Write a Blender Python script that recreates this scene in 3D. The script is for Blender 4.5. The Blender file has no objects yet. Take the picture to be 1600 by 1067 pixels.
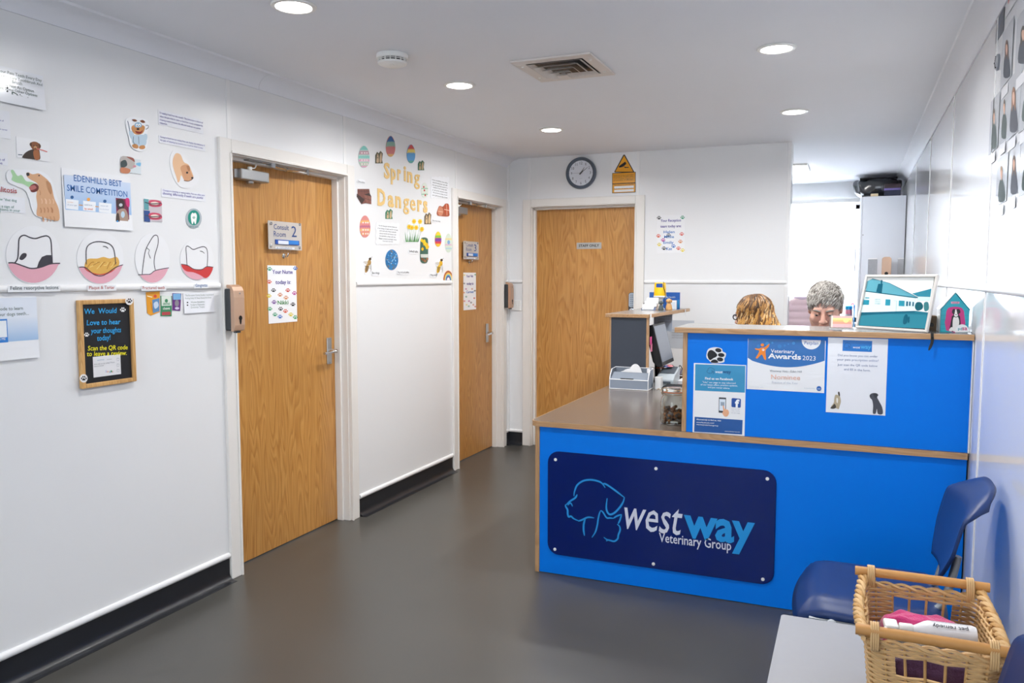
import bpy, bmesh, math, random
import numpy as np
from mathutils import Vector, Matrix
from mathutils.geometry import tessellate_polygon
R = math.radians
random.seed(7)
SC = bpy.context.scene
COL = SC.collection
# ------------------------------------------------------------------ camera
CAM = Vector((2.6712, 0.0, 1.4311)); FPX = 1249.64; YAW = -0.4019; PITCH = -0.0816
cd = bpy.data.cameras.new('camera'); cam = bpy.data.objects.new('camera', cd); COL.objects.link(cam)
cam.location = CAM; cam.rotation_euler = (math.pi/2 + PITCH, 0, -YAW)
cd.sensor_width = 36; cd.lens = FPX*36/1600; cd.clip_start = 0.02
SC.camera = cam
# ------------------------------------------------------------------ world, daylight, exposure
w = bpy.data.worlds.new('world'); SC.world = w; w.use_nodes = True
bg = w.node_tree.nodes['Background']; bg.inputs[0].default_value = (0.80, 0.89, 1.0, 1); bg.inputs[1].default_value = 1.6
SC.view_settings.view_transform = 'Standard'; SC.view_settings.look = 'None'
SC.view_settings.gamma = 1.0; SC.view_settings.use_curve_mapping = False
SC.view_settings.exposure = 0.22
def area_light(name, loc, rot, sx, sy, power, col):
    l = bpy.data.lights.new(name, 'AREA'); l.shape = 'RECTANGLE'; l.size = sx; l.size_y = sy; l.energy = power; l.color = col
    o = bpy.data.objects.new(name, l); COL.objects.link(o); o.location = loc; o.rotation_euler = rot
    return o
# daylight outside the rear office window (shines -y) and outside the shop front behind the camera (shines +y)
area_light('daylight_rear_window', (2.05, 9.75, 1.55), (R(-90), 0, 0), 2.4, 1.9, 1120, (0.86, 0.93, 1.0))
area_light('daylight_shop_front', (1.5, -2.95, 1.45), (R(90), 0, 0), 2.6, 1.9, 45, (0.84, 0.92, 1.0))
LAMP_W = 6.6
# ------------------------------------------------------------------ helpers
def lin(c):
    c = c/255.0
    return c/12.92 if c <= 0.04045 else ((c+0.055)/1.055)**2.4
def rgb(h):
    if isinstance(h, str):
        h = h.lstrip('#'); h = [int(h[i:i+2], 16) for i in (0, 2, 4)]
    return (lin(h[0]), lin(h[1]), lin(h[2]), 1.0)
MATS = {}
def mat(name, col='#ffffff', rough=0.5, metal=0.0, spec=0.5, coat=0.0, emit=None, es=0.0, trans=0.0, ior=1.45, alpha=1.0, var=0.0, vscale=8.0, bump=0.0, bscale=60.0, sheen=0.0):
    if name in MATS: return MATS[name]
    m = bpy.data.materials.new(name); m.use_nodes = True; MATS[name] = m
    nt = m.node_tree; b = nt.nodes['Principled BSDF']
    b.inputs['Base Color'].default_value = rgb(col); b.inputs['Roughness'].default_value = rough
    b.inputs['Metallic'].default_value = metal; b.inputs['Specular IOR Level'].default_value = spec
    b.inputs['Coat Weight'].default_value = coat; b.inputs['Coat Roughness'].default_value = 0.08
    b.inputs['Transmission Weight'].default_value = trans; b.inputs['IOR'].default_value = ior
    b.inputs['Alpha'].default_value = alpha; b.inputs['Sheen Weight'].default_value = sheen
    if emit: b.inputs['Emission Color'].default_value = rgb(emit); b.inputs['Emission Strength'].default_value = es
    if var > 0 or bump > 0:
        tc = nt.nodes.new('ShaderNodeTexCoord')
        n = nt.nodes.new('ShaderNodeTexNoise'); n.inputs['Scale'].default_value = vscale; n.inputs['Detail'].default_value = 4
        nt.links.new(tc.outputs['Object'], n.inputs['Vector'])
        if var > 0:
            mr = nt.nodes.new('ShaderNodeMapRange'); mr.inputs[3].default_value = 1-var; mr.inputs[4].default_value = 1+var
            hs = nt.nodes.new('ShaderNodeHueSaturation'); hs.inputs['Color'].default_value = rgb(col)
            nt.links.new(n.outputs['Fac'], mr.inputs[0]); nt.links.new(mr.outputs[0], hs.inputs['Value'])
            nt.links.new(hs.outputs[0], b.inputs['Base Color'])
        if bump > 0:
            n2 = nt.nodes.new('ShaderNodeTexNoise'); n2.inputs['Scale'].default_value = bscale; n2.inputs['Detail'].default_value = 3
            nt.links.new(tc.outputs['Object'], n2.inputs['Vector'])
            bp = nt.nodes.new('ShaderNodeBump'); bp.inputs['Strength'].default_value = bump; bp.inputs['Distance'].default_value = 0.01
            nt.links.new(n2.outputs['Fac'], bp.inputs['Height']); nt.links.new(bp.outputs[0], b.inputs['Normal'])
    return m
def ramp(nt, stops):
    r = nt.nodes.new('ShaderNodeValToRGB'); e = r.color_ramp.elements
    while len(e) > 1: e.remove(e[0])
    e[0].position = stops[0][0]; e[0].color = rgb(stops[0][1])
    for p, c in stops[1:]:
        x = e.new(p); x.color = rgb(c)
    return r
def oak_mat(name, axis, base, dark, light, rough=0.33, scale=1.0):
    """straight-grained wood with cathedral figure; grain runs along `axis`"""
    if name in MATS: return MATS[name]
    m = bpy.data.materials.new(name); m.use_nodes = True; MATS[name] = m
    nt = m.node_tree; b = nt.nodes['Principled BSDF']; L = nt.links.new
    tc = nt.nodes.new('ShaderNodeTexCoord')
    mp = nt.nodes.new('ShaderNodeMapping'); s = [9.0*scale]*3; s['xyz'.index(axis)] = 1.15*scale
    mp.inputs['Scale'].default_value = s; L(tc.outputs['Object'], mp.inputs['Vector'])
    n1 = nt.nodes.new('ShaderNodeTexNoise'); n1.inputs['Scale'].default_value = 1.0; n1.inputs['Detail'].default_value = 1.5; n1.inputs['Distortion'].default_value = 0.25
    L(mp.outputs[0], n1.inputs['Vector'])
    mul = nt.nodes.new('ShaderNodeMath'); mul.operation = 'MULTIPLY'; mul.inputs[1].default_value = 16.0; L(n1.outputs['Fac'], mul.inputs[0])
    fr = nt.nodes.new('ShaderNodeMath'); fr.operation = 'FRACT'; L(mul.outputs[0], fr.inputs[0])
    rp = ramp(nt, [(0.0, dark), (0.35, base), (0.8, light), (1.0, dark)]); L(fr.outputs[0], rp.inputs[0])
    mp2 = nt.nodes.new('ShaderNodeMapping'); s2 = [190.0*scale]*3; s2['xyz'.index(axis)] = 6.0*scale
    mp2.inputs['Scale'].default_value = s2; L(tc.outputs['Object'], mp2.inputs['Vector'])
    n2 = nt.nodes.new('ShaderNodeTexNoise'); n2.inputs['Scale'].default_value = 1.0; n2.inputs['Detail'].default_value = 3; L(mp2.outputs[0], n2.inputs['Vector'])
    r2 = ramp(nt, [(0.3, dark), (0.55, light)]); L(n2.outputs['Fac'], r2.inputs[0])
    mx = nt.nodes.new('ShaderNodeMix'); mx.data_type = 'RGBA'; mx.inputs['Factor'].default_value = 0.45
    L(rp.outputs[0], mx.inputs[6]); L(r2.outputs[0], mx.inputs[7]); 
    n3 = nt.nodes.new('ShaderNodeTexNoise'); n3.inputs['Scale'].default_value = 1.3; L(tc.outputs['Object'], n3.inputs['Vector'])
    mr = nt.nodes.new('ShaderNodeMapRange'); mr.inputs[1].default_value = .3; mr.inputs[2].default_value = .7; mr.inputs[3].default_value = 0.9; mr.inputs[4].default_value = 1.08; L(n3.outputs['Fac'], mr.inputs[0])
    hs = nt.nodes.new('ShaderNodeHueSaturation'); L(mx.outputs[2], hs.inputs['Color']); L(mr.outputs[0], hs.inputs['Value'])
    L(hs.outputs[0], b.inputs['Base Color']); b.inputs['Roughness'].default_value = rough
    bp = nt.nodes.new('ShaderNodeBump'); bp.inputs['Strength'].default_value = 0.08; bp.inputs['Distance'].default_value = 0.002
    L(n2.outputs['Fac'], bp.inputs['Height']); L(bp.outputs[0], b.inputs['Normal'])
    return m
class MB:
    """mesh builder in world coordinates"""
    def __init__(s): s.v = []; s.f = []; s.m = []; s.mats = []; s.cm = 0
    def use(s, m):
        if m not in s.mats: s.mats.append(m)
        s.cm = s.mats.index(m); return s
    def add(s, vs, fs):
        o = len(s.v); s.v += [tuple(map(float, v)) for v in vs]; s.f += [tuple(i+o for i in f) for f in fs]; s.m += [s.cm]*len(fs); return s
    def box(s, x0, x1, y0, y1, z0, z1):
        return s.add([(x0,y0,z0),(x1,y0,z0),(x1,y1,z0),(x0,y1,z0),(x0,y0,z1),(x1,y0,z1),(x1,y1,z1),(x0,y1,z1)],
                     [(0,3,2,1),(4,5,6,7),(0,1,5,4),(1,2,6,5),(2,3,7,6),(3,0,4,7)])
    def obox(s, c, size, M=None):
        M = M or Matrix.Identity(3); c = Vector(c); h = [k/2 for k in size]
        vs = [c + M @ Vector((sx*h[0], sy*h[1], sz*h[2])) for sz in (-1,1) for sx, sy in ((-1,-1),(1,-1),(1,1),(-1,1))]
        return s.add(vs, [(0,3,2,1),(4,5,6,7),(0,1,5,4),(1,2,6,5),(2,3,7,6),(3,0,4,7)])
    def prism(s, pts, d):
        """polygon (world pts) extruded by vector d (d points to the viewer side)"""
        pts = [Vector(p) for p in pts]; d = Vector(d); n = len(pts)
        nr = Vector((0,0,0))
        for i in range(n): nr += pts[i].cross(pts[(i+1) % n])
        if nr.dot(d) < 0: pts.reverse()
        tri = tessellate_polygon([pts])
        tt = []
        for a, b_, c in tri:
            if (pts[b_]-pts[a]).cross(pts[c]-pts[a]).dot(d) < 0: a, c = c, a
            tt.append((a, b_, c))
        vs = pts + [p+d for p in pts]
        fs = [(a+n, b_+n, c+n) for a, b_, c in tt] + [(c, b_, a) for a, b_, c in tt]
        fs += [(i, (i+1) % n, (i+1) % n+n, i+n) for i in range(n)]
        return s.add(vs, fs)
    def flat(s, pts, nrm):
        """single-sided print"""
        pts = [Vector(p) for p in pts]; nrm = Vector(nrm)
        tt = []
        for a, b_, c in tessellate_polygon([pts]):
            if (pts[b_]-pts[a]).cross(pts[c]-pts[a]).dot(nrm) < 0: a, c = c, a
            tt.append((a, b_, c))
        return s.add(pts, tt)
    def tube(s, pts, r, k=8, closed=False, cap=True, flat=1.0, up=None):
        pts = [Vector(p) for p in pts]; n = len(pts); rs = r if isinstance(r, (list, tuple)) else [r]*n
        vs = []; prev = None
        for i, p in enumerate(pts):
            a = pts[(i-1) % n] if (closed or i > 0) else p; b_ = pts[(i+1) % n] if (closed or i < n-1) else p
            t = (b_-a)
            if t.length < 1e-9: t = Vector((0,0,1))
            t.normalize()
            if prev is None:
                ref = Vector(up) if up else (Vector((0,0,1)) if abs(t.z) < .9 else Vector((1,0,0)))
            else: ref = prev
            u = (ref - t*ref.dot(t))
            if u.length < 1e-6: u = t.orthogonal()
            u.normalize(); prev = u; w_ = t.cross(u)
            for j in range(k):
                an = 2*math.pi*j/k
                vs.append(p + (u*math.cos(an)*flat + w_*math.sin(an))*rs[i])
        fs = []
        for i in range(n if closed else n-1):
            for j in range(k):
                a = i*k+j; b_ = i*k+(j+1) % k; c = ((i+1) % n)*k+(j+1) % k; d = ((i+1) % n)*k+j
                fs.append((a, b_, c, d))
        if cap and not closed: fs += [tuple(range(k-1, -1, -1)), tuple(range((n-1)*k, n*k))]
        return s.add(vs, fs)
    def lathe(s, prof, c, k=24, axis=(0,0,1), sx=1.0, ring=False):
        """prof: (radius, height) list, along axis from c"""
        ax = Vector(axis).normalized(); u = ax.orthogonal().normalized(); w_ = ax.cross(u); c = Vector(c)
        vs = []; fs = []; n = len(prof)
        for r, h in prof:
            for j in range(k):
                an = 2*math.pi*j/k; vs.append(c + ax*h + (u*math.cos(an)*sx + w_*math.sin(an))*max(r, 1e-5))
        for i in range(n if ring else n-1):
            q = (i+1) % n
            for j in range(k): fs.append((i*k+j, i*k+(j+1) % k, q*k+(j+1) % k, q*k+j))
        if not ring: fs += [tuple(range(k-1, -1, -1)), tuple(range((n-1)*k, n*k))]
        return s.add(vs, fs)
    def grid(s, fn, nu, nv, thick=None):
        """fn(u,v)->world point; optional closed shell of thickness vector fn2"""
        vs = [fn(i/nu, j/nv) for j in range(nv+1) for i in range(nu+1)]
        fs = [(j*(nu+1)+i, j*(nu+1)+i+1, (j+1)*(nu+1)+i+1, (j+1)*(nu+1)+i) for j in range(nv) for i in range(nu)]
        return s.add(vs, fs)
    def ball(s, c, r, k=12, sc=(1,1,1)):
        c = Vector(c); vs = [c+Vector((0,0,r*sc[2]))]; fs = []; nr = k//2
        for i in range(1, nr):
            th = math.pi*i/nr
            for j in range(k):
                ph = 2*math.pi*j/k; vs.append(c+Vector((r*sc[0]*math.sin(th)*math.cos(ph), r*sc[1]*math.sin(th)*math.sin(ph), r*sc[2]*math.cos(th))))
        vs.append(c-Vector((0,0,r*sc[2])))
        for j in range(k): fs.append((0, 1+j, 1+(j+1) % k))
        for i in range(nr-2):
            for j in range(k): fs.append((1+i*k+j, 1+(i+1)*k+j, 1+(i+1)*k+(j+1) % k, 1+i*k+(j+1) % k))
        l = len(vs)-1; o = 1+(nr-2)*k
        for j in range(k): fs.append((l, o+(j+1) % k, o+j))
        return s.add(vs, fs)
    def build(s, name, m=None, parent=None, origin=None, smooth=None, bevel=None, seg=2, kind=None):
        me = bpy.data.meshes.new(name)
        if parent is not None: org = Vector(parent['_o'])
        elif origin is not None: org = Vector(origin)
        else:
            xs = list(zip(*s.v)); org = Vector(((min(xs[0])+max(xs[0]))/2, (min(xs[1])+max(xs[1]))/2, min(xs[2])))
        me.from_pydata([(v[0]-org.x, v[1]-org.y, v[2]-org.z) for v in s.v], [], s.f)
        if m is not None: me.materials.append(m)
        else:
            for q in s.mats: me.materials.append(q)
            me.polygons.foreach_set('material_index', s.m)
        if smooth is not None:
            me.polygons.foreach_set('use_smooth', [True]*len(me.polygons))
            me.set_sharp_from_angle(angle=R(smooth))
        me.validate(); me.update()
        o = bpy.data.objects.new(name, me); COL.objects.link(o)
        o['_o'] = tuple(org)
        if parent is not None: o.parent = parent
        else: o.location = org
        if bevel:
            bv = o.modifiers.new('bevel', 'BEVEL'); bv.width = bevel; bv.segments = seg; bv.limit_method = 'ANGLE'; bv.angle_limit = R(40)
        if kind: o['kind'] = kind
        return o
def tag(o, label, cat, group=None):
    o['label'] = label; o['category'] = cat
    if group: o['group'] = group
    return o
def thing(name, loc, label, cat, group=None):
    o = bpy.data.objects.new(name, None); COL.objects.link(o); o.location = loc; o['_o'] = tuple(loc); o.empty_display_size = .05
    return tag(o, label, cat, group)
def struct(o): o['kind'] = 'structure'; return o
def sempty(name, loc):
    o = bpy.data.objects.new(name, None); COL.objects.link(o); o.location = loc; o['_o'] = tuple(loc); o.empty_display_size = .05; o['kind'] = 'structure'; return o
def dup(o, loc=None, parent=None):
    c = o.copy(); COL.objects.link(c)
    if parent is not None: c.parent = parent
    if loc is not None: c.location = loc; c['_o'] = tuple(loc)
    for ch in list(o.children): dup(ch, None, c)
    return c
def B(x0, x1, y0, y1, z0, z1): return MB().box(x0, x1, y0, y1, z0, z1)
# measured-plane helper: a photograph pixel is carried onto a real plane of the room
_fw = Vector((math.sin(YAW)*math.cos(PITCH), math.cos(YAW)*math.cos(PITCH), math.sin(PITCH)))
_rt = Vector((math.cos(YAW), -math.sin(YAW), 0)); _up = _rt.cross(_fw)
class Plane:
    def __init__(s, p, n):
        s.p = Vector(p); s.n = Vector(n).normalized()
    def at(s, u, v, lift=0.0):
        d = _fw + _rt*((u-800)/FPX) + _up*((533.5-v)/FPX)
        t = (s.p-CAM).dot(s.n)/d.dot(s.n)
        return CAM + d*t + s.n*lift
class Crop:
    """pixel coordinates read off an enlarged crop of the photograph"""
    def __init__(s, plane, ox, oy, sc): s.pl = plane; s.ox = ox; s.oy = oy; s.sc = sc; s.n = plane.n
    def __call__(s, u, v, lift=0.0): return s.pl.at(s.ox+u/s.sc, s.oy+v/s.sc, lift)
    def on(s, plane): return Crop(plane, s.ox, s.oy, s.sc)
def smooth_path(pts, n=6, closed=False):
    P = [Vector(p) for p in pts]; out = []; N = len(P)
    for i in range(N if closed else N-1):
        g = (lambda k: P[k % N]) if closed else (lambda k: P[max(0, min(N-1, k))])
        a, b_, c, d = g(i-1), g(i), g(i+1), g(i+2)
        for j in range(n):
            t = j/n
            out.append(.5*((2*b_) + (c-a)*t + (2*a-5*b_+4*c-d)*t*t + (3*b_-a-3*c+d)*t**3))
    if not closed: out.append(P[-1])
    return out
def ellipse(cx, cy, rx, ry, n=24, rot=0, a0=0, a1=360):
    o = []
    m_ = n if a1-a0 >= 360 else n+1
    for i in range(m_):
        t = R(a0+(a1-a0)*i/n); x = rx*math.cos(t); y = ry*math.sin(t)
        o.append((cx+x*math.cos(rot)-y*math.sin(rot), cy+x*math.sin(rot)+y*math.cos(rot)))
    return o
# text is queued and turned into meshes in one pass at the end
TQ = []
def text(root, s, p0, p1, n, m, cap=None, shear=0.0, bold=0.0, lift=0.0006, name='lettering', ext=0.0):
    """s set from world point p0 to p1 (baseline), facing n; cap = capital height in metres"""
    TQ.append(dict(root=root, s=s, p0=Vector(p0), p1=Vector(p1), n=Vector(n).normalized(), m=m, cap=cap, shear=shear, bold=bold, lift=lift, name=name, ext=ext))
def flush_text():
    objs = []
    for q in TQ:
        c = bpy.data.curves.new('t', 'FONT'); c.body = q['s']; c.shear = q['shear']; c.offset = q['bold']; c.resolution_u = 2; c.fill_mode = 'FRONT' if q['ext'] == 0 else 'BOTH'; c.extrude = q['ext']
        o = bpy.data.objects.new('t', c); COL.objects.link(o); objs.append(o)
    bpy.context.view_layer.update(); dg = bpy.context.evaluated_depsgraph_get()
    groups = {}
    for q, o in zip(TQ, objs):
        me = bpy.data.meshes.new_from_object(o.evaluated_get(dg))
        vs = [v.co.copy() for v in me.vertices]; fs = [tuple(p.vertices) for p in me.polygons]
        bpy.data.meshes.remove(me)
        if not vs: continue
        x0 = min(v.x for v in vs); x1 = max(v.x for v in vs)
        r_ = q['p1']-q['p0']; W = r_.length; r_.normalize(); up_ = q['n'].cross(r_)
        if up_.z < 0: pass
        sx = W/max(x1-x0, 1e-6); sy = sx if q['cap'] is None else q['cap']/0.70
        wv = [q['p0'] + r_*((v.x-x0)*sx) + up_*(v.y*sy) + q['n']*(q['lift']+v.z) for v in vs]
        ff = []
        for f in fs:
            a, b_, c = wv[f[0]], wv[f[1]], wv[f[2]]
            ff.append(f if q['ext'] or (b_-a).cross(c-a).dot(q['n']) >= 0 else tuple(reversed(f)))
        key = (q['root'].name, q['name'])
        if key not in groups: groups[key] = (q['root'], q['name'], MB())
        mb = groups[key][2]; mb.use(q['m']).add(wv, ff)
    for o in objs:
        c = o.data; bpy.data.objects.remove(o); bpy.data.curves.remove(c)
    for root, name, mb in groups.values(): mb.build(name, None, root)
# ------------------------------------------------------------------ setting materials
M_wall = mat('wall_panel_white', '#e9eaec', 0.30, var=0.012, vscale=1.5, bump=0.015, bscale=5)
M_gloss = mat('wall_panel_gloss', '#e6e8ec', 0.09, spec=0.62, bump=0.02, bscale=2.2)
M_strip = mat('white_pvc_strip', '#eeeeef', 0.28)
M_ceil = mat('ceiling_paint', '#eceef4', 0.75, var=0.02, vscale=2)
M_paint = mat('white_gloss_paint', '#eae7e3', 0.32, var=0.02, vscale=6, bump=0.03, bscale=25)
M_skirt = mat('skirting_vinyl', '#23252a', 0.30, var=0.12, vscale=20)
M_core = mat('wall_core', '#d8d6d2', 0.8)
def floor_mat():
    m = bpy.data.materials.new('floor_vinyl'); m.use_nodes = True; nt = m.node_tree; b = nt.nodes['Principled BSDF']; L = nt.links.new
    tc = nt.nodes.new('ShaderNodeTexCoord')
    n1 = nt.nodes.new('ShaderNodeTexNoise'); n1.inputs['Scale'].default_value = 420; n1.inputs['Detail'].default_value = 2; L(tc.outputs['Object'], n1.inputs['Vector'])
    r1 = ramp(nt, [(0.30, '#3c3a37'), (0.5, '#4c4a46'), (0.72, '#615f5a')]); L(n1.outputs['Fac'], r1.inputs[0])
    n2 = nt.nodes.new('ShaderNodeTexNoise'); n2.inputs['Scale'].default_value = 2.2; n2.inputs['Detail'].default_value = 5; L(tc.outputs['Object'], n2.inputs['Vector'])
    r2 = ramp(nt, [(0.3, '#454440'), (0.7, '#53514c')]); L(n2.outputs['Fac'], r2.inputs[0])
    mx = nt.nodes.new('ShaderNodeMix'); mx.data_type = 'RGBA'; mx.inputs['Factor'].default_value = 0.55
    L(r1.outputs[0], mx.inputs[6]); L(r2.outputs[0], mx.inputs[7]); L(mx.outputs[2], b.inputs['Base Color'])
    mr = nt.nodes.new('ShaderNodeMapRange'); mr.inputs[3].default_value = 0.26; mr.inputs[4].default_value = 0.40; L(n2.outputs['Fac'], mr.inputs[0]); L(mr.outputs[0], b.inputs['Roughness'])
    bp = nt.nodes.new('ShaderNodeBump'); bp.inputs['Strength'].default_value = 0.12; bp.inputs['Distance'].default_value = 0.002; L(n1.outputs['Fac'], bp.inputs['Height']); L(bp.outputs[0], b.inputs['Normal'])
    return m
M_floor = floor_mat()
M_oak_door = oak_mat('oak_veneer', 'z', '#bf8644', '#a56d31', '#cc9856', 0.30)
M_oak_edge = oak_mat('oak_edging', 'x', '#b58b62', '#a17a50', '#c29a70', 0.4, 1.6)
M_oak_edge_y = oak_mat('oak_edging_y', 'y', '#b58b62', '#a17a50', '#c29a70', 0.4, 1.6)
M_oak_edge_z = oak_mat('oak_edging_z', 'z', '#b58b62', '#a17a50', '#c29a70', 0.4, 1.6)
M_steel = mat('satin_steel', '#b9babb', 0.28, metal=1.0)
M_chrome = mat('chrome', '#d5d8dc', 0.08, metal=1.0)
M_alu = mat('aluminium', '#a9abad', 0.38, metal=0.9)
M_black = mat('black_plastic', '#131417', 0.4)
M_white = mat('white_plastic', '#eeeeec', 0.35)
# ------------------------------------------------------------------ room shell
XR = 3.11; YB = 6.211; YF = 9.05; Y0 = -2.4; ZC = 2.40
struct(B(-0.3, 3.4, Y0-.2, YF+.3, -0.08, 0).build('floor', M_floor, origin=(0, 0, 0)))
struct(B(-0.3, 3.4, Y0-.2, YF+.3, ZC, ZC+.1).build('ceiling', M_ceil, origin=(0, 0, 0)))
A1, A2, B1_, B2_ = 2.942, 3.861, 5.242, 6.060
DH = 1.997
mb = MB()
for y0, y1 in ((Y0, A1-.012), (A2+.012, B1_-.012), (B2_+.012, YB+.15)): mb.box(-.16, -.006, y0, y1, 0, ZC)
for y0, y1 in ((A1-.012, A2+.012), (B1_-.012, B2_+.012)): mb.box(-.16, -.006, y0, y1, DH+.012, ZC)
wl = struct(mb.build('wall_left', M_core, origin=(0, 0, 0)))
# cladding panels and joint strips of the left wall
for y0, y1, z0, z1 in ((Y0, .60, .12, 1.38), (.60, 1.74, .12, 1.38), (1.74, A1-.02, .12, 1.38), (A2+.02, B1_-.02, .12, 1.38),
                       (Y0, .60, 1.39, 2.36), (.60, 1.74, 1.39, 2.36), (1.74, A1-.004, 1.39, 2.36), (A1+.008, A2-.008, DH+.02, 2.36),
                       (A2+.004, B1_-.004, 1.39, 2.36), (B1_+.008, YB, DH+.02, 2.36), (B2_+.02, YB, .12, 1.38), (B2_+.02, YB, 1.39, DH+.02)):
    B(-.006, 0, y0, y1, z0, z1).build('panel', M_wall, wl)
for y, z0 in ((.60, .13), (1.74, .13), (A1+.002, DH+.06), (A2-.002, DH+.06), (B1_+.002, DH+.06)):
    B(-.006, .003, y-.012, y+.012, z0, 2.345).build('joint_strip', M_strip, wl, bevel=.0015)
B(-.006, .012, YB-.03, YB, .13, 2.35).build('corner_strip', M_strip, wl, bevel=.002)
def half_round(p0, p1, nrm, h=.026, d=.012, k=7):
    """rail of half-round section from p0 to p1 (bottom line)"""
    p0 = Vector(p0); p1 = Vector(p1); nrm = Vector(nrm); mb = MB(); vs = []
    for p in (p0, p1):
        for j in range(k+1):
            t = math.pi*j/k; vs.append(p + Vector((0, 0, h*(.5-.5*math.cos(t)))) + nrm*(d*math.sin(t)**.6 if 0 < j < k else 0))
    n = k+1; fs = [(j, j+1, j+1+n, j+n) for j in range(k)] + [tuple(range(n)), tuple(range(2*n-1, n-1, -1))]
    return mb.add(vs, fs)
def fixn(o):
    bm = bmesh.new(); bm.from_mesh(o.data); bmesh.ops.recalc_face_normals(bm, faces=bm.faces); bm.to_mesh(o.data); bm.free(); return o
tn = [0]
def trim(mb, m, smooth=35):
    tn[0] += 1; return struct(fixn(mb.build('trim_%d' % tn[0], m, smooth=smooth)))
for y0, y1 in ((Y0, 2.855), (3.95, 5.158), (6.14, YB-.03)): trim(half_round((0, y0, 1.373), (0, y1, 1.373), (1, 0, 0)), M_strip)
for x0, x1 in ((.012, .130), (1.163, 2.222)): trim(half_round((x0, YB, 1.373), (x1, YB, 1.373), (0, -1, 0)), M_strip)
# coving
def coving(side, y0, y1):
    sx = 1 if side == 'l' else -1; X = 0 if side == 'l' else XR; vs = []
    prof = [(0, 2.328), (.006, 2.328)] + [(.006+.074*(1-math.cos(R(a))), 2.328+.064*math.sin(R(a))) for a in range(0, 91, 15)] + [(.085, 2.40), (0, 2.40)]
    mb = MB(); n = len(prof)
    for y in (y0, y1): vs += [(X+sx*a, y, z) for a, z in prof]
    fs = [(j, (j+1) % n, (j+1) % n+n, j+n) for j in range(n)] + [tuple(range(n)), tuple(range(2*n-1, n-1, -1))]
    return mb.add(vs, fs)
for y0, y1 in ((Y0, 3.149), (3.151, YB)): trim(coving('l', y0, y1), M_ceil)
for y0, y1 in ((Y0, 4.2), (4.202, YF)): trim(coving('r', y0, y1), M_ceil)
# coved vinyl skirting with white capping strip
def skirting(name, p0, p1, nrm):
    p0 = Vector(p0); p1 = Vector(p1); nrm = Vector(nrm)
    prof = [(0, .106), (.004, .106), (.004, .034)] + [(.004+.032*(1-math.cos(R(a))), .034-.032*math.sin(R(a))) for a in (15, 30, 45, 60, 75, 90)] + [(.05, .0012), (.05, 0), (0, 0)]
    vs = []; n = len(prof)
    for p in (p0, p1): vs += [p + nrm*a + Vector((0, 0, z)) for a, z in prof]
    fs = [(j, (j+1) % n, (j+1) % n+n, j+n) for j in range(n)] + [tuple(range(n)), tuple(range(2*n-1, n-1, -1))]
    o = struct(fixn(MB().add(vs, fs).build(name, M_skirt, smooth=40)))
    fixn(half_round(p0+Vector((0, 0, .105)), p1+Vector((0, 0, .105)), nrm, .026, .014).build('capping', M_strip, o, smooth=35))
for y0, y1 in ((Y0, 2.864), (3.950, 5.160), (6.142, YB)): skirting('baseboard_left', (0, y0, 0), (0, y1, 0), (1, 0, 0))
for x0, x1 in ((.0, .130), (1.163, 2.231)): skirting('baseboard_back', (x0, YB, 0), (x1, YB, 0), (0, -1, 0))
skirting('baseboard_right', (XR, Y0, 0), (XR, 3.50, 0), (-1, 0, 0))
# back wall with staff door opening
L1, L2 = .206, 1.086; XE = 2.231
mb = MB(); mb.box(-.16, L1-.012, YB+.006, YB+.15, 0, ZC); mb.box(L2+.012, XE, YB+.006, YB+.15, 0, ZC); mb.box(L1-.012, L2+.012, YB+.006, YB+.15, DH+.012, ZC)
wb = struct(mb.build('wall_back', M_core, origin=(0, YB, 0)))
for x0, x1, z0, z1 in ((0, L1-.02, .12, 1.38), (0, .178, 1.39, ZC), (.19, 1.095, DH+.02, ZC), (L2+.02, XE-.02, .12, 1.38), (1.108, XE-.02, 1.39, ZC)):
    B(x0, x1, YB, YB+.006, z0, z1).build('panel', M_wall, wb)
for x in (.184, 1.101): B(x-.011, x+.011, YB-.003, YB+.006, DH+.055, ZC).build('joint_strip', M_strip, wb, bevel=.0015)
B(XE-.022, XE+.004, YB-.004, YB+.154, 0, ZC).build('corner_strip', M_strip, wb, bevel=.002)
# right wall: glossy panels, joint strips, rail
wr = struct(B(XR+.006, XR+.16, Y0, YF+.15, 0, ZC).build('wall_right', M_core, origin=(XR, 0, 0)))
ys = [Y0, -.70, .60, 1.95, 3.305, 4.60, 5.90, 7.20, YF]
for a, b_ in zip(ys[:-1], ys[1:]):
    for z0, z1 in ((0.0, 1.385), (1.395, 2.36)): B(XR, XR+.006, a+.004, b_-.004, z0, z1).build('panel', M_gloss, wr)
for y in ys[1:-1]: B(XR-.003, XR+.006, y-.010, y+.010, .0, 2.345).build('joint_strip', M_strip, wr, bevel=.0015)
trim(half_round((XR, Y0, 1.373), (XR, 8.5, 1.373), (-1, 0, 0), .028, .010), M_strip)
# rear office: far wall with the daylight window, left side wall
mb = MB(); WX0, WX1, WZ0, WZ1 = 1.15, 2.72, .95, 2.17
mb.box(.9, WX0, YF, YF+.15, 0, ZC); mb.box(WX1, 3.3, YF, YF+.15, 0, ZC); mb.box(WX0, WX1, YF, YF+.15, 0, WZ0); mb.box(WX0, WX1, YF, YF+.15, WZ1, ZC)
struct(mb.build('wall_far', M_wall, origin=(2, YF, 0)))
struct(B(.85, .9, YB+.15, YF+.15, 0, ZC).build('wall_office', M_wall))
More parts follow.
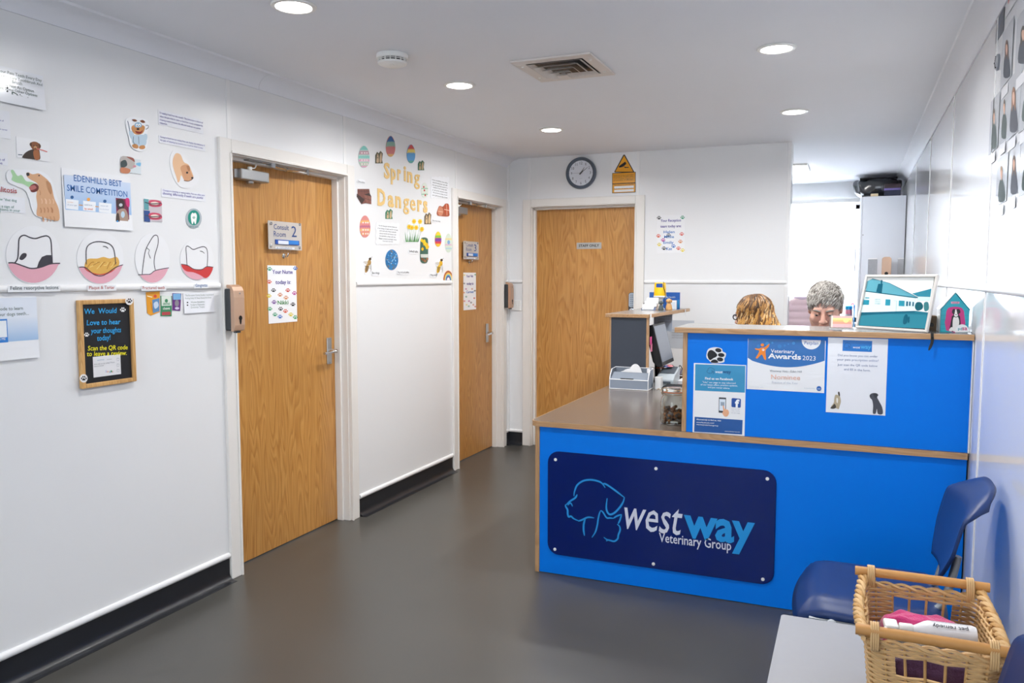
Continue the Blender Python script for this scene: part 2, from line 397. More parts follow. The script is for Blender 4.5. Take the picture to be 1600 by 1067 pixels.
# window behind the blind
wn = sempty('window_1', (1.93, YF, WZ0))
fr = MB()
for x0, x1, z0, z1 in ((WX0, WX0+.05, WZ0, WZ1), (WX1-.05, WX1, WZ0, WZ1), (WX0, WX1, WZ0, WZ0+.05), (WX0, WX1, WZ1-.05, WZ1), (1.91, 1.96, WZ0, WZ1)): fr.box(x0, x1, YF+.06, YF+.12, z0, z1)
fr.build('window_frame', M_white, wn, bevel=.004)
M_glass = mat('window_glass', '#ffffff', 0.0, trans=1.0, ior=1.02)
for x0, x1 in ((WX0+.05, 1.91), (1.96, WX1-.05)): B(x0, x1, YF+.088, YF+.094, WZ0+.05, WZ1-.05).build('pane', M_glass, wn)
B(WX0-.04, WX1+.04, YF-.08, YF+.06, WZ0-.03, WZ0).build('window_sill', M_white, wn, bevel=.004)
# front wall behind the camera with the shop-front glazing
mb = MB(); mb.box(-.2, .2, Y0-.15, Y0, 0, ZC); mb.box(2.85, 3.3, Y0-.15, Y0, 0, ZC); mb.box(.2, 2.85, Y0-.15, Y0, 0, .5); mb.box(.2, 2.85, Y0-.15, Y0, 2.25, ZC)
struct(mb.build('wall_front', M_wall, origin=(1.5, Y0, 0)))
wn = sempty('window_2', (1.5, Y0, .5))
fr = MB()
for x0, x1, z0, z1 in ((.2, .26, .5, 2.25), (2.79, 2.85, .5, 2.25), (.2, 2.85, .5, .56), (.2, 2.85, 2.19, 2.25), (1.05, 1.11, .5, 2.25), (1.94, 2.0, .5, 2.25)): fr.box(x0, x1, Y0-.11, Y0-.05, z0, z1)
fr.build('window_frame', M_white, wn, bevel=.004)
for x0, x1 in ((.26, 1.05), (1.11, 1.94), (2.0, 2.79)): B(x0, x1, Y0-.083, Y0-.077, .56, 2.19).build('pane', M_glass, wn)
# vertical blind
bl = thing('vertical_blind', (1.93, YF-.06, 2.20), 'white vertical blind glowing with daylight in the rear office window', 'blind')
MB().box(WX0-.05, WX1-.01, YF-.085, YF-.035, 2.185, 2.225).build('headrail', M_white, bl, bevel=.004)
mbl = bpy.data.materials.new('blind_fabric'); mbl.use_nodes = True; nt = mbl.node_tree
df = nt.nodes.new('ShaderNodeBsdfDiffuse'); tl = nt.nodes.new('ShaderNodeBsdfTranslucent'); ms = nt.nodes.new('ShaderNodeMixShader'); ms.inputs[0].default_value = .6
df.inputs[0].default_value = (.9, .9, .9, 1); tl.inputs[0].default_value = (.92, .93, .95, 1)
nt.links.new(df.outputs[0], ms.inputs[1]); nt.links.new(tl.outputs[0], ms.inputs[2]); nt.links.new(ms.outputs[0], nt.nodes['Material Output'].inputs[0])
x = WX0-.03
while x < WX1-.11:
    M = Matrix.Rotation(R(14), 3, 'Z')
    MB().obox((x+.045, YF-.06, 1.58), (.094, .0012, 1.20), M).build('slat', mbl, bl); x += .086
# ------------------------------------------------------------------ doors
def lining(door, ax, a0, a1, c, sgn):
    """architrave, lining and stop. ax 'y': opening along y in the left wall (wall face x=c); ax 'x': along x in the back wall"""
    def bx(u0, u1, d0, d1, z0, z1):   # d = distance behind the wall face
        if ax == 'y': return B(-d1, -d0, u0, u1, z0, z1)
        return B(u0, u1, c+d0, c+d1, z0, z1)
    W = .074
    for u0, u1, z0, z1 in ((a0-W, a0, 0, DH+.064), (a1, a1+W, 0, DH+.064), (a0, a1, DH, DH+.064)):
        bx(u0, u1, -.016, .002, z0, z1).build('architrave', M_paint, door, bevel=.004)
        if u1-u0 < .1: # raised bead on the inner edge
            e = (u1-.012, u1) if u0 < a0 else (u0, u0+.012)
            bx(e[0], e[1], -.021, -.015, z0, DH).build('bead', M_paint, door, bevel=.002)
        else: bx(u0, u1, -.021, -.015, z0, z0+.012).build('bead', M_paint, door, bevel=.002)
    for u0, u1 in ((a0-.012, a0+.006), (a1-.006, a1+.012)): bx(u0, u1, .0, .15, 0, DH).build('jamb', M_paint, door, bevel=.002)
    bx(a0+.006, a1-.006, 0, .15, DH-.006, DH+.012).build('head_jamb', M_paint, door, bevel=.002)
    for u0, u1 in ((a0+.006, a0+.020), (a1-.020, a1-.006)): bx(u0, u1, .040, .0795, 0, DH-.006).build('door_stop', M_paint, door, bevel=.002)
    bx(a0+.006, a1-.006, .040, .0795, DH-.020, DH-.006).build('door_stop', M_paint, door, bevel=.002)
    bx(a0+.008, a1-.008, .081, .125, .006, DH-.008).build('leaf', M_oak_door, door, bevel=.0015)
def lever(door, P, along, out, side):
    """lever handle on a back plate; P plate centre; along = unit vector toward the latch edge; out = normal"""
    P = Vector(P); al = Vector(along); out = Vector(out); up = Vector((0, 0, 1))
    M = Matrix((al, up, out)).transposed()
    pl = MB().obox(P+out*.004, (.042, .152, .008), M).build('handle_plate', M_steel, door, bevel=.003)
    h = MB(); h.lathe([(.012, 0), (.012, .028), (.010, .05)], P+out*.006, 16, out)
    q = P+out*.05+up*.0
    pts = smooth_path([q-out*.006, q+out*.004-al*.006, q-al*.03-up*.002, q-al*.07-up*.006, q-al*.112-up*.004+out*.002], 5)
    h.tube(pts, [.0095]*len(pts), 10, flat=.8)
    h.build('lever', M_chrome, pl, smooth=50)
    s = MB()
    for dz in (-.066, .066): s.lathe([(.004, 0), (.003, .0015)], P+out*.008+up*dz, 10, out)
    s.build('screw', M_alu, pl)
def closer(door, y0, ztop, sc=1.0):
    """overhead closer on a leaf of the left wall; y0 = hinge-side end"""
    x = -.081; z = ztop
    cl = B(x, x+.052, y0, y0+.20, z-.052, z).build('closer_body', M_alu, door, bevel=.006)
    B(x, x+.030, y0-.022, y0, z-.046, z-.004).build('closer_bracket', M_alu, cl, bevel=.003)
    MB().lathe([(.014, -.012), (.017, -.008), (.017, 0)], (x+.028, y0+.085, z-.053), 16).build('adjuster', M_alu, cl, smooth=40)
    p = Vector((x+.028, y0+.085, z))
    a = MB(); a.lathe([(.011, 0), (.011, .016), (.006, .018)], p, 14)
    a.tube(smooth_path([p+Vector((0, .0, .012)), p+Vector((.004, .03, .014)), p+Vector((.01, .045, .036)), p+Vector((.02, .10, .036)), p+Vector((.045, .385, .026))], 4), .0055, 8, flat=.55, up=(0, 0, 1))
    a.build('closer_arm', M_white, cl, smooth=40)
    e = p+Vector((.045, .385, .026)); s = Vector((-.012, y0+.20, DH-.018))
    a = MB(); a.obox(e+Vector((0, 0, .012)), (.016, .016, .036)); a.tube([e+Vector((0, 0, .014)), (e+s)/2, s], .0065, 8); a.tube([(e+s)/2+(s-e)*.1, (e+s)/2-(s-e)*.05], .010, 8)
    a.obox(s, (.018, .03, .022)); a.build('connecting_rod', M_chrome, cl, smooth=40)
    B(-.045, -.008, y0+.03, y0+.21, DH-.013, DH-.0065).build('soffit_shoe', M_alu, cl, bevel=.002)
d1 = sempty('door_1', (0, A1, 0)); lining(d1, 'y', A1, A2, 0, 1)
d2 = sempty('door_2', (0, B1_, 0)); lining(d2, 'y', B1_, B2_, 0, 1)
d3 = sempty('door_3', (L1, YB, 0)); lining(d3, 'x', L1, L2, YB, 1)
PD1 = Plane((-.081, 0, 0), (1, 0, 0)); PD3 = Plane((0, YB+.081, 0), (0, -1, 0))
lever(d1, PD1.at(513.5, 548), (0, 1, 0), (1, 0, 0), 1)
lever(d2, PD1.at(760.5, 520), (0, 1, 0), (1, 0, 0), 1)
closer(d1, 3.055, 1.945)
closer(d2, 5.30, 1.945)
# ------------------------------------------------------------------ downlights
M_lens = mat('lamp_lens', '#ffffff', 0.4, emit='#fffaf2', es=14.0)
spots = [(.79, 2.42), (.80, 3.72), (.80, 5.07), (2.34, 3.66), (2.32, 5.08), (2.34, 2.42), (.79, -.6), (2.34, -.6)]
DL = ['left row nearest the camera, at the top edge', 'left row beside the smoke alarm', 'left row nearest the back wall clock', 'right row in front of the hutch', 'right row nearest the rear office']
proto = None
for i, (x, y) in enumerate(spots):
    lab = 'round recessed ceiling downlight, ' + DL[i] if i < 5 else ('round recessed ceiling downlight, right row above the side table', 'round recessed ceiling downlight near the left wall behind the camera', 'round recessed ceiling downlight near the right wall behind the camera')[i-5]
    if proto is None:
        o = thing('ceiling_downlight', (x, y, ZC), lab, 'ceiling light', 'round recessed downlights')
        MB().lathe([(.062, -.0005), (.080, -.0005), (.082, -.003), (.078, -.007), (.066, -.008), (.062, -.004)], (x, y, ZC), 40, ring=True).build('bezel', M_white, o, smooth=40)
        MB().lathe([(.0635, -.0045), (.060, -.0065), (.02, -.0075), (.0, -.0075)], (x, y, ZC), 40).build('lens', M_lens, o, smooth=40)
        proto = o
    else:
        o = dup(proto, (x, y, ZC)); o['label'] = lab
    l = bpy.data.lights.new('downlight', 'AREA'); l.shape = 'DISK'; l.size = .12; l.spread = R(164); l.energy = LAMP_W; l.color = (1.0, .995, .98)
    lo = bpy.data.objects.new('downlight_beam', l); COL.objects.link(lo); lo.parent = o; lo.location = (0, 0, -.0085)
# smoke alarm
o = thing('smoke_alarm', (.781, 3.106, ZC), 'round white smoke alarm on the ceiling between two downlights', 'smoke alarm')
c = (.781, 3.106, ZC)
MB().lathe([(.068, -.001), (.070, -.004), (.070, -.020), (.066, -.022)], c, 40).build('base', M_white, o, smooth=40)
MB().lathe([(.057, -.021), (.057, -.034)], c, 40).build('dark_vent', M_black, o)
mb = MB(); mb.lathe([(.061, -.0255), (.063, -.027), (.061, -.0285)], c, 40)
for k in range(16):
    a = 2*math.pi*k/16; mb.obox((c[0]+.060*math.cos(a), c[1]+.060*math.sin(a), ZC-.028), (.006, .004, .016), Matrix.Rotation(a, 3, 'Z'))
mb.build('vent_ribs', M_white, o)
MB().lathe([(.062, -.034), (.064, -.036), (.062, -.043), (.045, -.050), (.0, -.052)], c, 40).build('cap', M_white, o, smooth=40)
MB().lathe([(.009, -.049), (.009, -.0525)], (c[0]+.01, c[1]-.02, ZC), 16).build('test_button', M_white, o)
# ceiling air diffuser
o = thing('air_vent', (1.403, 3.602, ZC), 'square white ceiling air vent with nested louvres', 'vent')
M_ventw = mat('vent_enamel', '#dcd6d2', .4)
vx0, vx1, vy0, vy1 = 1.213, 1.593, 3.402, 3.802; cx, cy = 1.403, 3.602
def ringframe(h0, h1, z0, z1, t=.0015, slope=None):
    """square louvre ring: half size h0 at height z0 (top) to h1 at z1"""
    mb = MB()
    vs = []
    for h, z in ((h0, z0), (h1, z1), (h1-.001, z1+t), (h0-.003, z0+t)):
        vs += [(cx-h, cy-h*1.05, z), (cx+h, cy-h*1.05, z), (cx+h, cy+h*1.05, z), (cx-h, cy+h*1.05, z)]
    fs = []
    for a, b_ in ((0, 1), (1, 2), (2, 3), (3, 0)):
        for j in range(4): fs.append((a*4+j, a*4+(j+1) % 4, b_*4+(j+1) % 4, b_*4+j))
    return mb.add(vs, fs)
fr = MB()
for a in ((vx0, vx1, vy0, vy0+.055), (vx0, vx1, vy1-.055, vy1), (vx0, vx0+.055, vy0+.055, vy1-.055), (vx1-.055, vx1, vy0+.055, vy1-.055)): fr.box(a[0], a[1], a[2], a[3], ZC-.010, ZC)
fr.build('frame', M_ventw, o, bevel=.003)
B(vx0+.05, vx1-.05, vy0+.05, vy1-.05, ZC-.002, ZC).build('dark_throat', M_black, o)
for i, h in enumerate((.130, .104, .078, .052)):
    fixn(ringframe(h-.020, h, ZC-.003-.007*i, ZC-.012-.009*i).build('louvre', M_ventw, o))
MB().add([(cx-.026, cy-.027, ZC-.046), (cx+.026, cy-.027, ZC-.046), (cx+.026, cy+.027, ZC-.046), (cx-.026, cy+.027, ZC-.046), (cx, cy, ZC-.020)], [(3, 2, 1, 0), (0, 1, 4), (1, 2, 4), (2, 3, 4), (3, 0, 4)]).build('louvre_core', M_ventw, o)
for sx in (vx0+.027, vx1-.027):
    for sy in (vy0+.09, vy1-.09): MB().lathe([(.007, 0), (.005, -.003)], (sx, sy, ZC-.010), 12).build('screw', M_white, o)
# ------------------------------------------------------------------ reception desk
YD = 3.53
M_blue = mat('blue_laminate', '#0078e6', 0.38, spec=.18, var=0.03, vscale=3)
M_lam = mat('grey_worktop_laminate', '#6a615a', 0.2, var=0.08, vscale=60)
M_dkpanel = mat('charcoal_laminate', '#3c424e', 0.45, var=0.05, vscale=90)
M_carcass = mat('grey_carcass', '#8d9197', 0.5)
desk = thing('reception_desk', (2.2, 3.6, 0), 'long bright blue fronted reception desk with pale wood edges on the grey floor', 'desk')
B(1.315, 3.104, YD+.002, YD+.02, .003, .717).build('front_panel', M_blue, desk)
B(1.293, 1.3145, YD-.002, 5.95, 0, .717).build('end_panel', M_oak_edge_z, desk, bevel=.002)
B(1.315, 1.335, 5.9, 5.95, 0, .717).build('back_post', M_carcass, desk)
B(2.0, 2.02, YD+.02, 4.1, 0, .717).build('support_panel', M_carcass, desk)
B(3.08, 3.104, YD+.02, 4.1, 0, .717).build('support_panel', M_carcass, desk)
def rounded_poly(pts, rad):
    """2-D polygon with listed corner radii"""
    out = []; n = len(pts)
    for i, p in enumerate(pts):
        r = rad[i]; p = Vector(p)
        if r <= 0: out.append(p); continue
        a = (Vector(pts[i-1])-p).normalized(); b_ = (Vector(pts[(i+1) % n])-p).normalized()
        p0 = p+a*r; p1 = p+b_*r
        for k in range(7):
            t = k/6; out.append(p0*(1-t)**2 + p*2*t*(1-t) + p1*t*t)
    return out
wt = thing('worktop', (2.2, 3.6, .717), 'grey laminate worktop with pale wood edging wrapping the reception desk', 'worktop')
LP = [(1.27, 3.514), (3.104, 3.514), (3.104, 4.15), (1.98, 4.15), (1.98, 5.98), (1.27, 5.98)]
po = rounded_poly(LP, [.05, 0, 0, .05, 0, 0])
MB().prism([(p.x, p.y, .7175) for p in po], (0, 0, .0248)).build('edging', M_oak_edge, wt)
LI = [(1.274, 3.518), (3.103, 3.518), (3.103, 4.146), (1.976, 4.146), (1.976, 5.976), (1.274, 5.976)]
po = rounded_poly(LI, [.048, 0, 0, .05, 0, 0])
MB().prism([(p.x, p.y, .742) for p in po], (0, 0, .0012)).build('laminate_top', M_lam, wt)
ZW = .7432
h = thing('raised_counter', (2.55, 3.6, ZW), 'raised blue counter screen with pale wood top standing on the worktop', 'counter')
B(2.0105, 3.104, YD+.002, YD+.02, ZW, 1.184).build('front_panel', M_blue, h)
B(1.9905, 2.0104, YD-.003, 3.80, ZW, 1.184).build('side_panel', M_oak_edge_z, h, bevel=.0015)
MB().box(1.957, 3.107, 3.503, 3.83, 1.184, 1.2065).build('top', M_oak_edge, h, bevel=.002)
B(1.960, 3.106, 3.507, 3.828, 1.2065, 1.2075).build('laminate_top', mat('grey_counter_laminate', '#8b8987', .22, var=.05, vscale=70), h)
B(3.1042, 3.1088, YD-.012, YD+.01, ZW, 1.18).build('seal_strip', M_strip, h)
ZH = 1.2076
YS = 4.85
s = thing('raised_shelf', (1.4, 5.4, ZW), 'charcoal fronted raised shelf unit with pale wood top on the return worktop', 'shelf')
B(1.286, 1.510, YS, YS+.018, ZW, 1.175).build('front_panel', M_dkpanel, s)
B(1.5102, 1.524, YS-.002, YS+.018, ZW+.30, 1.175).build('edge_strip', M_oak_edge_z, s)
B(1.5102, 1.524, YS-.002, YS+.018, ZW, ZW+.2998).build('edge_strip', M_oak_edge_z, s)
B(1.276, 1.2858, YS-.002, 5.85, ZW, 1.175).build('side_panel', M_oak_edge_z, s)
MB().prism([(1.252, YS-.02, 1.175), (1.528, YS-.02, 1.175), (1.585, 5.87, 1.175), (1.252, 5.87, 1.175)], (0, 0, .0215)).build('top', M_oak_edge_y, s, bevel=.002)
MB().prism([(1.256, YS-.015, 1.1965), (1.524, YS-.015, 1.1965), (1.581, 5.868, 1.1965), (1.256, 5.868, 1.1965)], (0, 0, .001)).build('laminate_top', mat('grey_counter_laminate'), s)
ZS = 1.1976
# ------------------------------------------------------------------ company sign on the desk front
PDK = Plane((0, YD+.002, 0), (0, -1, 0)); NB = Vector((0, -1, 0))
PSG = Plane((0, YD-.006, 0), (0, -1, 0))
CN = Crop(PSG, 840, 690, 5.083); CM = Crop(PSG, 820, 600, 3.138)
M_navy = mat('navy_acrylic', '#001a63', 0.16, coat=.08, spec=.25, var=.04, vscale=4)
M_cyan = mat('logo_cyan', '#1a93dd', .4); M_pale = mat('logo_white', '#d5d9ea', .4)
def rrect(x0, x1, z0, z1, r, n=6):
    o = []
    for cx_, cz_, a in ((x1-r, z1-r, 0), (x0+r, z1-r, 90), (x0+r, z0+r, 180), (x1-r, z0+r, 270)):
        for k in range(n+1):
            t = R(a+90*k/n); o.append((cx_+r*math.cos(t), cz_+r*math.sin(t)))
    return o
sg = thing('company_sign', (1.88, YD, .09), 'dark navy acrylic company sign with dog and cat outline on the blue desk front', 'sign')
MB().prism([(x, YD+.0015, z) for x, z in rrect(1.359, 2.399, .100, .602, .055)], (0, -.0075, 0)).build('board', M_navy, sg, bevel=.0015)
for u, v in ((868, 718), (1025, 732), (1199, 748), (867, 858), (1021, 881), (1192, 905)):
    p = PSG.at(u, v); MB().lathe([(.0075, 0), (.0075, .002), (.004, .0035), (0, .0036)], p, 14, (0, -1, 0)).build('screw_cap', M_white, sg, smooth=40)
def stroke(mb, pts, wd, crop, lift=.0008, n=5, taper=True):
    """flat ribbon along crop points"""
    P = smooth_path([crop(u, v, lift) for u, v in pts], n); N = len(P); vs = []
    for i, p in enumerate(P):
        t = (P[min(N-1, i+1)]-P[max(0, i-1)]).normalized(); sd = crop.n.cross(t)
        k = wd*.5
        if taper:
            e = min(i, N-1-i)/(N*.22); k *= .45+.55*min(1, e)
        vs += [p+sd*k, p-sd*k]
    mb.add(vs, [(2*i, 2*i+1, 2*i+3, 2*i+2) for i in range(N-1)])
lg = MB()
for pts, wd in (([(289,432),(294,395),(315,345),(360,312),(415,302),(470,310),(510,328),(538,366)], .0085),
                ([(518,333),(545,338),(610,382),(690,443)], .0085), ([(690,440),(680,478),(650,525),(610,565),(575,577),(553,555),(546,515),(553,448)], .009),
                ([(315,418),(300,445),(262,470),(228,500)], .0085), ([(228,498),(222,510),(238,540),(240,575),(248,596),(266,592),(290,612),(332,630)], .009),
                ([(240,505),(255,488),(268,492),(278,514)], .007), ([(322,630),(350,622),(400,600),(450,605)], .008), ([(380,610),(368,650),(366,700),(373,746)], .009),
                ([(432,760),(460,715),(475,660),(480,625),(490,575),(502,545)], .0075), ([(502,545),(520,560),(548,602),(575,605),(605,608)], .0075), ([(603,608),(630,590),(668,577)], .0075), ([(668,577),(655,620),(640,652)], .0075),
                ([(632,655),(650,670),(656,700),(642,740),(636,770),(610,790),(575,783),(548,775),(526,758)], .008), ([(545,788),(565,776)], .006)):
    stroke(lg, pts, wd, CN, .0012)
lg.build('dog_and_cat_outline', M_cyan, sg)
text(sg, 'west', CM(487, 705), CM(772, 741), NB, M_pale, cap=.150, shear=.22, bold=.004, lift=.0012)
text(sg, 'way', CM(778, 743), CM(1126, 787), NB, M_cyan, cap=.140, bold=.03, lift=.0012)
text(sg, 'Veterinary Group', CM(658, 772), CM(1012, 815), NB, M_pale, cap=.043, bold=.008, lift=.0012)
# ------------------------------------------------------------------ glass jar of treats
def jar():
    x, y = 1.918, 3.70; o = thing('treat_jar', (x, y, ZW), 'clip-top glass jar of brown treats on the worktop beside the raised counter', 'jar')
    M_jg = mat('jar_glass', '#f2f6f4', .02, trans=1.0, ior=1.3)
    prof = [(.048, .001), (.057, .006), (.060, .02), (.060, .105), (.055, .125), (.046, .135), (.046, .148), (.0435, .148), (.0435, .134), (.052, .123), (.057, .105), (.057, .02), (.052, .008), (0, .007)]
    MB().lathe([(0, .001)]+prof, (x, y, ZW), 36).build('body', M_jg, o, smooth=60)
    MB().lathe([(0, .152), (.044, .152), (.050, .154), (.051, .162), (.047, .168), (.03, .171), (0, .171)], (x, y, ZW), 36).build('lid', M_jg, o, smooth=60)
    MB().lathe([(.0475, .1482), (.0485, .150), (.0475, .1518)], (x, y, ZW), 36).build('rubber_seal', mat('seal_orange', '#c9764f', .6), o, smooth=60)
    wi = MB(); 
    wi.tube([(x+.0475*math.cos(a), y+.0475*math.sin(a), ZW+.140) for a in [2*math.pi*k/32 for k in range(32)]], .0016, 6, closed=True)
    wi.tube(smooth_path([(x-.046, y-.012, ZW+.14), (x-.056, y-.012, ZW+.15), (x-.060, y-.008, ZW+.158), (x-.07, y-.004, ZW+.160), (x-.078, y+.002, ZW+.156)], 4), .003, 6)
    wi.tube(smooth_path([(x-.049, y-.02, ZW+.137), (x-.052, y-.022, ZW+.15), (x-.048, y-.022, ZW+.166), (x-.03, y-.03, ZW+.17)], 4), .0016, 6)
    wi.build('wire_clip', mat('clip_wire', '#c9b9a4', .25, metal=1.0), o, smooth=50)
    rnd = random.Random(3); cols = [mat('treat_brown', '#7d5237', .8), mat('treat_dark', '#4e3a30', .85), mat('treat_tan', '#b0764c', .8), mat('treat_grey', '#6f6460', .85)]
    for k in range(120):
        a = rnd.random()*6.28; rr = .044*math.sqrt(rnd.random()); hh = .014+.058*rnd.random()**.8*(1.1 if math.cos(a) < .2 else .8)
        m = MB(); M = Matrix.Rotation(rnd.random()*6, 3, 'Z') @ Matrix.Rotation(rnd.random()*3, 3, 'X')
        m.ball((0, 0, 0), .0105, 8, (1.15, .75, .8)); m.v = [tuple(M @ Vector(v)+Vector((x+rr*math.cos(a), y+rr*math.sin(a), ZW+hh))) for v in m.v]
        m.build('treat', cols[k % 4], o, smooth=60)
jar()
# ------------------------------------------------------------------ grey desk organiser with white edges
def organiser():
    x0, x1, y0, y1 = 1.320, 1.558, 4.708, 4.838; z = ZW
    o = thing('desk_organiser', (1.44, 4.77, z), 'grey cardboard desk organiser with white edges holding papers, before the charcoal panel', 'organiser')
    M_g = mat('organiser_grey', '#8b96a6', .6); M_gd = mat('organiser_inner', '#77808d', .7); M_w = mat('organiser_edge', '#f2f3f6', .5)
    B(x0, x1, y0, y0+.003, z, z+.060).build('front', M_g, o)
    B(x0, x1, y1-.003, y1, z, z+.122).build('back', M_gd, o)
    B(x0, x1, y0, y1, z, z+.003).build('bottom', M_gd, o)
    for x in (x0, x1-.003): MB().prism([(x, y0, z), (x, y1, z), (x, y1, z+.122), (x, y0+.045, z+.118), (x, y0+.012, z+.085), (x, y0, z+.060)], (.003, 0, 0)).build('side', M_g if x > 1.5 else M_gd, o)
    MB().prism([(x0+.004, y0+.003, z+.060), (x1-.004, y0+.003, z+.060), (x1-.012, y0+.05, z+.098), (x0+.012, y0+.05, z+.098)], (0, .003, .003)).build('flap', M_gd, o)
    B(x0+.066, x0+.148, y0+.0005, y0+.004, z+.062, z+.069).build('finger_slot', M_black, o)
    e = MB(); r = .0026
    for x in (x0, x1):
        e.tube([(x, y0, z), (x, y0, z+.060), (x, y0+.012, z+.085), (x, y0+.045, z+.118), (x, y1, z+.122), (x, y1, z)], r, 5)
    e.tube([(x0, y0, z+.06), (x1, y0, z+.06)], r, 5); e.tube([(x0, y0, z+.003), (x1, y0, z+.003)], r, 5); e.tube([(x0, y1, z+.122), (x1, y1, z+.122)], r, 5)
    e.tube([(x1, y0, z+.003), (x1, y1, z+.003)], r, 5)
    e.build('white_piping', M_w, o)
    M_paper = mat('paper_white', '#f1f1f3', .7)
    for k, (cx_, w_, hh) in enumerate(((1.43, .19, .112), (1.45, .13, .128), (1.458, .088, .150), (1.42, .12, .118))):
        pts = [(cx_+w_/2*math.cos(R(a)), y0+.062+.012*k, z+.05+(hh-.05)*max(0, math.sin(R(a)))**.8) for a in range(0, 181, 12)]
        MB().prism(pts, (0, .0012, 0)).build('paper', M_paper, o)
    p = B(1.536, 1.552, y0+.06, y0+.075, z+.05, z+.125).build('paper', M_paper, o)
organiser()
def desk_bits():
    # small white box
    tag(MB().prism([(p.x, p.y, ZW) for p in rounded_poly([(1.575, 4.80), (1.617, 4.80), (1.617, 4.86), (1.575, 4.86)], [.015]*4)], (0, 0, .072)).build('small_box', M_white, bevel=.006), 'small white upright box beside the grey desk organiser', 'box')
    # receipt printer / card machine
    o = thing('label_printer', (1.62, 5.02, ZW), 'pale grey label printer with sloping lid beneath the monitor', 'printer')
    M_pg = mat('printer_grey', '#b9c2c8', .4); M_pd = mat('printer_dark', '#58626b', .4)
    MB().prism([(1.555, 4.93, ZW), (1.555, 5.13, ZW), (1.555, 5.13, ZW+.105), (1.555, 4.98, ZW+.07), (1.555, 4.93, ZW+.045)], (.11, 0, 0)).build('body', M_pg, o, bevel=.005)
    MB().prism([(1.565, 5.12, ZW+.104), (1.565, 5.0, ZW+.0758), (1.655, 5.0, ZW+.0758), (1.655, 5.12, ZW+.104)], (0, -.002, .004)).build('lid', M_pd, o)
    B(1.572, 1.648, 4.924, 4.9298, ZW+.02, ZW+.034).build('paper_slot', M_pd, o)
    # keyboard
    k = thing('keyboard', (1.70, 4.93, ZW), 'black keyboard lying on the worktop below the monitor', 'keyboard')
    kb = B(1.628, 1.755, 4.76, 4.915, ZW, ZW+.018).build('case', M_black, k, bevel=.004)
    M_key = mat('key_black', '#26282c', .5)
    k0 = None
    for i in range(7):
        for j in range(9):
            a = B(1.633+i*.017, 1.647+i*.017, 4.766+j*.016, 4.779+j*.016, ZW+.018, ZW+.023).build('key', M_key, k)
    # monitor
    m = thing('computer_monitor', (1.50, 5.12, ZW), 'black flat computer monitor tilted back under the raised shelf', 'monitor')
    y0, y1 = 4.95, 5.30; xb, xt, zb, zt = 1.592, 1.525, .868, 1.128
    d = Vector((xt-xb, 0, zt-zb)); n_ = Vector((d.z, 0, -d.x)).normalized()
    def q(y, t, dep): 
        p = Vector((xb, 0, zb))+d*t - n_*dep; return (p.x, y, p.z)
    MB().prism([q(y0, 0, .0), q(y0, 1, .0), q(y0, 1, .035), q(y0, .85, .055), q(y0, .15, .055), q(y0, 0, .035)], (0, y1-y0, 0)).build('case', M_black, m, bevel=.004)
    MB().prism([q(y0+.014, .09, -.0006), q(y1-.014, .09, -.0006), q(y1-.014, .95, -.0006), q(y0+.014, .95, -.0006)], n_*.0008).build('screen', mat('screen_reflection_tint', '#8a92a0', .3), m)  # pale grey-blue base colour stands in for the room's reflection on the screen
    st = MB(); st.tube([(1.505, 5.215, ZW+.01), (1.50, 5.205, .86), (1.50, 5.19, .95)], [.022, .018, .016], 10); st.build('stand', M_black, m, smooth=50)
    MB().lathe([(.072, 0), (.072, .008), (.03, .016), (0, .017)], (1.505, 5.215, ZW), 30).build('base', M_black, m, smooth=40)
    # speaker
    sp = thing('desk_speaker', (1.66, 5.62, ZW), 'black desktop speaker on the worktop behind the monitor', 'speaker')
    MB().prism([(p.x, p.y, ZW) for p in rounded_poly([(1.60, 5.56), (1.74, 5.56), (1.74, 5.70), (1.60, 5.70)], [.04]*4)], (0, 0, .185)).build('cabinet', M_black, sp, bevel=.012)
    MB().prism([(p.x, p.y, ZW+.185) for p in rounded_poly([(1.603, 5.563), (1.737, 5.563), (1.737, 5.697), (1.603, 5.697)], [.04]*4)], (0, 0, .006)).build('top_cap', mat('speaker_cap', '#c7ccc9', .4), sp, bevel=.002)
    # book
    b_ = thing('notebook', (1.72, 5.13, ZW), 'thick white paged notebook lying on the worktop by the keyboard', 'notebook')
    B(1.665, 1.775, 5.06, 5.20, ZW, ZW+.003).build('cover', mat('book_red', '#a5584d', .6), b_)
    B(1.667, 1.773, 5.062, 5.198, ZW+.003, ZW+.022).build('pages', mat('paper_white'), b_)
    B(1.665, 1.775, 5.06, 5.20, ZW+.022, ZW+.025).build('cover', mat('paper_white'), b_)
    # pink notes and sweets against the shelf panel
    for i, (y, z, c) in enumerate(((4.885, 1.03, '#e8569c'), (4.90, .985, '#f08fae'))):
        tag(B(1.5242, 1.5262, y, y+.045, z-.025, z+.025).build('sticky_note', mat('note_pink_%d' % i, c, .6)), ('bright pink' if i == 0 else 'pale pink') + ' sticky note on the wood edge of the raised shelf', 'note')
    o = thing('sweet_bag', (1.57, 5.14, ZW+.10), 'crumpled orange, white and blue wrapper on the label printer', 'wrapper')
    rnd = random.Random(5)
    for k, c in enumerate(('#e2693c', '#efe4dc', '#3c6fc0', '#e0848c')):
        m_ = MB(); cx_, cy_ = 1.553+k*.017, 5.07+.006*k
        m_.grid(lambda u, v: (cx_+(u-.5)*.05+rnd.uniform(-.004, .004), cy_+(v-.5)*.05+rnd.uniform(-.004, .004), ZW+.100+.010*math.sin(u*3.1)*math.sin(v*3.1)+rnd.uniform(-.003, .003)+.004*k), 6, 6)
        m_.build('wrapper_fold', mat('wrapper_%d' % k, c, .35), o)
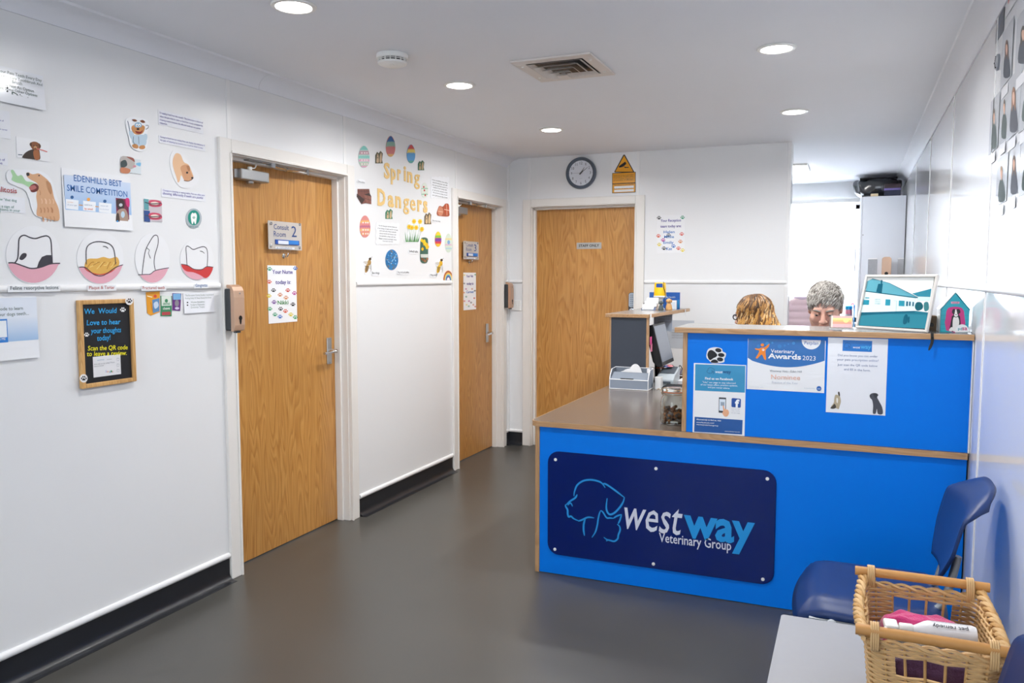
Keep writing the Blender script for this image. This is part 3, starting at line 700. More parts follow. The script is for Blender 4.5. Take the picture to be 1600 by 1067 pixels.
    # purple and black cables
    for k, (c, pts, lab) in enumerate((('#7c5fa8', [(1.60, 5.42, ZW+.004), (1.63, 5.40, ZW+.06), (1.66, 5.42, ZW+.05), (1.70, 5.46, ZW+.02), (1.74, 5.5, ZW+.004)], 'thin purple cable looping behind the monitor'),
                                       ('#1a1b1e', [(1.57, 5.36, ZW+.09), (1.60, 5.40, ZW+.05), (1.62, 5.36, ZW+.09), (1.65, 5.42, ZW+.02), (1.70, 5.40, ZW+.004)], 'thin black cable dangling behind the monitor'))):
        tag(MB().tube(smooth_path(pts, 6), .003, 6).build('cable', mat('cable_%d' % k, c, .5), smooth=60), lab, 'cable')
    # dark tray of papers under the monitor
    o = thing('letter_tray', (1.66, 5.36, ZW), 'dark brown letter tray with white papers behind the notebook', 'tray')
    B(1.60, 1.78, 5.26, 5.36, ZW, ZW+.004).build('base', mat('tray_brown', '#4a3530', .5), o)
    for a in ((1.60, 1.78, 5.26, 5.264), (1.60, 1.78, 5.356, 5.36), (1.776, 1.78, 5.264, 5.356), (1.60, 1.604, 5.264, 5.356)): B(a[0], a[1], a[2], a[3], ZW+.004, ZW+.03).build('side', mat('tray_brown'), o)
    B(1.606, 1.774, 5.266, 5.354, ZW+.004, ZW+.024).build('paper', mat('paper_white'), o)
desk_bits()
# ------------------------------------------------------------------ things on the raised shelf
def shelf_things():
    M_pw = mat('paper_white')
    # collection tub on a white stand
    x, y = 1.435, 5.55
    o = thing('collection_tub', (x, y, ZS), 'yellow and blue charity collection tub upside down on a white stand on the shelf', 'collection tub')
    MB().lathe([(.034, 0), (.036, .004), (.022, .02), (.02, .07), (.026, .082), (.040, .086)], (x, y, ZS), 28).build('stand', M_white, o, smooth=50)
    MB().lathe([(.043, .086), (.045, .090), (.045, .095), (.042, .097)], (x, y, ZS), 32).build('rim', M_white, o, smooth=50)
    MB().lathe([(.0425, .097), (.0385, .185), (.036, .188), (0, .188)], (x, y, ZS), 32).build('tub', mat('tub_yellow', '#f3bf17', .35), o, smooth=50)
    mb = MB(); vs = []
    for k in range(9):
        a = R(-120+k*8.5)
        for r_, hh in ((.04045, .155), (.0393, .182)): vs.append((x+r_*math.cos(a), y+r_*math.sin(a), ZS+hh))
    mb.add(vs, [(2*k, 2*k+2, 2*k+3, 2*k+1) for k in range(8)]).build('blue_band', mat('tub_blue', '#1d4fa0', .4), o)
    mb = MB(); vs = []
    for k in range(3):
        a = R(-172+k*8)
        for r_, hh in ((.0434, .098), (.0422, .122)): vs.append((x+r_*math.cos(a), y+r_*math.sin(a), ZS+hh))
    mb.add(vs, [(2*k, 2*k+2, 2*k+3, 2*k+1) for k in range(2)]).build('blue_mark', mat('tub_blue'), o)
    MB().tube(smooth_path([(x+.028, y-.024, ZS+.193), (x+.033, y-.028, ZS+.15), (x+.042, y-.02, ZS+.11), (x+.040, y-.034, ZS+.07), (x+.034, y-.036, ZS+.045)], 5), .0022, 6).build('cord', M_black, o, smooth=50)
    # blue leaflet holder
    o = thing('leaflet_holder', (1.47, 5.72, ZS), 'blue card leaflet holder with pale leaflets at the back of the shelf', 'leaflet holder')
    M_lb = mat('leaflet_blue', '#1d58a8', .45)
    B(1.325, 1.545, 5.70, 5.703, ZS, ZS+.118).build('back_card', M_lb, o)
    B(1.455, 1.525, 5.682, 5.686, ZS, ZS+.062).build('leaflet', M_pw, o)
    B(1.475, 1.515, 5.677, 5.6815, ZS, ZS+.050).build('leaflet', mat('leaflet_pale', '#d8e2ee', .6), o)
    B(1.526, 1.541, 5.6985, 5.7, ZS+.006, ZS+.066).build('teal_strip', mat('leaflet_teal', '#2a86c0', .5), o)
    text(o, 'pet health', (1.44, 5.70, ZS+.078), (1.512, 5.70, ZS+.078), NB, mat('print_pale', '#c9d8ee', .6), lift=.001)
    # tiered card holder with white cards
    o = thing('card_stand', (1.40, 5.45, ZS), 'clear tiered stand of white appointment cards at the left of the shelf', 'card stand')
    for k in range(3):
        y0 = 5.40+k*.030; z0 = ZS+.002+k*.022
        MB().prism([(1.345+k*.008, y0, z0), (1.425+k*.008, y0, z0), (1.425+k*.008, y0+.018, z0+.038), (1.345+k*.008, y0+.018, z0+.038)], (0, .004, 0)).build('card', M_pw, o)
    MB().prism([(1.34, 5.39, ZS), (1.34, 5.48, ZS), (1.34, 5.48, ZS+.05), (1.34, 5.47, ZS+.05)], (.10, 0, 0)).build('base', mat('clear_acrylic', '#f4f6f8', .05, trans=.9, ior=1.2), o)
    for k in range(2): text(o, 'appointments', (1.352, 5.402, ZS+.012), (1.405, 5.402, ZS+.012), NB, mat('print_grey', '#8a8d93', .7), lift=.0015)
    # two small dog ornaments
    def dog(x, y, sc, m, m2, lab, nm):
        o = thing(nm, (x, y, ZS), lab, 'ornament')
        b_ = MB(); b_.lathe([(.0001, 0), (.020*sc, .0), (.021*sc, .008*sc), (.017*sc, .03*sc), (.011*sc, .042*sc), (.009*sc, .05*sc), (0, .052*sc)], (x, y, ZS), 20); b_.build('body', m, o, smooth=60)
        b_ = MB(); b_.ball((x, y-.002, ZS+.058*sc), .0165*sc, 14, (1, .95, .85)); b_.ball((x-.004*sc, y-.016*sc, ZS+.055*sc), .008*sc, 10); b_.build('head', m, o, smooth=60)
        for s_ in (-1, 1): b_ = MB(); b_.ball((x+s_*.0155*sc, y, ZS+.056*sc), .008*sc, 10, (.45, .8, 1.3)); b_.build('ear', m2, o, smooth=60)
        for s_ in (-1, 1): b_ = MB(); b_.ball((x+s_*.009*sc, y-.018*sc, ZS+.005*sc), .0065*sc, 8); b_.build('paw', m, o, smooth=60)
        MB().lathe([(.0108*sc, 0), (.0112*sc, .003*sc), (.0105*sc, .006*sc)], (x, y, ZS+.041*sc), 16).build('collar', mat('collar_tan', '#8a6c58', .6), o)
    dog(1.472, 5.42, .90, mat('dog_grey', '#4d585c', .5), mat('dog_grey2', '#434c50', .5), 'small dark grey dog ornament on the shelf edge', 'dog_ornament')
    dog(1.518, 5.46, 1.12, mat('dog_tan', '#cf9f66', .55), mat('dog_tan2', '#bb8850', .55), 'small tan wooden dog ornament beside the grey one on the shelf', 'dog_ornament')
    # white tags hanging from the shelf edge
    for i, (x, y, lab) in enumerate(((1.5305, 4.86, 'crumpled white paper tag taped to the near corner of the raised shelf'), (1.5795, 5.71, 'white paper tag taped to the far end of the raised shelf edge'))):
        m_ = MB(); m_.prism([(x+.001, y-.012, 1.194), (x+.001, y+.022, 1.196), (x+.002, y+.018, 1.16), (x+.004, y+.006, 1.128+.012*i), (x+.003, y-.004, 1.15)], (.0012, 0, 0))
        tag(m_.build('paper_tag', M_pw), lab, 'tag')
    # notices under the shelf
    o = tag(B(1.4, 1.53, 5.52, 5.521, 1.05, 1.172).build('notice_card', mat('card_blue', '#bcc9dc', .6)), 'pale blue printed notice hanging below the raised shelf above the monitor', 'notice')
    for k in range(3): text(o, 'opening hours', (1.43, 5.52, 1.15-.02*k), (1.52, 5.52, 1.15-.02*k), NB, mat('print_grey'), lift=.0012)
    PBk = Plane((0, YB, 0), (0, -1, 0))
    p0 = PBk.at(1042, 500); p1 = PBk.at(1084, 545)
    o = tag(B(p0.x, p1.x, YB-.002, YB-.001, p1.z, p0.z).build('wall_notice', mat('card_grey', '#c3c9d2', .6)), 'pale grey typed sheet on the back wall beneath the raised shelf', 'notice')
    for k in range(4):
        q0 = PBk.at(1050, 516+4*k); q1 = PBk.at(1078, 514+4*k); text(o, 'please ring the bell for attention', (q0.x, YB-.002, q0.z), (q1.x, YB-.002, q0.z), NB, mat('print_grey'), lift=.0012)
shelf_things()
# ------------------------------------------------------------------ flat printed things on walls
PL = Plane((0, 0, 0), (1, 0, 0)); PBW = Plane((0, YB, 0), (0, -1, 0)); PRW = Plane((XR, 0, 0), (-1, 0, 0)); PDR = Plane((L1, YB+.081, 0), (0, -1, 0))
def C_(h, r=.55): return mat('ink_'+h.strip('#')+('' if r == .55 else '_%d' % int(r*100)), h, r)
M_sheet = mat('paper_sheet', '#eef0f4', .45); M_lamn = mat('laminated_sheet', '#eef0f6', .12, spec=.6)
class Art:
    """flat print laid over a sheet; every element a hair above the last"""
    def __init__(s, root, crop, lift=.0026): s.r = root; s.c = crop; s.l = lift; s.mb = MB()
    def poly(s, pts, m): s.l += .00006; s.mb.use(m).flat([s.c(u, v, s.l) for u, v in pts], s.c.n); return s
    def rect(s, u0, v0, u1, v1, m):
        """upright rectangle on the wall from two opposite corners"""
        s.l += .00006; a = s.c(u0, v0, s.l); b_ = s.c(u1, v1, s.l); s.mb.use(m)
        p = [a, Vector((b_.x, b_.y, a.z)), b_, Vector((a.x, a.y, b_.z))]; s.mb.flat(p, s.c.n); return s
    def blob(s, pts, m, n=4): s.l += .00006; s.mb.use(m).flat(smooth_path([s.c(u, v, s.l) for u, v in pts], n, True), s.c.n); return s
    def ell(s, cx, cy, rx, ry, m, n=20, rot=0): return s.poly(ellipse(cx, cy, rx, ry, n, rot), m)
    def line(s, pts, wd, m, n=4): s.l += .00006; s.mb.use(m); stroke(s.mb, pts, wd, s.c, s.l, n, False); return s
    def text(s, t, u0, v0, u1, m, cap=None, v1=None, name='lettering', **k):
        p0 = s.c(u0, v0); p1 = s.c(u1, v0 if v1 is None else v1)
        if v1 is None:
            p1 = s.c(u1, v0); p1 = Vector((p1.x, p1.y, p0.z))
        cp = None if cap is None else (s.c(u0, v0-cap)-p0).length
        text(s.r, t, p0, p1, s.c.n, m, cap=cp, lift=s.l+.0004, name=name, **k); return s
    def paw(s, cx, cy, r, m):
        s.blob([(cx-r*.55, cy+r*.55), (cx-r*.4, cy+r*.1), (cx, cy-r*.15), (cx+r*.4, cy+r*.1), (cx+r*.55, cy+r*.55), (cx, cy+r*.6)], m, 3)
        for dx, dy in ((-.75, -.1), (-.28, -.62), (.28, -.62), (.75, -.1)): s.ell(cx+dx*r, cy+dy*r, r*.22, r*.34, m, 10)
        return s
    def part(s, name):
        if s.mb.v: s.mb.build(name, None, s.r); s.mb = MB()
        return s
    def done(s, name='print'): 
        if s.mb.v: s.mb.build(name, None, s.r)
        return s
def rect_pts(crop, u0, v0, u1, v1, lift=0):
    a = crop(u0, v0, lift); b_ = crop(u1, v1, lift)
    return [a, Vector((b_.x, b_.y, a.z)), b_, Vector((a.x, a.y, b_.z))]
def sheet(crop, name, label, cat, u0, v0, u1, v1, m=None, lift=.0012, th=.0008, group=None, curl=0.0):
    o = MB().prism(rect_pts(crop, u0, v0, u1, v1, lift), crop.n*th)
    if curl:
        z0 = min(v[2] for v in o.v); o.v = [(v[0]+crop.n.x*curl, v[1]+crop.n.y*curl, v[2]) if v[2] < z0+.01 else v for v in o.v]
    return tag(o.build(name, m or M_sheet), label, cat, group)
def cutout(crop, name, label, cat, pts, m=None, lift=.0012, th=.0010, group=None, smooth=True):
    P = [crop(u, v, lift) for u, v in pts]
    if smooth: P = smooth_path(P, 5, True)
    return tag(MB().prism(P, crop.n*th).build(name, m or M_sheet), label, cat, group)
def grad_mat(name, top, bot, z0, z1):
    if name in MATS: return MATS[name]
    m = bpy.data.materials.new(name); m.use_nodes = True; MATS[name] = m; nt = m.node_tree; b = nt.nodes['Principled BSDF']; b.inputs['Roughness'].default_value = .45
    g = nt.nodes.new('ShaderNodeNewGeometry'); sp = nt.nodes.new('ShaderNodeSeparateXYZ'); mr = nt.nodes.new('ShaderNodeMapRange'); mr.inputs[1].default_value = z0; mr.inputs[2].default_value = z1
    r = ramp(nt, [(0, bot), (1, top)]); nt.links.new(g.outputs['Position'], sp.inputs[0]); nt.links.new(sp.outputs['Z'], mr.inputs[0]); nt.links.new(mr.outputs[0], r.inputs[0]); nt.links.new(r.outputs[0], b.inputs['Base Color'])
    return m
I_pur = C_('#4b3fa0'); I_grn = C_('#4a6158'); I_dk = C_('#26262b'); I_red = C_('#b5403f')
def left_wall():
    A = Crop(PL, 0, 90, 3.8125); Bc = Crop(PL, 170, 150, 4.85); C = Crop(PL, 0, 340, 4.103)
    # laminated sheet, top left
    o = sheet(A, 'laminated_notice', 'laminated tooth brushing advice sheet high at the left edge, shining in the light', 'notice', -120, 18, 263, 317, M_lamn, curl=.008)
    a = Art(o, A, .0075)
    for k, (t, u0, v, u1) in enumerate((('Brush Your Pets Teeth Every Day', -88, 62, 236), ('Using A Veterinary Toothbrush And', -88, 88, 240), ('Soft Suitable Brush', -88, 112, 120), ('If Brushing Is Not An Option', -88, 140, 190), ('There Are Some Other Options', -88, 163, 210), ('Dental Chews', 62, 222, 155), ('Diet', 62, 245, 170), ('Dental Prescription Diets', 60, 262, 222))):
        a.text(t, u0, v+6, u1, I_grn)
    for v in (182, 202, 220, 238): a.ell(35, v, 6, 6, I_dk, 8)
    a.done('bullets')
    o = sheet(A, 'text_card', 'small white text card at the left edge below the laminated sheet', 'card', -110, 290, 62, 487, M_lamn)
    a = Art(o, A)
    for t, v, u1 in (('Bad breath is a sign of', 360, 18), ('dental disease and can spread', 412, 38)): a.text(t, -100, v, u1, I_pur)
    a.done()
    o = sheet(A, 'text_card', 'short white text strip at the left edge beside the sausage dog photo', 'card', -110, 550, 46, 646, M_lamn)
    a = Art(o, A); a.text('an early sign of', -100, 600, 25, I_pur); a.text('gum disease', -100, 622, 10, I_pur); a.done()
    # dachshund photo
    o = sheet(A, 'dog_photo', 'glossy photo of a brown sausage dog holding a toothbrush', 'photo', 93, 470, 296, 622, mat('photo_paper', '#f1f2f5', .1, spec=.6))
    a = Art(o, A)
    a.blob([(130,590),(150,565),(185,548),(225,545),(235,575),(232,608),(180,604),(135,598)], C_('#3a2c24'), 4).blob([(195,560),(220,545),(232,570),(230,606),(205,606)], C_('#a5643a'), 4)
    a.blob([(175,515),(190,502),(215,503),(235,520),(237,538),(225,548),(205,552),(190,545),(180,530)], C_('#8a5433'), 4).blob([(174,512),(184,505),(186,528),(176,525)], C_('#5e3922'), 3).blob([(228,510),(240,525),(236,540),(228,535)], C_('#5e3922'), 3)
    a.ell(207, 535, 10, 8, C_('#c79668'), 10).ell(206, 541, 4, 3, I_dk, 8).ell(198, 524, 3, 3, I_dk, 8).ell(216, 524, 3, 3, I_dk, 8)
    a.line([(215, 543), (250, 552), (278, 562)], .0035, C_('#d9706c')).line([(104, 578), (130, 580)], .003, C_('#5b6a78')).done('picture')
    # halitosis card
    o = sheet(A, 'text_card', 'white halitosis text card partly behind the golden dog cut-out', 'card', -110, 812, 150, 928, M_lamn)
    a = Art(o, A)
    for t, v, u1 in (('We all know "that dog', 842, 95), ('smell" ...', 862, -25), ('It could be a sign of', 884, 80), ('dental problems in your', 903, 116), ('pets mouth!', 921, 0)): a.text(t, -100, v, u1, C_('#4a8a7c'))
    a.done()
    o = sheet(A, 'title_strip', 'white title strip reading Halitosis in dark red', 'card', -110, 745, 100, 806, M_lamn)
    a = Art(o, A); a.text('Halitosis', -45, 794, 97, I_red, bold=.01); a.done()
    # golden dog with green breath
    o = cutout(A, 'dog_cutout', 'cut-out of a golden dog with open mouth breathing green fumes', 'cut-out', [(35,690),(60,665),(110,668),(160,668),(220,672),(265,690),(300,725),(325,790),(345,870),(352,960),(335,970),(270,962),(210,940),(185,900),(170,840),(145,790),(90,765),(45,740)], lift=.0022)
    a = Art(o, A, .0036)
    a.blob([(60,675),(75,670),(100,705),(125,700),(150,735),(180,740),(205,752),(195,775),(165,770),(130,752),(95,745),(65,728),(70,705)], C_('#a9d3a4'), 4)
    a.blob([(152,690),(165,684),(190,695),(225,690),(250,705),(285,735),(305,780),(320,840),(345,900),(348,968),(300,966),(250,950),(215,938),(218,880),(212,830),(215,800),(205,795),(225,775),(215,748),(175,725),(158,710)], C_('#d9a982'), 4)
    a.blob([(175,765),(205,750),(225,765),(222,790),(200,802),(180,798)], C_('#6d2f2c'), 3).blob([(170,770),(200,760),(212,778),(180,790)], C_('#b76a66'), 3)
    a.blob([(152,690),(166,685),(172,700),(158,706)], I_dk, 3).ell(228, 703, 5, 4, I_dk, 8)
    for k in range(16):
        u = 230+(k*37) % 90; v = 790+(k*53) % 160; a.line([(u, v), (u+6, v+14), (u+4, v+30)], .0028, C_(['#c08c63', '#ecc8a6', '#b77e54'][k % 3]), 2)
    a.blob([(270,735),(292,745),(305,785),(298,815),(285,790),(275,760)], C_('#c08c63'), 3).done('picture')
    # competition poster
    o = sheet(A, 'competition_poster', 'laminated blue competition poster reading Edenhill\'s best smile competition', 'poster', 362, 655, 784, 1031, mat('photo_paper'), curl=.006)
    a = Art(o, A, .0062); z1 = A(372, 690).z; z0 = A(780, 990).z
    a.rect(373, 697, 779, 992, grad_mat('poster_blue', '#cfdcf2', '#8cb8e6', z0, z1))
    I_b = C_('#1f62ad')
    a.text("EDENHILL'S BEST", 433, 735, 718, I_b, cap=38, bold=.006).text('SMILE COMPETITION', 392, 793, 750, I_b, cap=38, bold=.006)
    for u, v in ((385, 842), (488, 852), (582, 862)): a.part('blue_ground').poly([(u, v), (u+76, v+9), (u+74, v+66), (u, v+58)], C_('#f3f6fb')).part('step_card')
    for u, v, c in ((422, 832, '#2b5d96'), (520, 845, '#f0a54a'), (617, 856, '#2b5d96')): a.ell(u, v, 10, 10, C_(c), 14).part('step_dot')
    for t, u, v, u1, c in (('Take a photo', 393, 862, 428, '#f0a54a'), ('of your pet', 393, 880, 450, '#a5b4cc'), ('send it in', 496, 880, 540, '#a5b4cc'), ('by email', 496, 905, 545, '#e0653f'), ('winner will', 590, 885, 635, '#a5b4cc'), ('be announced', 590, 905, 640, '#a5b4cc')): a.text(t, u, v, u1, C_(c))
    a.line([(463, 878), (486, 880)], .003, C_('#f0a54a')).line([(560, 887), (581, 889)], .003, C_('#f0a54a')).part('step_line')
    a.rect(682, 836, 763, 986, C_('#7b2348')).blob([(686,848),(720,842),(735,870),(725,905),(700,905),(686,880)], C_('#3a2a30'), 3).ell(712, 878, 11, 10, C_('#c9cdd4'), 10).blob([(690,915),(735,900),(755,940),(750,984),(690,984)], C_('#a98f80'), 3).ell(724, 935, 12, 20, C_('#bcd3e2'), 12).blob([(685,935),(700,930),(705,984),(684,984)], C_('#4a3a36'), 3).ell(692, 975, 6, 6, C_('#2f8fd0'), 8).blob([(740,840),(762,842),(762,890),(745,880)], C_('#d0347a'), 3).done('picture')
    # cartoon dog
    o = cutout(A, 'cartoon_dog_cutout', 'cut-out cartoon dog in a pale blue dentist coat', 'cut-out', [(745,375),(775,355),(830,360),(875,375),(885,410),(872,450),(878,500),(862,545),(840,557),(800,550),(772,520),(762,470),(750,430)], lift=.003)
    a = Art(o, A, .0042); I_cb = C_('#b9cede'); I_ct = C_('#c98d57')
    a.blob([(785,465),(815,460),(855,462),(868,490),(858,525),(800,522),(782,500)], I_cb, 4).blob([(765,440),(785,440),(795,470),(785,490),(768,470)], I_cb, 3).blob([(855,455),(872,460),(870,490),(852,480)], I_cb, 3)
    a.blob([(778,415),(795,402),(840,402),(858,415),(850,445),(830,458),(805,458),(785,442)], I_ct, 4).blob([(798,395),(818,385),(838,395),(835,415),(800,415)], C_('#8fb6d2'), 3).ell(811, 403, 7, 9, C_('#ffffff'), 10).ell(826, 403, 7, 9, C_('#ffffff'), 10).ell(812, 405, 3, 4, I_dk, 8).ell(825, 405, 3, 4, I_dk, 8)
    a.ell(817, 426, 9, 6, I_dk, 12).blob([(800,438),(830,442),(845,432),(835,452),(812,452)], C_('#8e2b25'), 3).blob([(780,370),(800,368),(812,378),(795,382)], C_('#7e4a30'), 3).blob([(828,378),(845,372),(860,385),(845,390)], C_('#7e4a30'), 3)
    a.blob([(783,520),(805,515),(820,530),(812,542),(788,536)], I_ct, 3).blob([(825,528),(850,522),(860,535),(848,546),(826,542)], I_ct, 3)
    a.line([(755, 378), (762, 405), (768, 440)], .003, C_('#5a6a86')).line([(862, 405), (878, 405), (876, 420), (862, 428)], .002, I_dk).line([(820, 470), (822, 515)], .0015, I_dk, 2).line([(790, 470), (788, 500), (800, 520)], .0015, I_dk, 2).done('picture')
    # small procedure photo
    o = sheet(A, 'procedure_photo', 'small photo of a grey puppy having its mouth examined', 'photo', 718, 590, 838, 696, mat('photo_paper'))
    a = Art(o, A); a.rect(718, 590, 838, 696, C_('#d9e1e6', .2)).blob([(718,592),(760,590),(795,605),(800,640),(790,660),(740,672),(718,660)], C_('#b7b0ac'), 3).blob([(718,620),(745,610),(755,640),(735,655),(718,652)], C_('#3d4a4c'), 3).blob([(750,590),(790,598),(800,622),(780,610)], C_('#93574c'), 3).blob([(718,655),(760,660),(775,672),(760,690),(718,685)], C_('#c5805f'), 3).ell(798, 648, 10, 7, C_('#d58fa0'), 10).blob([(808,630),(835,626),(832,648),(812,640)], C_('#7cb9dd'), 3).done('picture')
    # text strips
    for (u0, v0, u1, v1), lines, lab in (((370, 100, 713, 289), (('Dropping food from the mouth: This behaviour is observed', 382, 132, 706), ('when the pet tries to chew on food but cannot complete the', 382, 158, 706), ('chewing motion because the affected teeth are too painful', 382, 184, 690), ('response.', 382, 208, 440)), 'upper of two white text strips, about dropping food from the mouth'),
                                   ((376, 298, 727, 421), (('Going to food but not eating: Pets can display this behaviour if', 386, 314, 722), ('the pain of chewing has become too much for them to bear', 386, 338, 708)), 'lower of two white text strips, about going to food but not eating'),
                                   ((395, 700, 730, 802), (('Changes in chewing or eating habits: Pets are often seen', 406, 720, 722), ('chewing differently if teeth are painful', 406, 745, 708)), 'white text strip below the puppy cut-out, about changes in chewing')):
        o = sheet(Bc, 'text_strip', lab, 'card', u0, v0, u1, v1, M_lamn)
        a = Art(o, Bc)
        for t, s0, v, s1 in lines: a.text(t, s0, v, s1, I_pur)
        a.done()
    # sleepy puppy cut-out
    o = cutout(Bc, 'puppy_cutout', 'glossy cut-out of a pale golden puppy with lowered head', 'cut-out', [(465,450),(490,412),(540,432),(580,480),(625,530),(668,580),(682,625),(655,670),(600,698),(545,692),(505,650),(478,590),(460,515)], mat('photo_paper'))
    a = Art(o, Bc)
    a.blob([(485,470),(505,435),(540,445),(565,500),(600,520),(620,560),(638,615),(620,640),(575,645),(545,600),(535,640),(520,655),(510,620),(490,560),(480,510)], C_('#e6bc96'), 4).blob([(540,540),(575,520),(600,535),(625,590),(635,620),(600,640),(570,640),(552,590)], C_('#d39c74'), 4).ell(590, 581, 8, 8, I_dk, 10).ell(629, 621, 9, 8, I_dk, 10).line([(565, 640), (600, 645), (632, 628)], .003, C_('#5b3a2e')).blob([(585,530),(605,530),(612,560),(600,570)], C_('#b67f58'), 3).done('picture')
    # dental photo
    o = sheet(Bc, 'dental_photo', 'square close-up photo of two sets of pink gums', 'photo', 262, 778, 402, 955, mat('photo_paper'))
    a = Art(o, Bc); a.rect(262, 778, 402, 955, C_('#cfc4cb', .2)).rect(262, 778, 300, 865, C_('#5f9fa8')).rect(262, 866, 310, 955, C_('#2d4f8e'))
    for v in (815, 912): a.blob([(300,v-20),(340,v-28),(385,v-18),(400,v+10),(370,v+26),(310,v+20)], C_('#c94a66'), 3).blob([(315,v-8),(350,v-14),(380,v),(350,v+12),(320,v+8)], C_('#f0dcd0'), 3).line([(270,v-10),(320,v+2),(395,v-2)], .004, C_('#3e4450')).line([(300,v+10),(350,v+14),(385,v+10)], .004, C_('#8e2b40'))
    a.done('picture')
    # round badge
    o = cutout(Bc, 'dental_badge', 'round green badge with a white tooth and paw symbol', 'badge', ellipse(641, 928, 60, 76, 28), C_('#aeb9c0', .25), smooth=False)
    a = Art(o, Bc); a.ell(641, 922, 45, 57, C_('#12907f'), 28).blob([(618,905),(630,885),(641,890),(652,885),(664,905),(660,945),(656,968),(648,968),(641,948),(634,968),(626,968),(620,940)], C_('#f4f6f4'), 3).paw(641, 922, 11, C_('#12907f'))
    a.text('DENTAL CLINIC', 604, 992, 678, C_('#2b6d66')).done('symbol')
    # four tooth drawings
    W_ = mat('drawing_paper', '#ecedf0', .6); PK = C_('#e3a9b8'); LN = C_('#3c3a44'); lw = .0045
    def gum(a, pts, m=None): a.poly(pts, m or PK)
    o = cutout(C, 'tooth_drawing', 'first round tooth drawing, with black resorptive patches', 'drawing', ellipse(210, 238, 175, 185, 40), W_, smooth=False); a = Art(o, C)
    gum(a, [(50, 290), (75, 290), (110, 296), (150, 315), (200, 326), (250, 318), (310, 297), (382, 293)] + [(210+172*math.cos(R(t)), 238+180*math.sin(R(t))) for t in range(22, 160, 8)])
    a.poly([(232,325),(245,285),(265,252),(295,240),(325,240),(330,292),(290,305),(255,318)], LN).blob([(120,262),(140,230),(165,230),(165,250),(140,272)], LN, 3)
    a.line([(92,290),(110,260),(115,200),(120,135),(150,113),(190,128),(225,134),(265,122),(300,118),(322,145),(328,220),(332,292)], lw, LN).line([(50,290),(90,291),(150,312),(200,326),(260,317),(320,296),(382,293)], lw, LN).done('drawing')
    o = cutout(C, 'tooth_drawing', 'second round tooth drawing, with yellow tartar at the gum', 'drawing', ellipse(640, 258, 150, 168, 40), W_, smooth=False); a = Art(o, C)
    gum(a, [(502, 318), (535, 318), (570, 350), (620, 372), (680, 362), (735, 320), (785, 302)] + [(640+148*math.cos(R(t)), 258+165*math.sin(R(t))) for t in range(20, 160, 8)])
    a.blob([(535,318),(560,345),(620,368),(690,360),(740,325),(735,305),(640,345),(560,315)], C_('#cf4b38'), 3).blob([(540,300),(560,265),(620,262),(660,252),(700,262),(745,252),(762,285),(750,318),(700,345),(640,362),(580,348),(545,322)], C_('#dfae55'), 3)
    for k in range(9): a.line([(550+22*k, 330-(k % 3)*12), (580+20*k, 290+(k % 2)*14), (600+18*k, 285)], .003, C_(['#b97f2e', '#eccf7e'][k % 2]), 3)
    a.line([(550,300),(548,220),(560,180),(600,157),(650,155),(700,170),(728,210),(738,300)], lw*.8, LN).line([(657,184),(675,186),(690,198)], lw*.7, LN).line([(502,318),(545,320),(600,365),(660,370),(735,320),(785,302)], lw*.7, LN).done('drawing')
    o = cutout(C, 'tooth_drawing', 'third round tooth drawing, a tall cracked pointed tooth', 'drawing', ellipse(975, 260, 112, 160, 40), W_, smooth=False); a = Art(o, C)
    gum(a, [(882, 366), (915, 364), (950, 368), (990, 340), (1030, 330), (1080, 322)] + [(975+110*math.cos(R(t)), 260+157*math.sin(R(t))) for t in range(24, 140, 8)])
    a.line([(908,362),(915,300),(930,210),(960,150),(985,115),(1008,120),(1010,170),(990,240),(985,290),(992,335)], lw*.8, LN).line([(935,192),(955,208),(948,228),(962,262)], lw*.7, LN, 1).line([(882,366),(930,364),(960,362),(990,340),(1040,328),(1080,322)], lw*.7, LN).done('drawing')
    o = cutout(C, 'tooth_drawing', 'fourth round tooth drawing, with red inflamed gum', 'drawing', ellipse(1260, 268, 108, 132, 40), W_, smooth=False); a = Art(o, C)
    gum(a, [(1158, 298), (1195, 305), (1240, 330), (1290, 332), (1320, 315), (1365, 318)] + [(1260+106*math.cos(R(t)), 268+130*math.sin(R(t))) for t in range(24, 165, 8)])
    a.blob([(1160,300),(1200,308),(1240,328),(1290,330),(1322,315),(1362,318),(1345,365),(1315,388),(1280,368),(1235,350),(1195,345),(1170,325)], C_('#cf3b3b'), 3)
    a.line([(1196,310),(1192,240),(1190,190),(1205,184),(1235,204),(1265,195),(1300,186),(1322,200),(1328,240),(1325,314)], lw*.8, LN).line([(1280,214),(1295,218),(1308,230)], lw*.6, LN).line([(1158,298),(1200,306),(1240,330),(1290,332),(1322,314),(1365,318)], lw*.7, LN).done('drawing')
    # captions on the rail
    PC = Plane((.0135, 0, 0), (1, 0, 0)); CC = C.on(PC)
    for t, u0, v0, u1, v1, s0, sv, s1, m, lab in (('Feline resorptive lesions', 48, 440, 386, 472, 66, 463, 374, C_('#4b5a60'), 'caption strip on the rail reading Feline resorptive lesions'),
            ('Plaque & Tartar', 560, 432, 745, 468, 570, 459, 734, C_('#b5574b'), 'caption strip on the rail reading Plaque and Tartar'),
            ('Fractured teeth', 905, 436, 1065, 466, 914, 460, 1056, C_('#b5574b'), 'caption strip on the rail reading Fractured teeth'),
            ('Gingivitis', 1243, 426, 1336, 452, 1252, 444, 1328, C_('#5c7db0'), 'caption strip on the rail reading Gingivitis')):
        o = sheet(CC, 'caption_strip', lab, 'caption', u0, v0, u1, v1, M_sheet, lift=0, th=.0006)
        a = Art(o, CC, .0008); a.text(t, s0, sv, s1, m, bold=.006); a.done()
    # blue poster at the left edge, below the rail
    o = sheet(C, 'advice_poster', 'blue and white tooth advice poster cut by the left edge below the rail', 'poster', -200, 508, 245, 895, mat('photo_paper'), curl=.006)
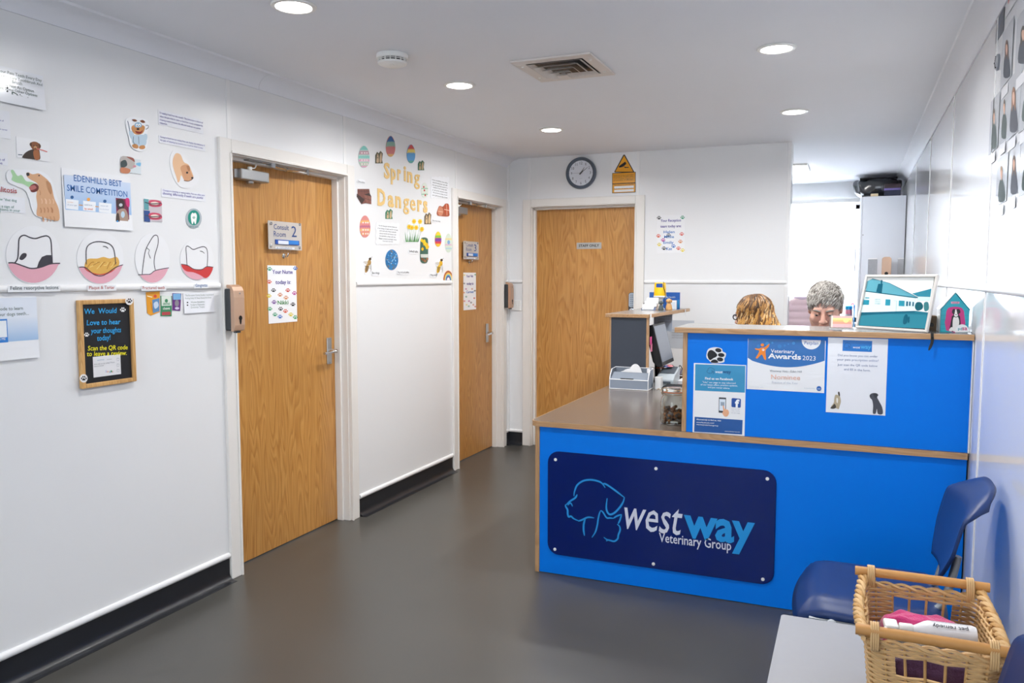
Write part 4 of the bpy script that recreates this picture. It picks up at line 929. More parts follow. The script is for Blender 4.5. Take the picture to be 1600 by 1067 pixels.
    a = Art(o, C, .0062); z1 = C(0, 640).z; z0 = C(0, 860).z
    a.rect(-198, 520, 242, 850, grad_mat('poster_blue2', '#e3eaf6', '#79aee0', z0, z1))
    a.text('Scan the QR code to learn', -190, 603, 140, I_grn).text('more about your dogs teeth...', -190, 640, 178, I_grn)
    a.rect(-90, 655, 45, 798, C_('#2f7fd0')).rect(-80, 665, 38, 765, C_('#eef2f8')).text('SCAN ME', -60, 790, 28, C_('#eef2f8')).done()
    # chalkboard
    o = thing('chalkboard', C(670, 1040), 'small wood-framed chalkboard with blue and yellow chalk writing', 'chalkboard')
    r = rect_pts(C, 482, 530, 857, 1047); y0, y1, z0, z1 = r[0].y, r[2].y, r[2].z, r[0].z; z0 += 0; fw_ = .017
    Mw = oak_mat('pine_frame', 'z', '#cf9e5e', '#b98547', '#dcb073', .45, 1.5)
    B(.001, .010, y0+.01, y1-.01, z0+.01, z1-.01).build('slate', mat('slate', '#191b20', .5), o)
    for a_ in ((y0, y0+fw_, z0, z1), (y1-fw_, y1, z0, z1)): B(.001, .019, a_[0], a_[1], a_[2], a_[3]).build('frame_stile', Mw, o, bevel=.003)
    for a_ in ((z1-fw_, z1), (z0, z0+fw_)): B(.001, .018, y0+fw_, y1-fw_, a_[0], a_[1]).build('frame_rail', Mw, o, bevel=.003)
    Ck = C.on(Plane((.0105, 0, 0), (1, 0, 0))); a = Art(o, Ck, .0003); ch = C_('#35a9e8', .8); cy_ = C_('#f0e62a', .8); cw = C_('#f1f2f2', .8)
    for t, u0, v0, u1, m in (('We  Would', 540, 618, 748, ch), ('Love to hear', 555, 690, 772, ch), ('your thoughts', 582, 742, 775, ch), ('today!', 622, 790, 708, ch), ('Scan the QR code', 562, 852, 818, cy_), ('to leave a review.', 556, 888, 812, cy_)):
        a.text(t, u0, v0, u1, m, shear=.08, cap=30 if m is cy_ else 34, bold=.012, v1=v0-8)
    for q in ((787, 592, 19), (555, 752, 17)): b_ = Art(o, Ck, .0004); b_.paw(*q, cw); b_.done('chalk_paw')
    a.rect(594, 893, 776, 1002, C_('#e4e4e8')).text('westway', 622, 918, 668, C_('#7fa6c6')).text('Veterinary', 684, 912, 718, C_('#8b8f96')).text('How did we do today? Please', 603, 945, 735, C_('#8b8f96')).text('leave a review', 603, 958, 665, C_('#8b8f96'))
    for k, (ch_, c) in enumerate(zip('Google', ('#4a7fd6', '#d9534a', '#e8bd4a', '#4a7fd6', '#4aa867', '#d9534a'))): a.text(ch_, 675+k*8.5, 992, 683+k*8.5, C_(c), cap=13)
    for v in (908, 945, 980): a.line([(750, v-8), (764, v-6), (762, v+8), (750, v+8), (750, v-8)], .0015, C_('#9aa0a8'), 1)
    a.done('review_card')
    for u, v, lab in ((828, 533, 0), (536, 1030, 1)):
        Cs = C.on(Plane((.0195, 0, 0), (1, 0, 0))); p = MB().prism([Cs(*q) for q in ellipse(u, v, 25, 27, 18)], (.0008, 0, 0)).build('paw_sticker', C_('#eceaea'), o)
        b_ = Art(p, Cs, .0009); b_.paw(u, v+2, 19, I_dk); b_.done('paw_print')
    # packs of dental chews
    for (q, c, c2, c3, lab) in (([(933, 478), (1022, 472), (1022, 605), (965, 628), (942, 612)], '#e9a02c', '#5f8fc0', '#c7d7ea', 'cut-out picture of an orange dental chew box'),
                                ([(1027, 500), (1100, 502), (1098, 632), (1028, 632)], '#3f8b62', '#dfe8df', '#b8424a', 'cut-out picture of a green dental chew pouch'),
                                ([(1104, 484), (1160, 486), (1153, 598), (1104, 594)], '#6a3183', '#7fb4e0', '#d9cfe8', 'cut-out picture of a purple cat treat pouch')):
        o = cutout(C, 'product_picture', lab, 'picture', q, C_(c, .3), smooth=False); a = Art(o, C); us = [p[0] for p in q]; vs = [p[1] for p in q]; u0, u1, v0, v1 = min(us), max(us), min(vs), max(vs); W = u1-u0; H = v1-v0
        if 'orange' in lab: a.poly([(u0+W*.45, v0+H*.35), (u1-3, v0+H*.28), (u1-3, v0+H*.82), (u0+W*.5, v0+H*.9)], C_(c2)).ell(u0+W*.66, v0+H*.2, 10, 10, C_('#d84a34')).line([(u0+8, v0+30), (u0+40, v0+38)], .004, C_('#f6e6c4')).blob([(u0+W*.55, v0+H*.5), (u0+W*.8, v0+H*.42), (u0+W*.9, v0+H*.6), (u0+W*.65, v0+H*.72)], C_(c3), 3).line([(u0+30, v0+70), (u0+42, v0+130)], .003, C_('#c9831c'))
        elif 'green' in lab: a.rect(u0+4, v0+2, u1-4, v0+H*.48, C_(c2)).rect(u0+8, v0+H*.8, u1-10, v0+H*.93, C_(c3)).ell((u0+u1)/2, v0+H*.25, 10, 12, C_('#3f8b62')).text('dental', u0+14, v0+H*.45, u1-14, C_('#3f8b62'), bold=.02).text('chews', u0+14, v0+H*.68, u1-14, C_('#e8efe6'), bold=.02)
        else: a.rect(u0+2, v0+4, u1-3, v0+H*.36, C_(c2)).blob([(u0+14, v0+H*.5), (u0+28, v0+H*.36), (u0+40, v0+H*.5), (u0+36, v0+H*.72), (u0+18, v0+H*.72)], C_('#8d8790'), 3).ell((u0+u1)/2, v0+H*.85, 14, 8, C_(c3))
        a.done('pack_print')
    o = sheet(C, 'text_card', 'white text card with bullet list beside the pouch pictures under the rail', 'card', 1172, 485, 1370, 604, M_lamn, curl=.004); a = Art(o, C, .0045)
    for t, v, u1 in (('The European Dental Studies recommend', 503, 1364), ('Feeding Daily Of These Dental And Diets', 522, 1350)): a.text(t, 1182, v, u1, C_('#7f9088'))
    for k, t in enumerate(('Whiskas Dentabites', 'Pedigree Dentastix', 'Greenies Treats')): a.text(t, 1217, 547+17*k, 1306, C_('#7f9088')).ell(1197, 544+17*k, 5, 5, I_dk, 8)
    a.done('bullets')
left_wall()
def egg(crop, u, v, rx, ry, lab, base, bands, group='paper easter eggs'):
    pts = []
    for i in range(28):
        t = 2*math.pi*i/28; k = 1-.16*(-math.sin(t)); pts.append((u+rx*math.cos(t)*(1+.10*math.sin(t)), v+ry*math.sin(t)))
    o = cutout(crop, 'easter_egg', lab, 'paper egg', pts, C_(base, .4), smooth=False, group=group); a = Art(o, crop)
    def hw(d): 
        s_ = max(-1, min(1, d)); return rx*math.sqrt(max(0, 1-s_*s_))*(1+.10*s_)*.985
    for d0, d1, c, zig in bands:
        n = 10; top = []; bot = []
        for i in range(n+1):
            f = -1+2*i/n; zz = (zig*(1 if i % 2 else -1)) if 0 < i < n else 0
            top.append((u+hw(d0)*f, v+(d0+zz)*ry)); bot.append((u+hw(d1)*f, v+(d1+zz)*ry))
        a.poly(top+bot[::-1], C_(c))
    return o, a
def spring():
    E = Crop(PL, 540, 190, 4.1056); g = 'paper easter eggs'
    gold = mat('gold_paper', '#ecc883', .35)
    # gold letters, one thing each
    LT = (('S', 245, 358, 282, 84), ('p', 289, 366, 320, 84), ('r', 331, 371, 353, 84), ('i', 372, 377, 386, 88), ('n', 394, 385, 427, 84), ('g', 438, 397, 474, 84),
          ('D', 204, 533, 254, 100), ('a', 270, 541, 308, 92), ('n', 318, 548, 354, 92), ('g', 368, 557, 406, 92), ('e', 413, 566, 447, 92), ('r', 459, 572, 488, 92), ('s', 496, 578, 523, 92))
    cnt = {}
    for i, (ch, u0, v, u1, cap) in enumerate(LT):
        wd = 'Spring' if i < 6 else 'Dangers'
        o = thing('paper_letter', E((u0+u1)/2, v, .001), 'gold paper letter %s in the word %s' % (ch, wd), 'letter', 'gold letters on the spring display')
        p0 = E(u0, v); p1 = E(u1, v); p1.z = p0.z
        text(o, ch, p0, p1, E.n, gold, cap=(E(u0, v-(96 if i < 6 else 103))-p0).length, bold=.012 if ch in 'ge' else .032, lift=.0022, ext=.0012, name='letter')
    eg = [(116, 226, 36, 71, 'pink and mint lacy paper egg, leftmost on the spring display', '#b9d8d2', [(-.98,-.62,'#7fc4bb',0),(-.55,-.2,'#c3a3ad',.0),(-.1,.12,'#8ccfc6',.03),(.2,.42,'#e0b4c8',.05),(.5,.78,'#b9cdb6',0),(.8,.96,'#dba7be',0)]),
          (287, 159, 30, 67, 'blue, green and red zigzag paper egg at the top of the display', '#d98a80', [(-.97,-.45,'#3a6cab',.06),(-.45,.0,'#8fb7a4',.08),(.0,.72,'#cf7a78',.08),(.74,.96,'#dfae6a',.0)]),
          (418, 207, 27, 60, 'red, yellow and blue zigzag paper egg at the top right of the display', '#5aa0d8', [(-.97,-.5,'#cf5454',.06),(-.5,-.12,'#e8cf6e',.08),(.72,.96,'#6ab0a0',.04)]),
          (505, 441, 22, 49, 'pale paper egg with red hearts beside the word Spring', '#dfe6dc', [(-.3,-.2,'#7fc09a',.04),(.45,.55,'#7fc09a',.04)]),
          (123, 673, 34, 71, 'pink and orange patterned paper egg at the lower left of the display', '#d98a86', [(-.55,-.35,'#e9b36a',.05),(-.1,.08,'#c0708a',.05),(.2,.4,'#ecb877',.06),(.55,.75,'#e0a05f',.06)]),
          (592, 754, 21, 49, 'brightly striped paper egg with a purple band', '#e8a23a', [(-.97,-.5,'#f1cf3c',0),(-.5,-.2,'#7fbf4a',.03),(-.15,.3,'#7a3f9e',.04),(.3,.6,'#d6434a',.04),(.6,.95,'#eec13c',0)]),
          (659, 779, 23, 61, 'pale mint speckled paper egg, rightmost on the display', '#cfdccb', [(-.5,-.35,'#e7d28c',.04),(.1,.25,'#d7b3c8',.04),(.5,.62,'#a8c8d6',.04)])]
    for u, v, rx, ry, lab, base, bands in eg:
        o, a = egg(E, u, v, rx, ry, lab, base, bands, g)
        if 'hearts' in lab:
            for d in (-.5, .0, .7): a.ell(u-2+8*d, v+d*ry*.9, 5, 7, C_('#cf4a4a'), 8)
        if 'lacy' in lab or 'pink and orange' in lab:
            for d in (-.35, .3, .65):
                for k in (-.4, .1, .5): a.ell(u+k*rx, v+d*ry, 5, 6, C_('#f2dfe4'), 8)
        if 'speckled' in lab: a.ell(u, v-5, 9, 14, C_('#7fa9d0'), 10)
        a.done('egg_pattern')
    # little animal silhouettes
    for u, v, w_, h_, c1, c2, lab in ((213, 228, 24, 40, '#5e5a48', '#c7ac8c', 'small cut-out of two brown rabbits beside the lacy egg'), (483, 280, 20, 32, '#3e6b52', '#b7a07c', 'small cut-out of a rabbit in grass at the top right'), (277, 592, 23, 32, '#3f8062', '#c9b08a', 'small cut-out of a rabbit in grass below the word Dangers'), (526, 620, 22, 38, '#6b5a44', '#d6b98c', 'small cut-out of brown rabbits below the last gold letters')):
        o = cutout(E, 'rabbit_cutout', lab, 'cut-out', [(u-w_, v+h_), (u-w_, v-h_*.3), (u-w_*.5, v-h_*.85), (u-w_*.1, v-h_*.6), (u+w_*.4, v-h_), (u+w_, v-h_*.6), (u+w_*.8, v+h_*.4), (u+w_, v+h_)], C_(c1), smooth=False)
        a = Art(o, E); a.blob([(u-w_*.7, v+h_*.8), (u-w_*.6, v), (u-w_*.4, v-h_*.55), (u-w_*.15, v-h_*.1), (u-w_*.1, v+h_*.8)], C_(c2), 3).blob([(u+w_*.15, v+h_*.8), (u+w_*.2, v-h_*.2), (u+w_*.55, v-h_*.7), (u+w_*.7, v-h_*.1), (u+w_*.6, v+h_*.8)], C_(c2), 3).ell(u-w_*.4, v+h_*.1, 3, 4, I_dk, 6).done('picture')
    # chocolate
    o = cutout(E, 'chocolate_picture', 'cut-out picture of broken chocolate bars', 'cut-out', [(75, 432), (150, 432), (154, 462), (163, 480), (163, 530), (130, 522), (100, 530), (70, 480), (76, 462)], C_('#7a4a41'), smooth=False)
    a = Art(o, E); a.poly([(70, 462), (120, 500), (102, 528), (70, 482)], C_('#3c2a28')).poly([(115, 470), (160, 482), (163, 530), (130, 520)], C_('#8d5a4f'))
    for k in range(4): a.line([(80+18*k, 434), (84+18*k, 460)], .0022, C_('#4c302c'), 1)
    a.line([(76, 447), (152, 447)], .0022, C_('#4c302c'), 1).line([(138, 477), (150, 526)], .0025, C_('#4c302c'), 1).line([(112, 490), (162, 505)], .0025, C_('#4c302c'), 1).poly([(150, 458), (163, 480), (140, 474), (115, 468)], C_('#3c2a28')).done('picture')
    # captions and paragraphs
    for u0, v0, u1, v1, t, lab in ((70, 368, 124, 398, 'Chocolate', 'small white caption reading Chocolate'), (550, 618, 610, 648, 'Hot cross buns', 'small white caption under the bun picture'), (400, 814, 466, 850, 'Daffodil bulbs', 'small white caption reading Daffodil bulbs'), (162, 952, 220, 990, 'Bee stings', 'small white caption reading Bee stings'), (326, 948, 410, 982, 'Slug and snail pellets', 'small white caption under the blue pellet picture'), (536, 968, 590, 1000, 'Wasp stings', 'small white caption beside the wasp')):
        o = cutout(E, 'caption_cloud', lab, 'caption', [(u0, (v0+v1)/2), (u0+8, v0+4), ((u0+u1)/2, v0), (u1-8, v0+5), (u1, (v0+v1)/2), (u1-6, v1-3), ((u0+u1)/2, v1), (u0+6, v1-4)])
        a = Art(o, E); a.text(t, u0+5, (v0+v1)/2+6, u1-5, I_dk); a.done()
    for u0, v0, u1, v1, lines, lab in ((542, 350, 664, 492, ('If you would like more advice', 'about keeping your pets safe', 'this spring please speak to a', 'member of our nursing team', 'or ask at the reception desk.', 'We are here to help you and', 'your pets at any time of year'), 'white cloud-shaped text panel at the right of the gold letters'),
                                 (190, 645, 345, 790, ('As the days get warmer there are', 'a few things to look out for to keep', 'your pets safe. Many seasonal', 'plants, foods and insects can', 'be harmful to dogs and cats.', 'Please contact us straight away', 'if you are worried'), 'white cloud-shaped text panel below the word Dangers')):
        n = 9; pts = []
        for k in range(n): pts.append((u0+(u1-u0)*(k+.5)/n, v0+(6 if k % 2 else 0)+(v1-v0)*.03*((k+.5)/n)))
        for k in range(6): pts.append((u1-(5 if k % 2 else 0), v0+(v1-v0)*(k+.8)/6.6))
        for k in range(n): pts.append((u1-(u1-u0)*(k+.5)/n, v1-(6 if k % 2 else 0)))
        for k in range(6): pts.append((u0+(5 if k % 2 else 0), v1-(v1-v0)*(k+.8)/6.6))
        o = cutout(E, 'text_cloud', lab, 'notice', pts); a = Art(o, E); H = (v1-v0)*.80
        for k, t in enumerate(lines):
            v = v0+(v1-v0)*.17+k*H/7; ins = 12+max(0, (u1-u0-24)*(1-len(t)/max(len(q) for q in lines))/2); a.text(t, u0+ins, v+(2 if u0 > 500 else 0), u1-ins, I_dk, cap=8)
        a.done()
    # hot cross buns
    o = cutout(E, 'bun_picture', 'cut-out picture of hot cross buns', 'cut-out', [(586, 575), (600, 542), (622, 545), (640, 526), (660, 532), (663, 575), (660, 607), (600, 605), (585, 595)], C_('#a5573f'), smooth=True)
    a = Art(o, E); a.ell(607, 575, 18, 30, C_('#c9866a'), 14).ell(646, 565, 17, 36, C_('#b5512f'), 16).line([(630, 563), (662, 570)], .004, C_('#f0dcc8'), 1).line([(645, 530), (648, 602)], .004, C_('#f0dcc8'), 1).line([(592, 575), (622, 580)], .003, C_('#e8cdb6'), 1).done('picture')
    # daffodils
    o = cutout(E, 'daffodil_cutout', 'tall cut-out of yellow daffodils with green leaves', 'cut-out', [(380, 772), (385, 735), (400, 700), (395, 665), (425, 625), (445, 640), (475, 625), (482, 660), (493, 690), (470, 715), (460, 772)], M_sheet)
    a = Art(o, E)
    for k in range(9): a.poly([(384+9*k, 772), (378+11*k+(k % 3)*4, 705+12*(k % 3)), (392+9*k, 772)], C_(['#3f8a3c', '#5aa14a', '#2f6f34'][k % 3]))
    for u, v in ((405, 675), (436, 640), (474, 641), (449, 680), (485, 690), (420, 680)):
        a.line([(u, v), (u+(430-u)*.3, 740), (430+(u-430)*.4, 770)], .002, C_('#5aa14a'))
        for t in range(6): a.ell(u+8*math.cos(t*1.047), v+9*math.sin(t*1.047), 6, 7, C_('#f2cf35'), 8)
        a.ell(u, v, 5, 6, C_('#e79a1e'), 10)
    a.done('flowers')
    o = cutout(E, 'daffodil_jar_picture', 'rounded cut-out photo of daffodils growing from bulbs', 'cut-out', [(480, 760), (490, 745), (515, 745), (527, 762), (528, 830), (525, 895), (505, 909), (482, 900), (476, 860), (478, 800)], C_('#3f6658'))
    a = Art(o, E)
    for k in range(10): a.ell(486+(k*17) % 40, 762+(k*23) % 60, 8, 11, C_(['#f2cb28', '#e8b31e'][k % 2]), 8)
    a.poly([(478, 850), (527, 850), (525, 872), (480, 872)], C_('#cfd3cc'))
    for k in range(6): a.ell(488+(k*11) % 36, 880+(k*7) % 20, 8, 8, C_(['#7a5236', '#9a6c48'][k % 2]), 8)
    a.done('picture')
    # blue pellets
    o = cutout(E, 'pellet_picture', 'oval cut-out photo of blue slug pellets', 'cut-out', ellipse(295, 886, 41, 66, 28), C_('#2f7cb8'), smooth=False); a = Art(o, E); rnd = random.Random(2)
    for k in range(55):
        t = rnd.random()*6.28; q = math.sqrt(rnd.random())*.88; a.ell(295+41*q*math.cos(t), 886+66*q*math.sin(t), 4, 4.5, C_(['#5aa3d8', '#1d5f98', '#8ec4ea', '#7d7263'][k % 4 if q*math.sin(t) < .5 else 3]), 6)
    a.done('pellets')
    # bee and wasp
    for u, v, s_, c1, lab in ((142, 925, 1.0, '#b08a4c', 'cut-out picture of a bee at the lower left of the display'), (602, 930, .95, '#e0b02c', 'cut-out picture of a wasp at the lower right of the display')):
        o = cutout(E, 'insect_cutout', lab, 'cut-out', [(u-30*s_, v-25*s_), (u-5, v-52*s_), (u+22*s_, v-58*s_), (u+26*s_, v-20*s_), (u+14*s_, v+25*s_), (u, v+52*s_), (u-22*s_, v+50*s_), (u-22*s_, v)], M_sheet)
        a = Art(o, E); a.blob([(u-30*s_, v-26*s_), (u-8, v-30*s_), (u+4, v-18*s_), (u-12, v-8*s_)], C_('#c9c4bc'), 3)
        a.ell(u+8*s_, v-22*s_, 12*s_, 18*s_, C_(c1), 12).ell(u-8*s_, v+15*s_, 11*s_, 30*s_, C_(c1), 14, .25).ell(u+12*s_, v-44*s_, 9*s_, 9*s_, C_('#4a3a24'), 10)
        for k in range(4): a.line([(u-20*s_+k*1.5, v+2*s_+k*9), (u+5*s_-k*2, v+6*s_+k*9)], .004, I_dk, 1)
        for k in range(4): a.line([(u+4, v-14+k*9), (u+20*s_, v-8+k*10), (u+16*s_, v+8+k*10)], .002, C_('#5a4a30'), 2)
        a.line([(u+14, v-50*s_), (u+26*s_, v-58*s_)], .002, I_dk, 1).done('picture')
    # rainbow
    pts = ellipse(657, 1017, 31, 62, 20, 0, 180, 360); o = cutout(E, 'rainbow_cutout', 'paper rainbow at the lower right corner of the display', 'cut-out', pts, C_('#d98a4a'), smooth=False); a = Art(o, E)
    for k, c in enumerate(('#8a4a3c', '#e0953f', '#f0d46a', '#7fc0c8', '#3f74b4', '#5f4a86', '#eef0f4')): a.poly(ellipse(657, 1017, 30-3.4*k, 58-6.6*k, 18, 0, 180, 360), C_(c))
    a.done('bands')
spring()
# ------------------------------------------------------------------ signs and posters on the doors
M_acr = mat('frosted_acrylic', '#d8d2cc', .18, alpha=.72); M_slid = mat('slider_blue', '#1c4fa8', .35)
I_nv = C_('#2c4a86'); I_vio = C_('#4a3a9a')
PAWC = ['#d9534a', '#2f9e76', '#3f3f46', '#e0915a', '#e8d23c', '#c0409a', '#2f6fc0', '#d98a5a', '#1f1f26', '#3aa56a', '#7a3f9e', '#e25a3c']
def room_sign(crop, q, num, lab):
    u0, v0, u1, v1 = q; W = u1-u0; H = v1-v0
    o = thing('room_sign', crop((u0+u1)/2, v1), lab, 'sign')
    MB().prism(rect_pts(crop, u0, v0, u1, v1, 0), crop.n*.004).build('plate', M_acr, o, bevel=.001)
    for fu, fv in ((.08, .10), (.92, .14), (.08, .84), (.92, .90)):
        p = crop(u0+W*fu, v0+H*fv); MB().lathe([(.006, -.0175), (.006, .004), (.0075, .0042), (.0075, .008), (.005, .009)], p, 14, crop.n).build('standoff', M_chrome, o, smooth=40)
    a = Art(o, crop, .0045)
    a.text('Consult', u0+W*.165, v0+H*.29, u0+W*.61, I_nv).text('Room', u0+W*.165, v0+H*.53, u0+W*.52, I_nv).text(num, u0+W*.69, v0+H*.545, u0+W*.84, I_nv, cap=H*.36)
    sl = MB().prism(rect_pts(crop, u0+W*.20, v0+H*.63, u0+W*.90, v0+H*.83, .0045), crop.n*.005).build('slider', M_slid, o, bevel=.001)
    s2 = Art(sl, crop, .010); s2.rect(u0+W*.27, v0+H*.665, u0+W*.58, v0+H*.80, C_('#d5dbe6')).rect(u0+W*.58, v0+H*.665, u0+W*.87, v0+H*.80, C_('#2f7fd0')).done('slider_window')
    a.rect(u0+W*.22, v0+H*.87, u0+W*.78, v0+H*.96, C_('#dfe2e8')); a.text('in consultation', u0+W*.25, v0+H*.945, u0+W*.70, C_('#8f97a6')).done('label_strip')
def paw_poster(crop, q, lab, lines, seed, name='team_poster'):
    u0, v0, u1, v1 = q; W = u1-u0; H = v1-v0; o = sheet(crop, name, lab, 'poster', u0, v0, u1, v1, mat('photo_paper')); a = Art(o, crop)
    rnd = random.Random(seed); spots_ = [(.07, .07), (.93, .06), (.06, .30), (.05, .55), (.08, .78), (.2, .45), (.42, .53), (.68, .45), (.9, .50), (.22, .66), (.62, .58), (.85, .70), (.25, .88), (.42, .92), (.60, .82), (.78, .88), (.93, .93), (.44, .78)]
    txt = [l for l in lines]
    for k, (fu, fv) in enumerate(spots_):
        if any(abs(fv-l[1]+.02) < .05 and l[2]-.08 < fu < l[3]+.08 for l in txt): continue
        b_ = Art(o, crop, .0027); b_.paw(u0+W*fu, v0+H*fv, W*.08, C_(PAWC[(k*5+seed) % len(PAWC)])); b_.done('paw_print')
    for t, fv, f0, f1, m in lines: a.text(t, u0+W*f0, v0+H*fv, u0+W*f1, m, bold=.014, cap=H*.07)
    a.done('paw_prints')
def doors_items():
    PS = Plane((-.063, 0, 0), (1, 0, 0)); D = Crop(PL, 330, 220, 3.335); Dd = D.on(PD1); Ds = D.on(PS); Fc = Crop(PL, 690, 280, 2.319); Fd = Fc.on(PD1); Fs = Fc.on(PS)
    room_sign(Ds, (293, 414, 470, 572), '2', 'clear acrylic sign reading Consult Room 2 on the nearest oak door')
    room_sign(Fs, (78, 223, 133, 292), '3', 'clear acrylic sign reading Consult Room 3 on the further oak door')
    paw_poster(Dd, (291, 648, 447, 941), 'paw print poster reading Your Nurse today is, on the nearest oak door', [('Your Nurse', .150, .16, .84, I_vio), ('today is:', .335, .27, .78, I_vio), ("Nikki", .70, .34, .70, C_('#3f8a4a'))], 1)
    paw_poster(Fd, (78, 338, 124, 471), 'paw print poster reading Your Vet today is, on the further oak door', [('Your Vet', .130, .22, .76, I_vio), ('today is:', .335, .25, .80, I_vio), ('Carmen', .565, .22, .80, C_('#2f6fc0'))], 4)
    for c, u, v, lab in ((Dd, 376, 600, 'small chrome coat hook on the nearest oak door, above its poster'), (Fd, 98, 300, 'small chrome coat hook on the further oak door, above its poster')):
        p = c(u, v); o = thing('coat_hook', p, lab, 'hook')
        MB().lathe([(.013, 0), (.013, .004), (.006, .006)], p, 16, (1, 0, 0)).build('base', M_chrome, o, smooth=40)
        MB().tube(smooth_path([p+Vector((.005, 0, 0)), p+Vector((.022, 0, -.004)), p+Vector((.030, 0, .006)), p+Vector((.030, 0, .014))], 4), .004, 8).build('prong', M_chrome, o, smooth=50)
    # soap dispensers on the door frames
    M_champ = mat('champagne_plastic', '#c9a78f', .28, metal=.35); M_dkg = mat('dispenser_grey', '#3d4145', .45)
    def dispenser(x, y, z0, lab, name='soap_dispenser', n=(1, 0, 0)):
        o = thing(name, (x, y, z0), lab, 'soap dispenser', 'champagne soap dispensers')
        H = .216; W = .066
        B(x, x+.034, y-W/2, y+W/2, z0+.004, z0+H-.018).build('back_body', M_dkg, o, bevel=.006)
        mb = MB(); prof = [(.012, H), (.030, H-.001), (.046, H-.010), (.055, H-.028), (.058, H-.06), (.058, .03), (.054, .004), (.034, 0), (.034, H-.02), (.012, H-.014)]
        mb.prism([(x+a, y-W/2-.001, z0+b_) for a, b_ in prof], (0, W+.002, 0)); mb.build('cover', M_champ, o, bevel=.007, seg=3)
        mb = MB(); mb.prism([(x+.0585, y+.004+.011*math.sin(R(t))*(.55 if math.cos(R(t)) < 0 else 1), z0+.058+.020*math.cos(R(t))*(1.25 if math.cos(R(t)) < 0 else .8)) for t in range(0, 360, 20)], (.0012, 0, 0)); mb.build('level_window', M_black, o)
        MB().ball((x+.058, y+.004, z0+H-.040), .004, 8).build('logo_stud', M_chrome, o)
        B(x+.030, x+.050, y-.012, y+.012, z0-.006, z0+.002).build('nozzle', M_dkg, o)
    dispenser(.0215, 2.895, 1.176, 'champagne soap dispenser on the frame left of the nearest oak door')
    dispenser(.0215, 6.102, 1.165, 'champagne soap dispenser on the frame right of the further oak door')
doors_items()
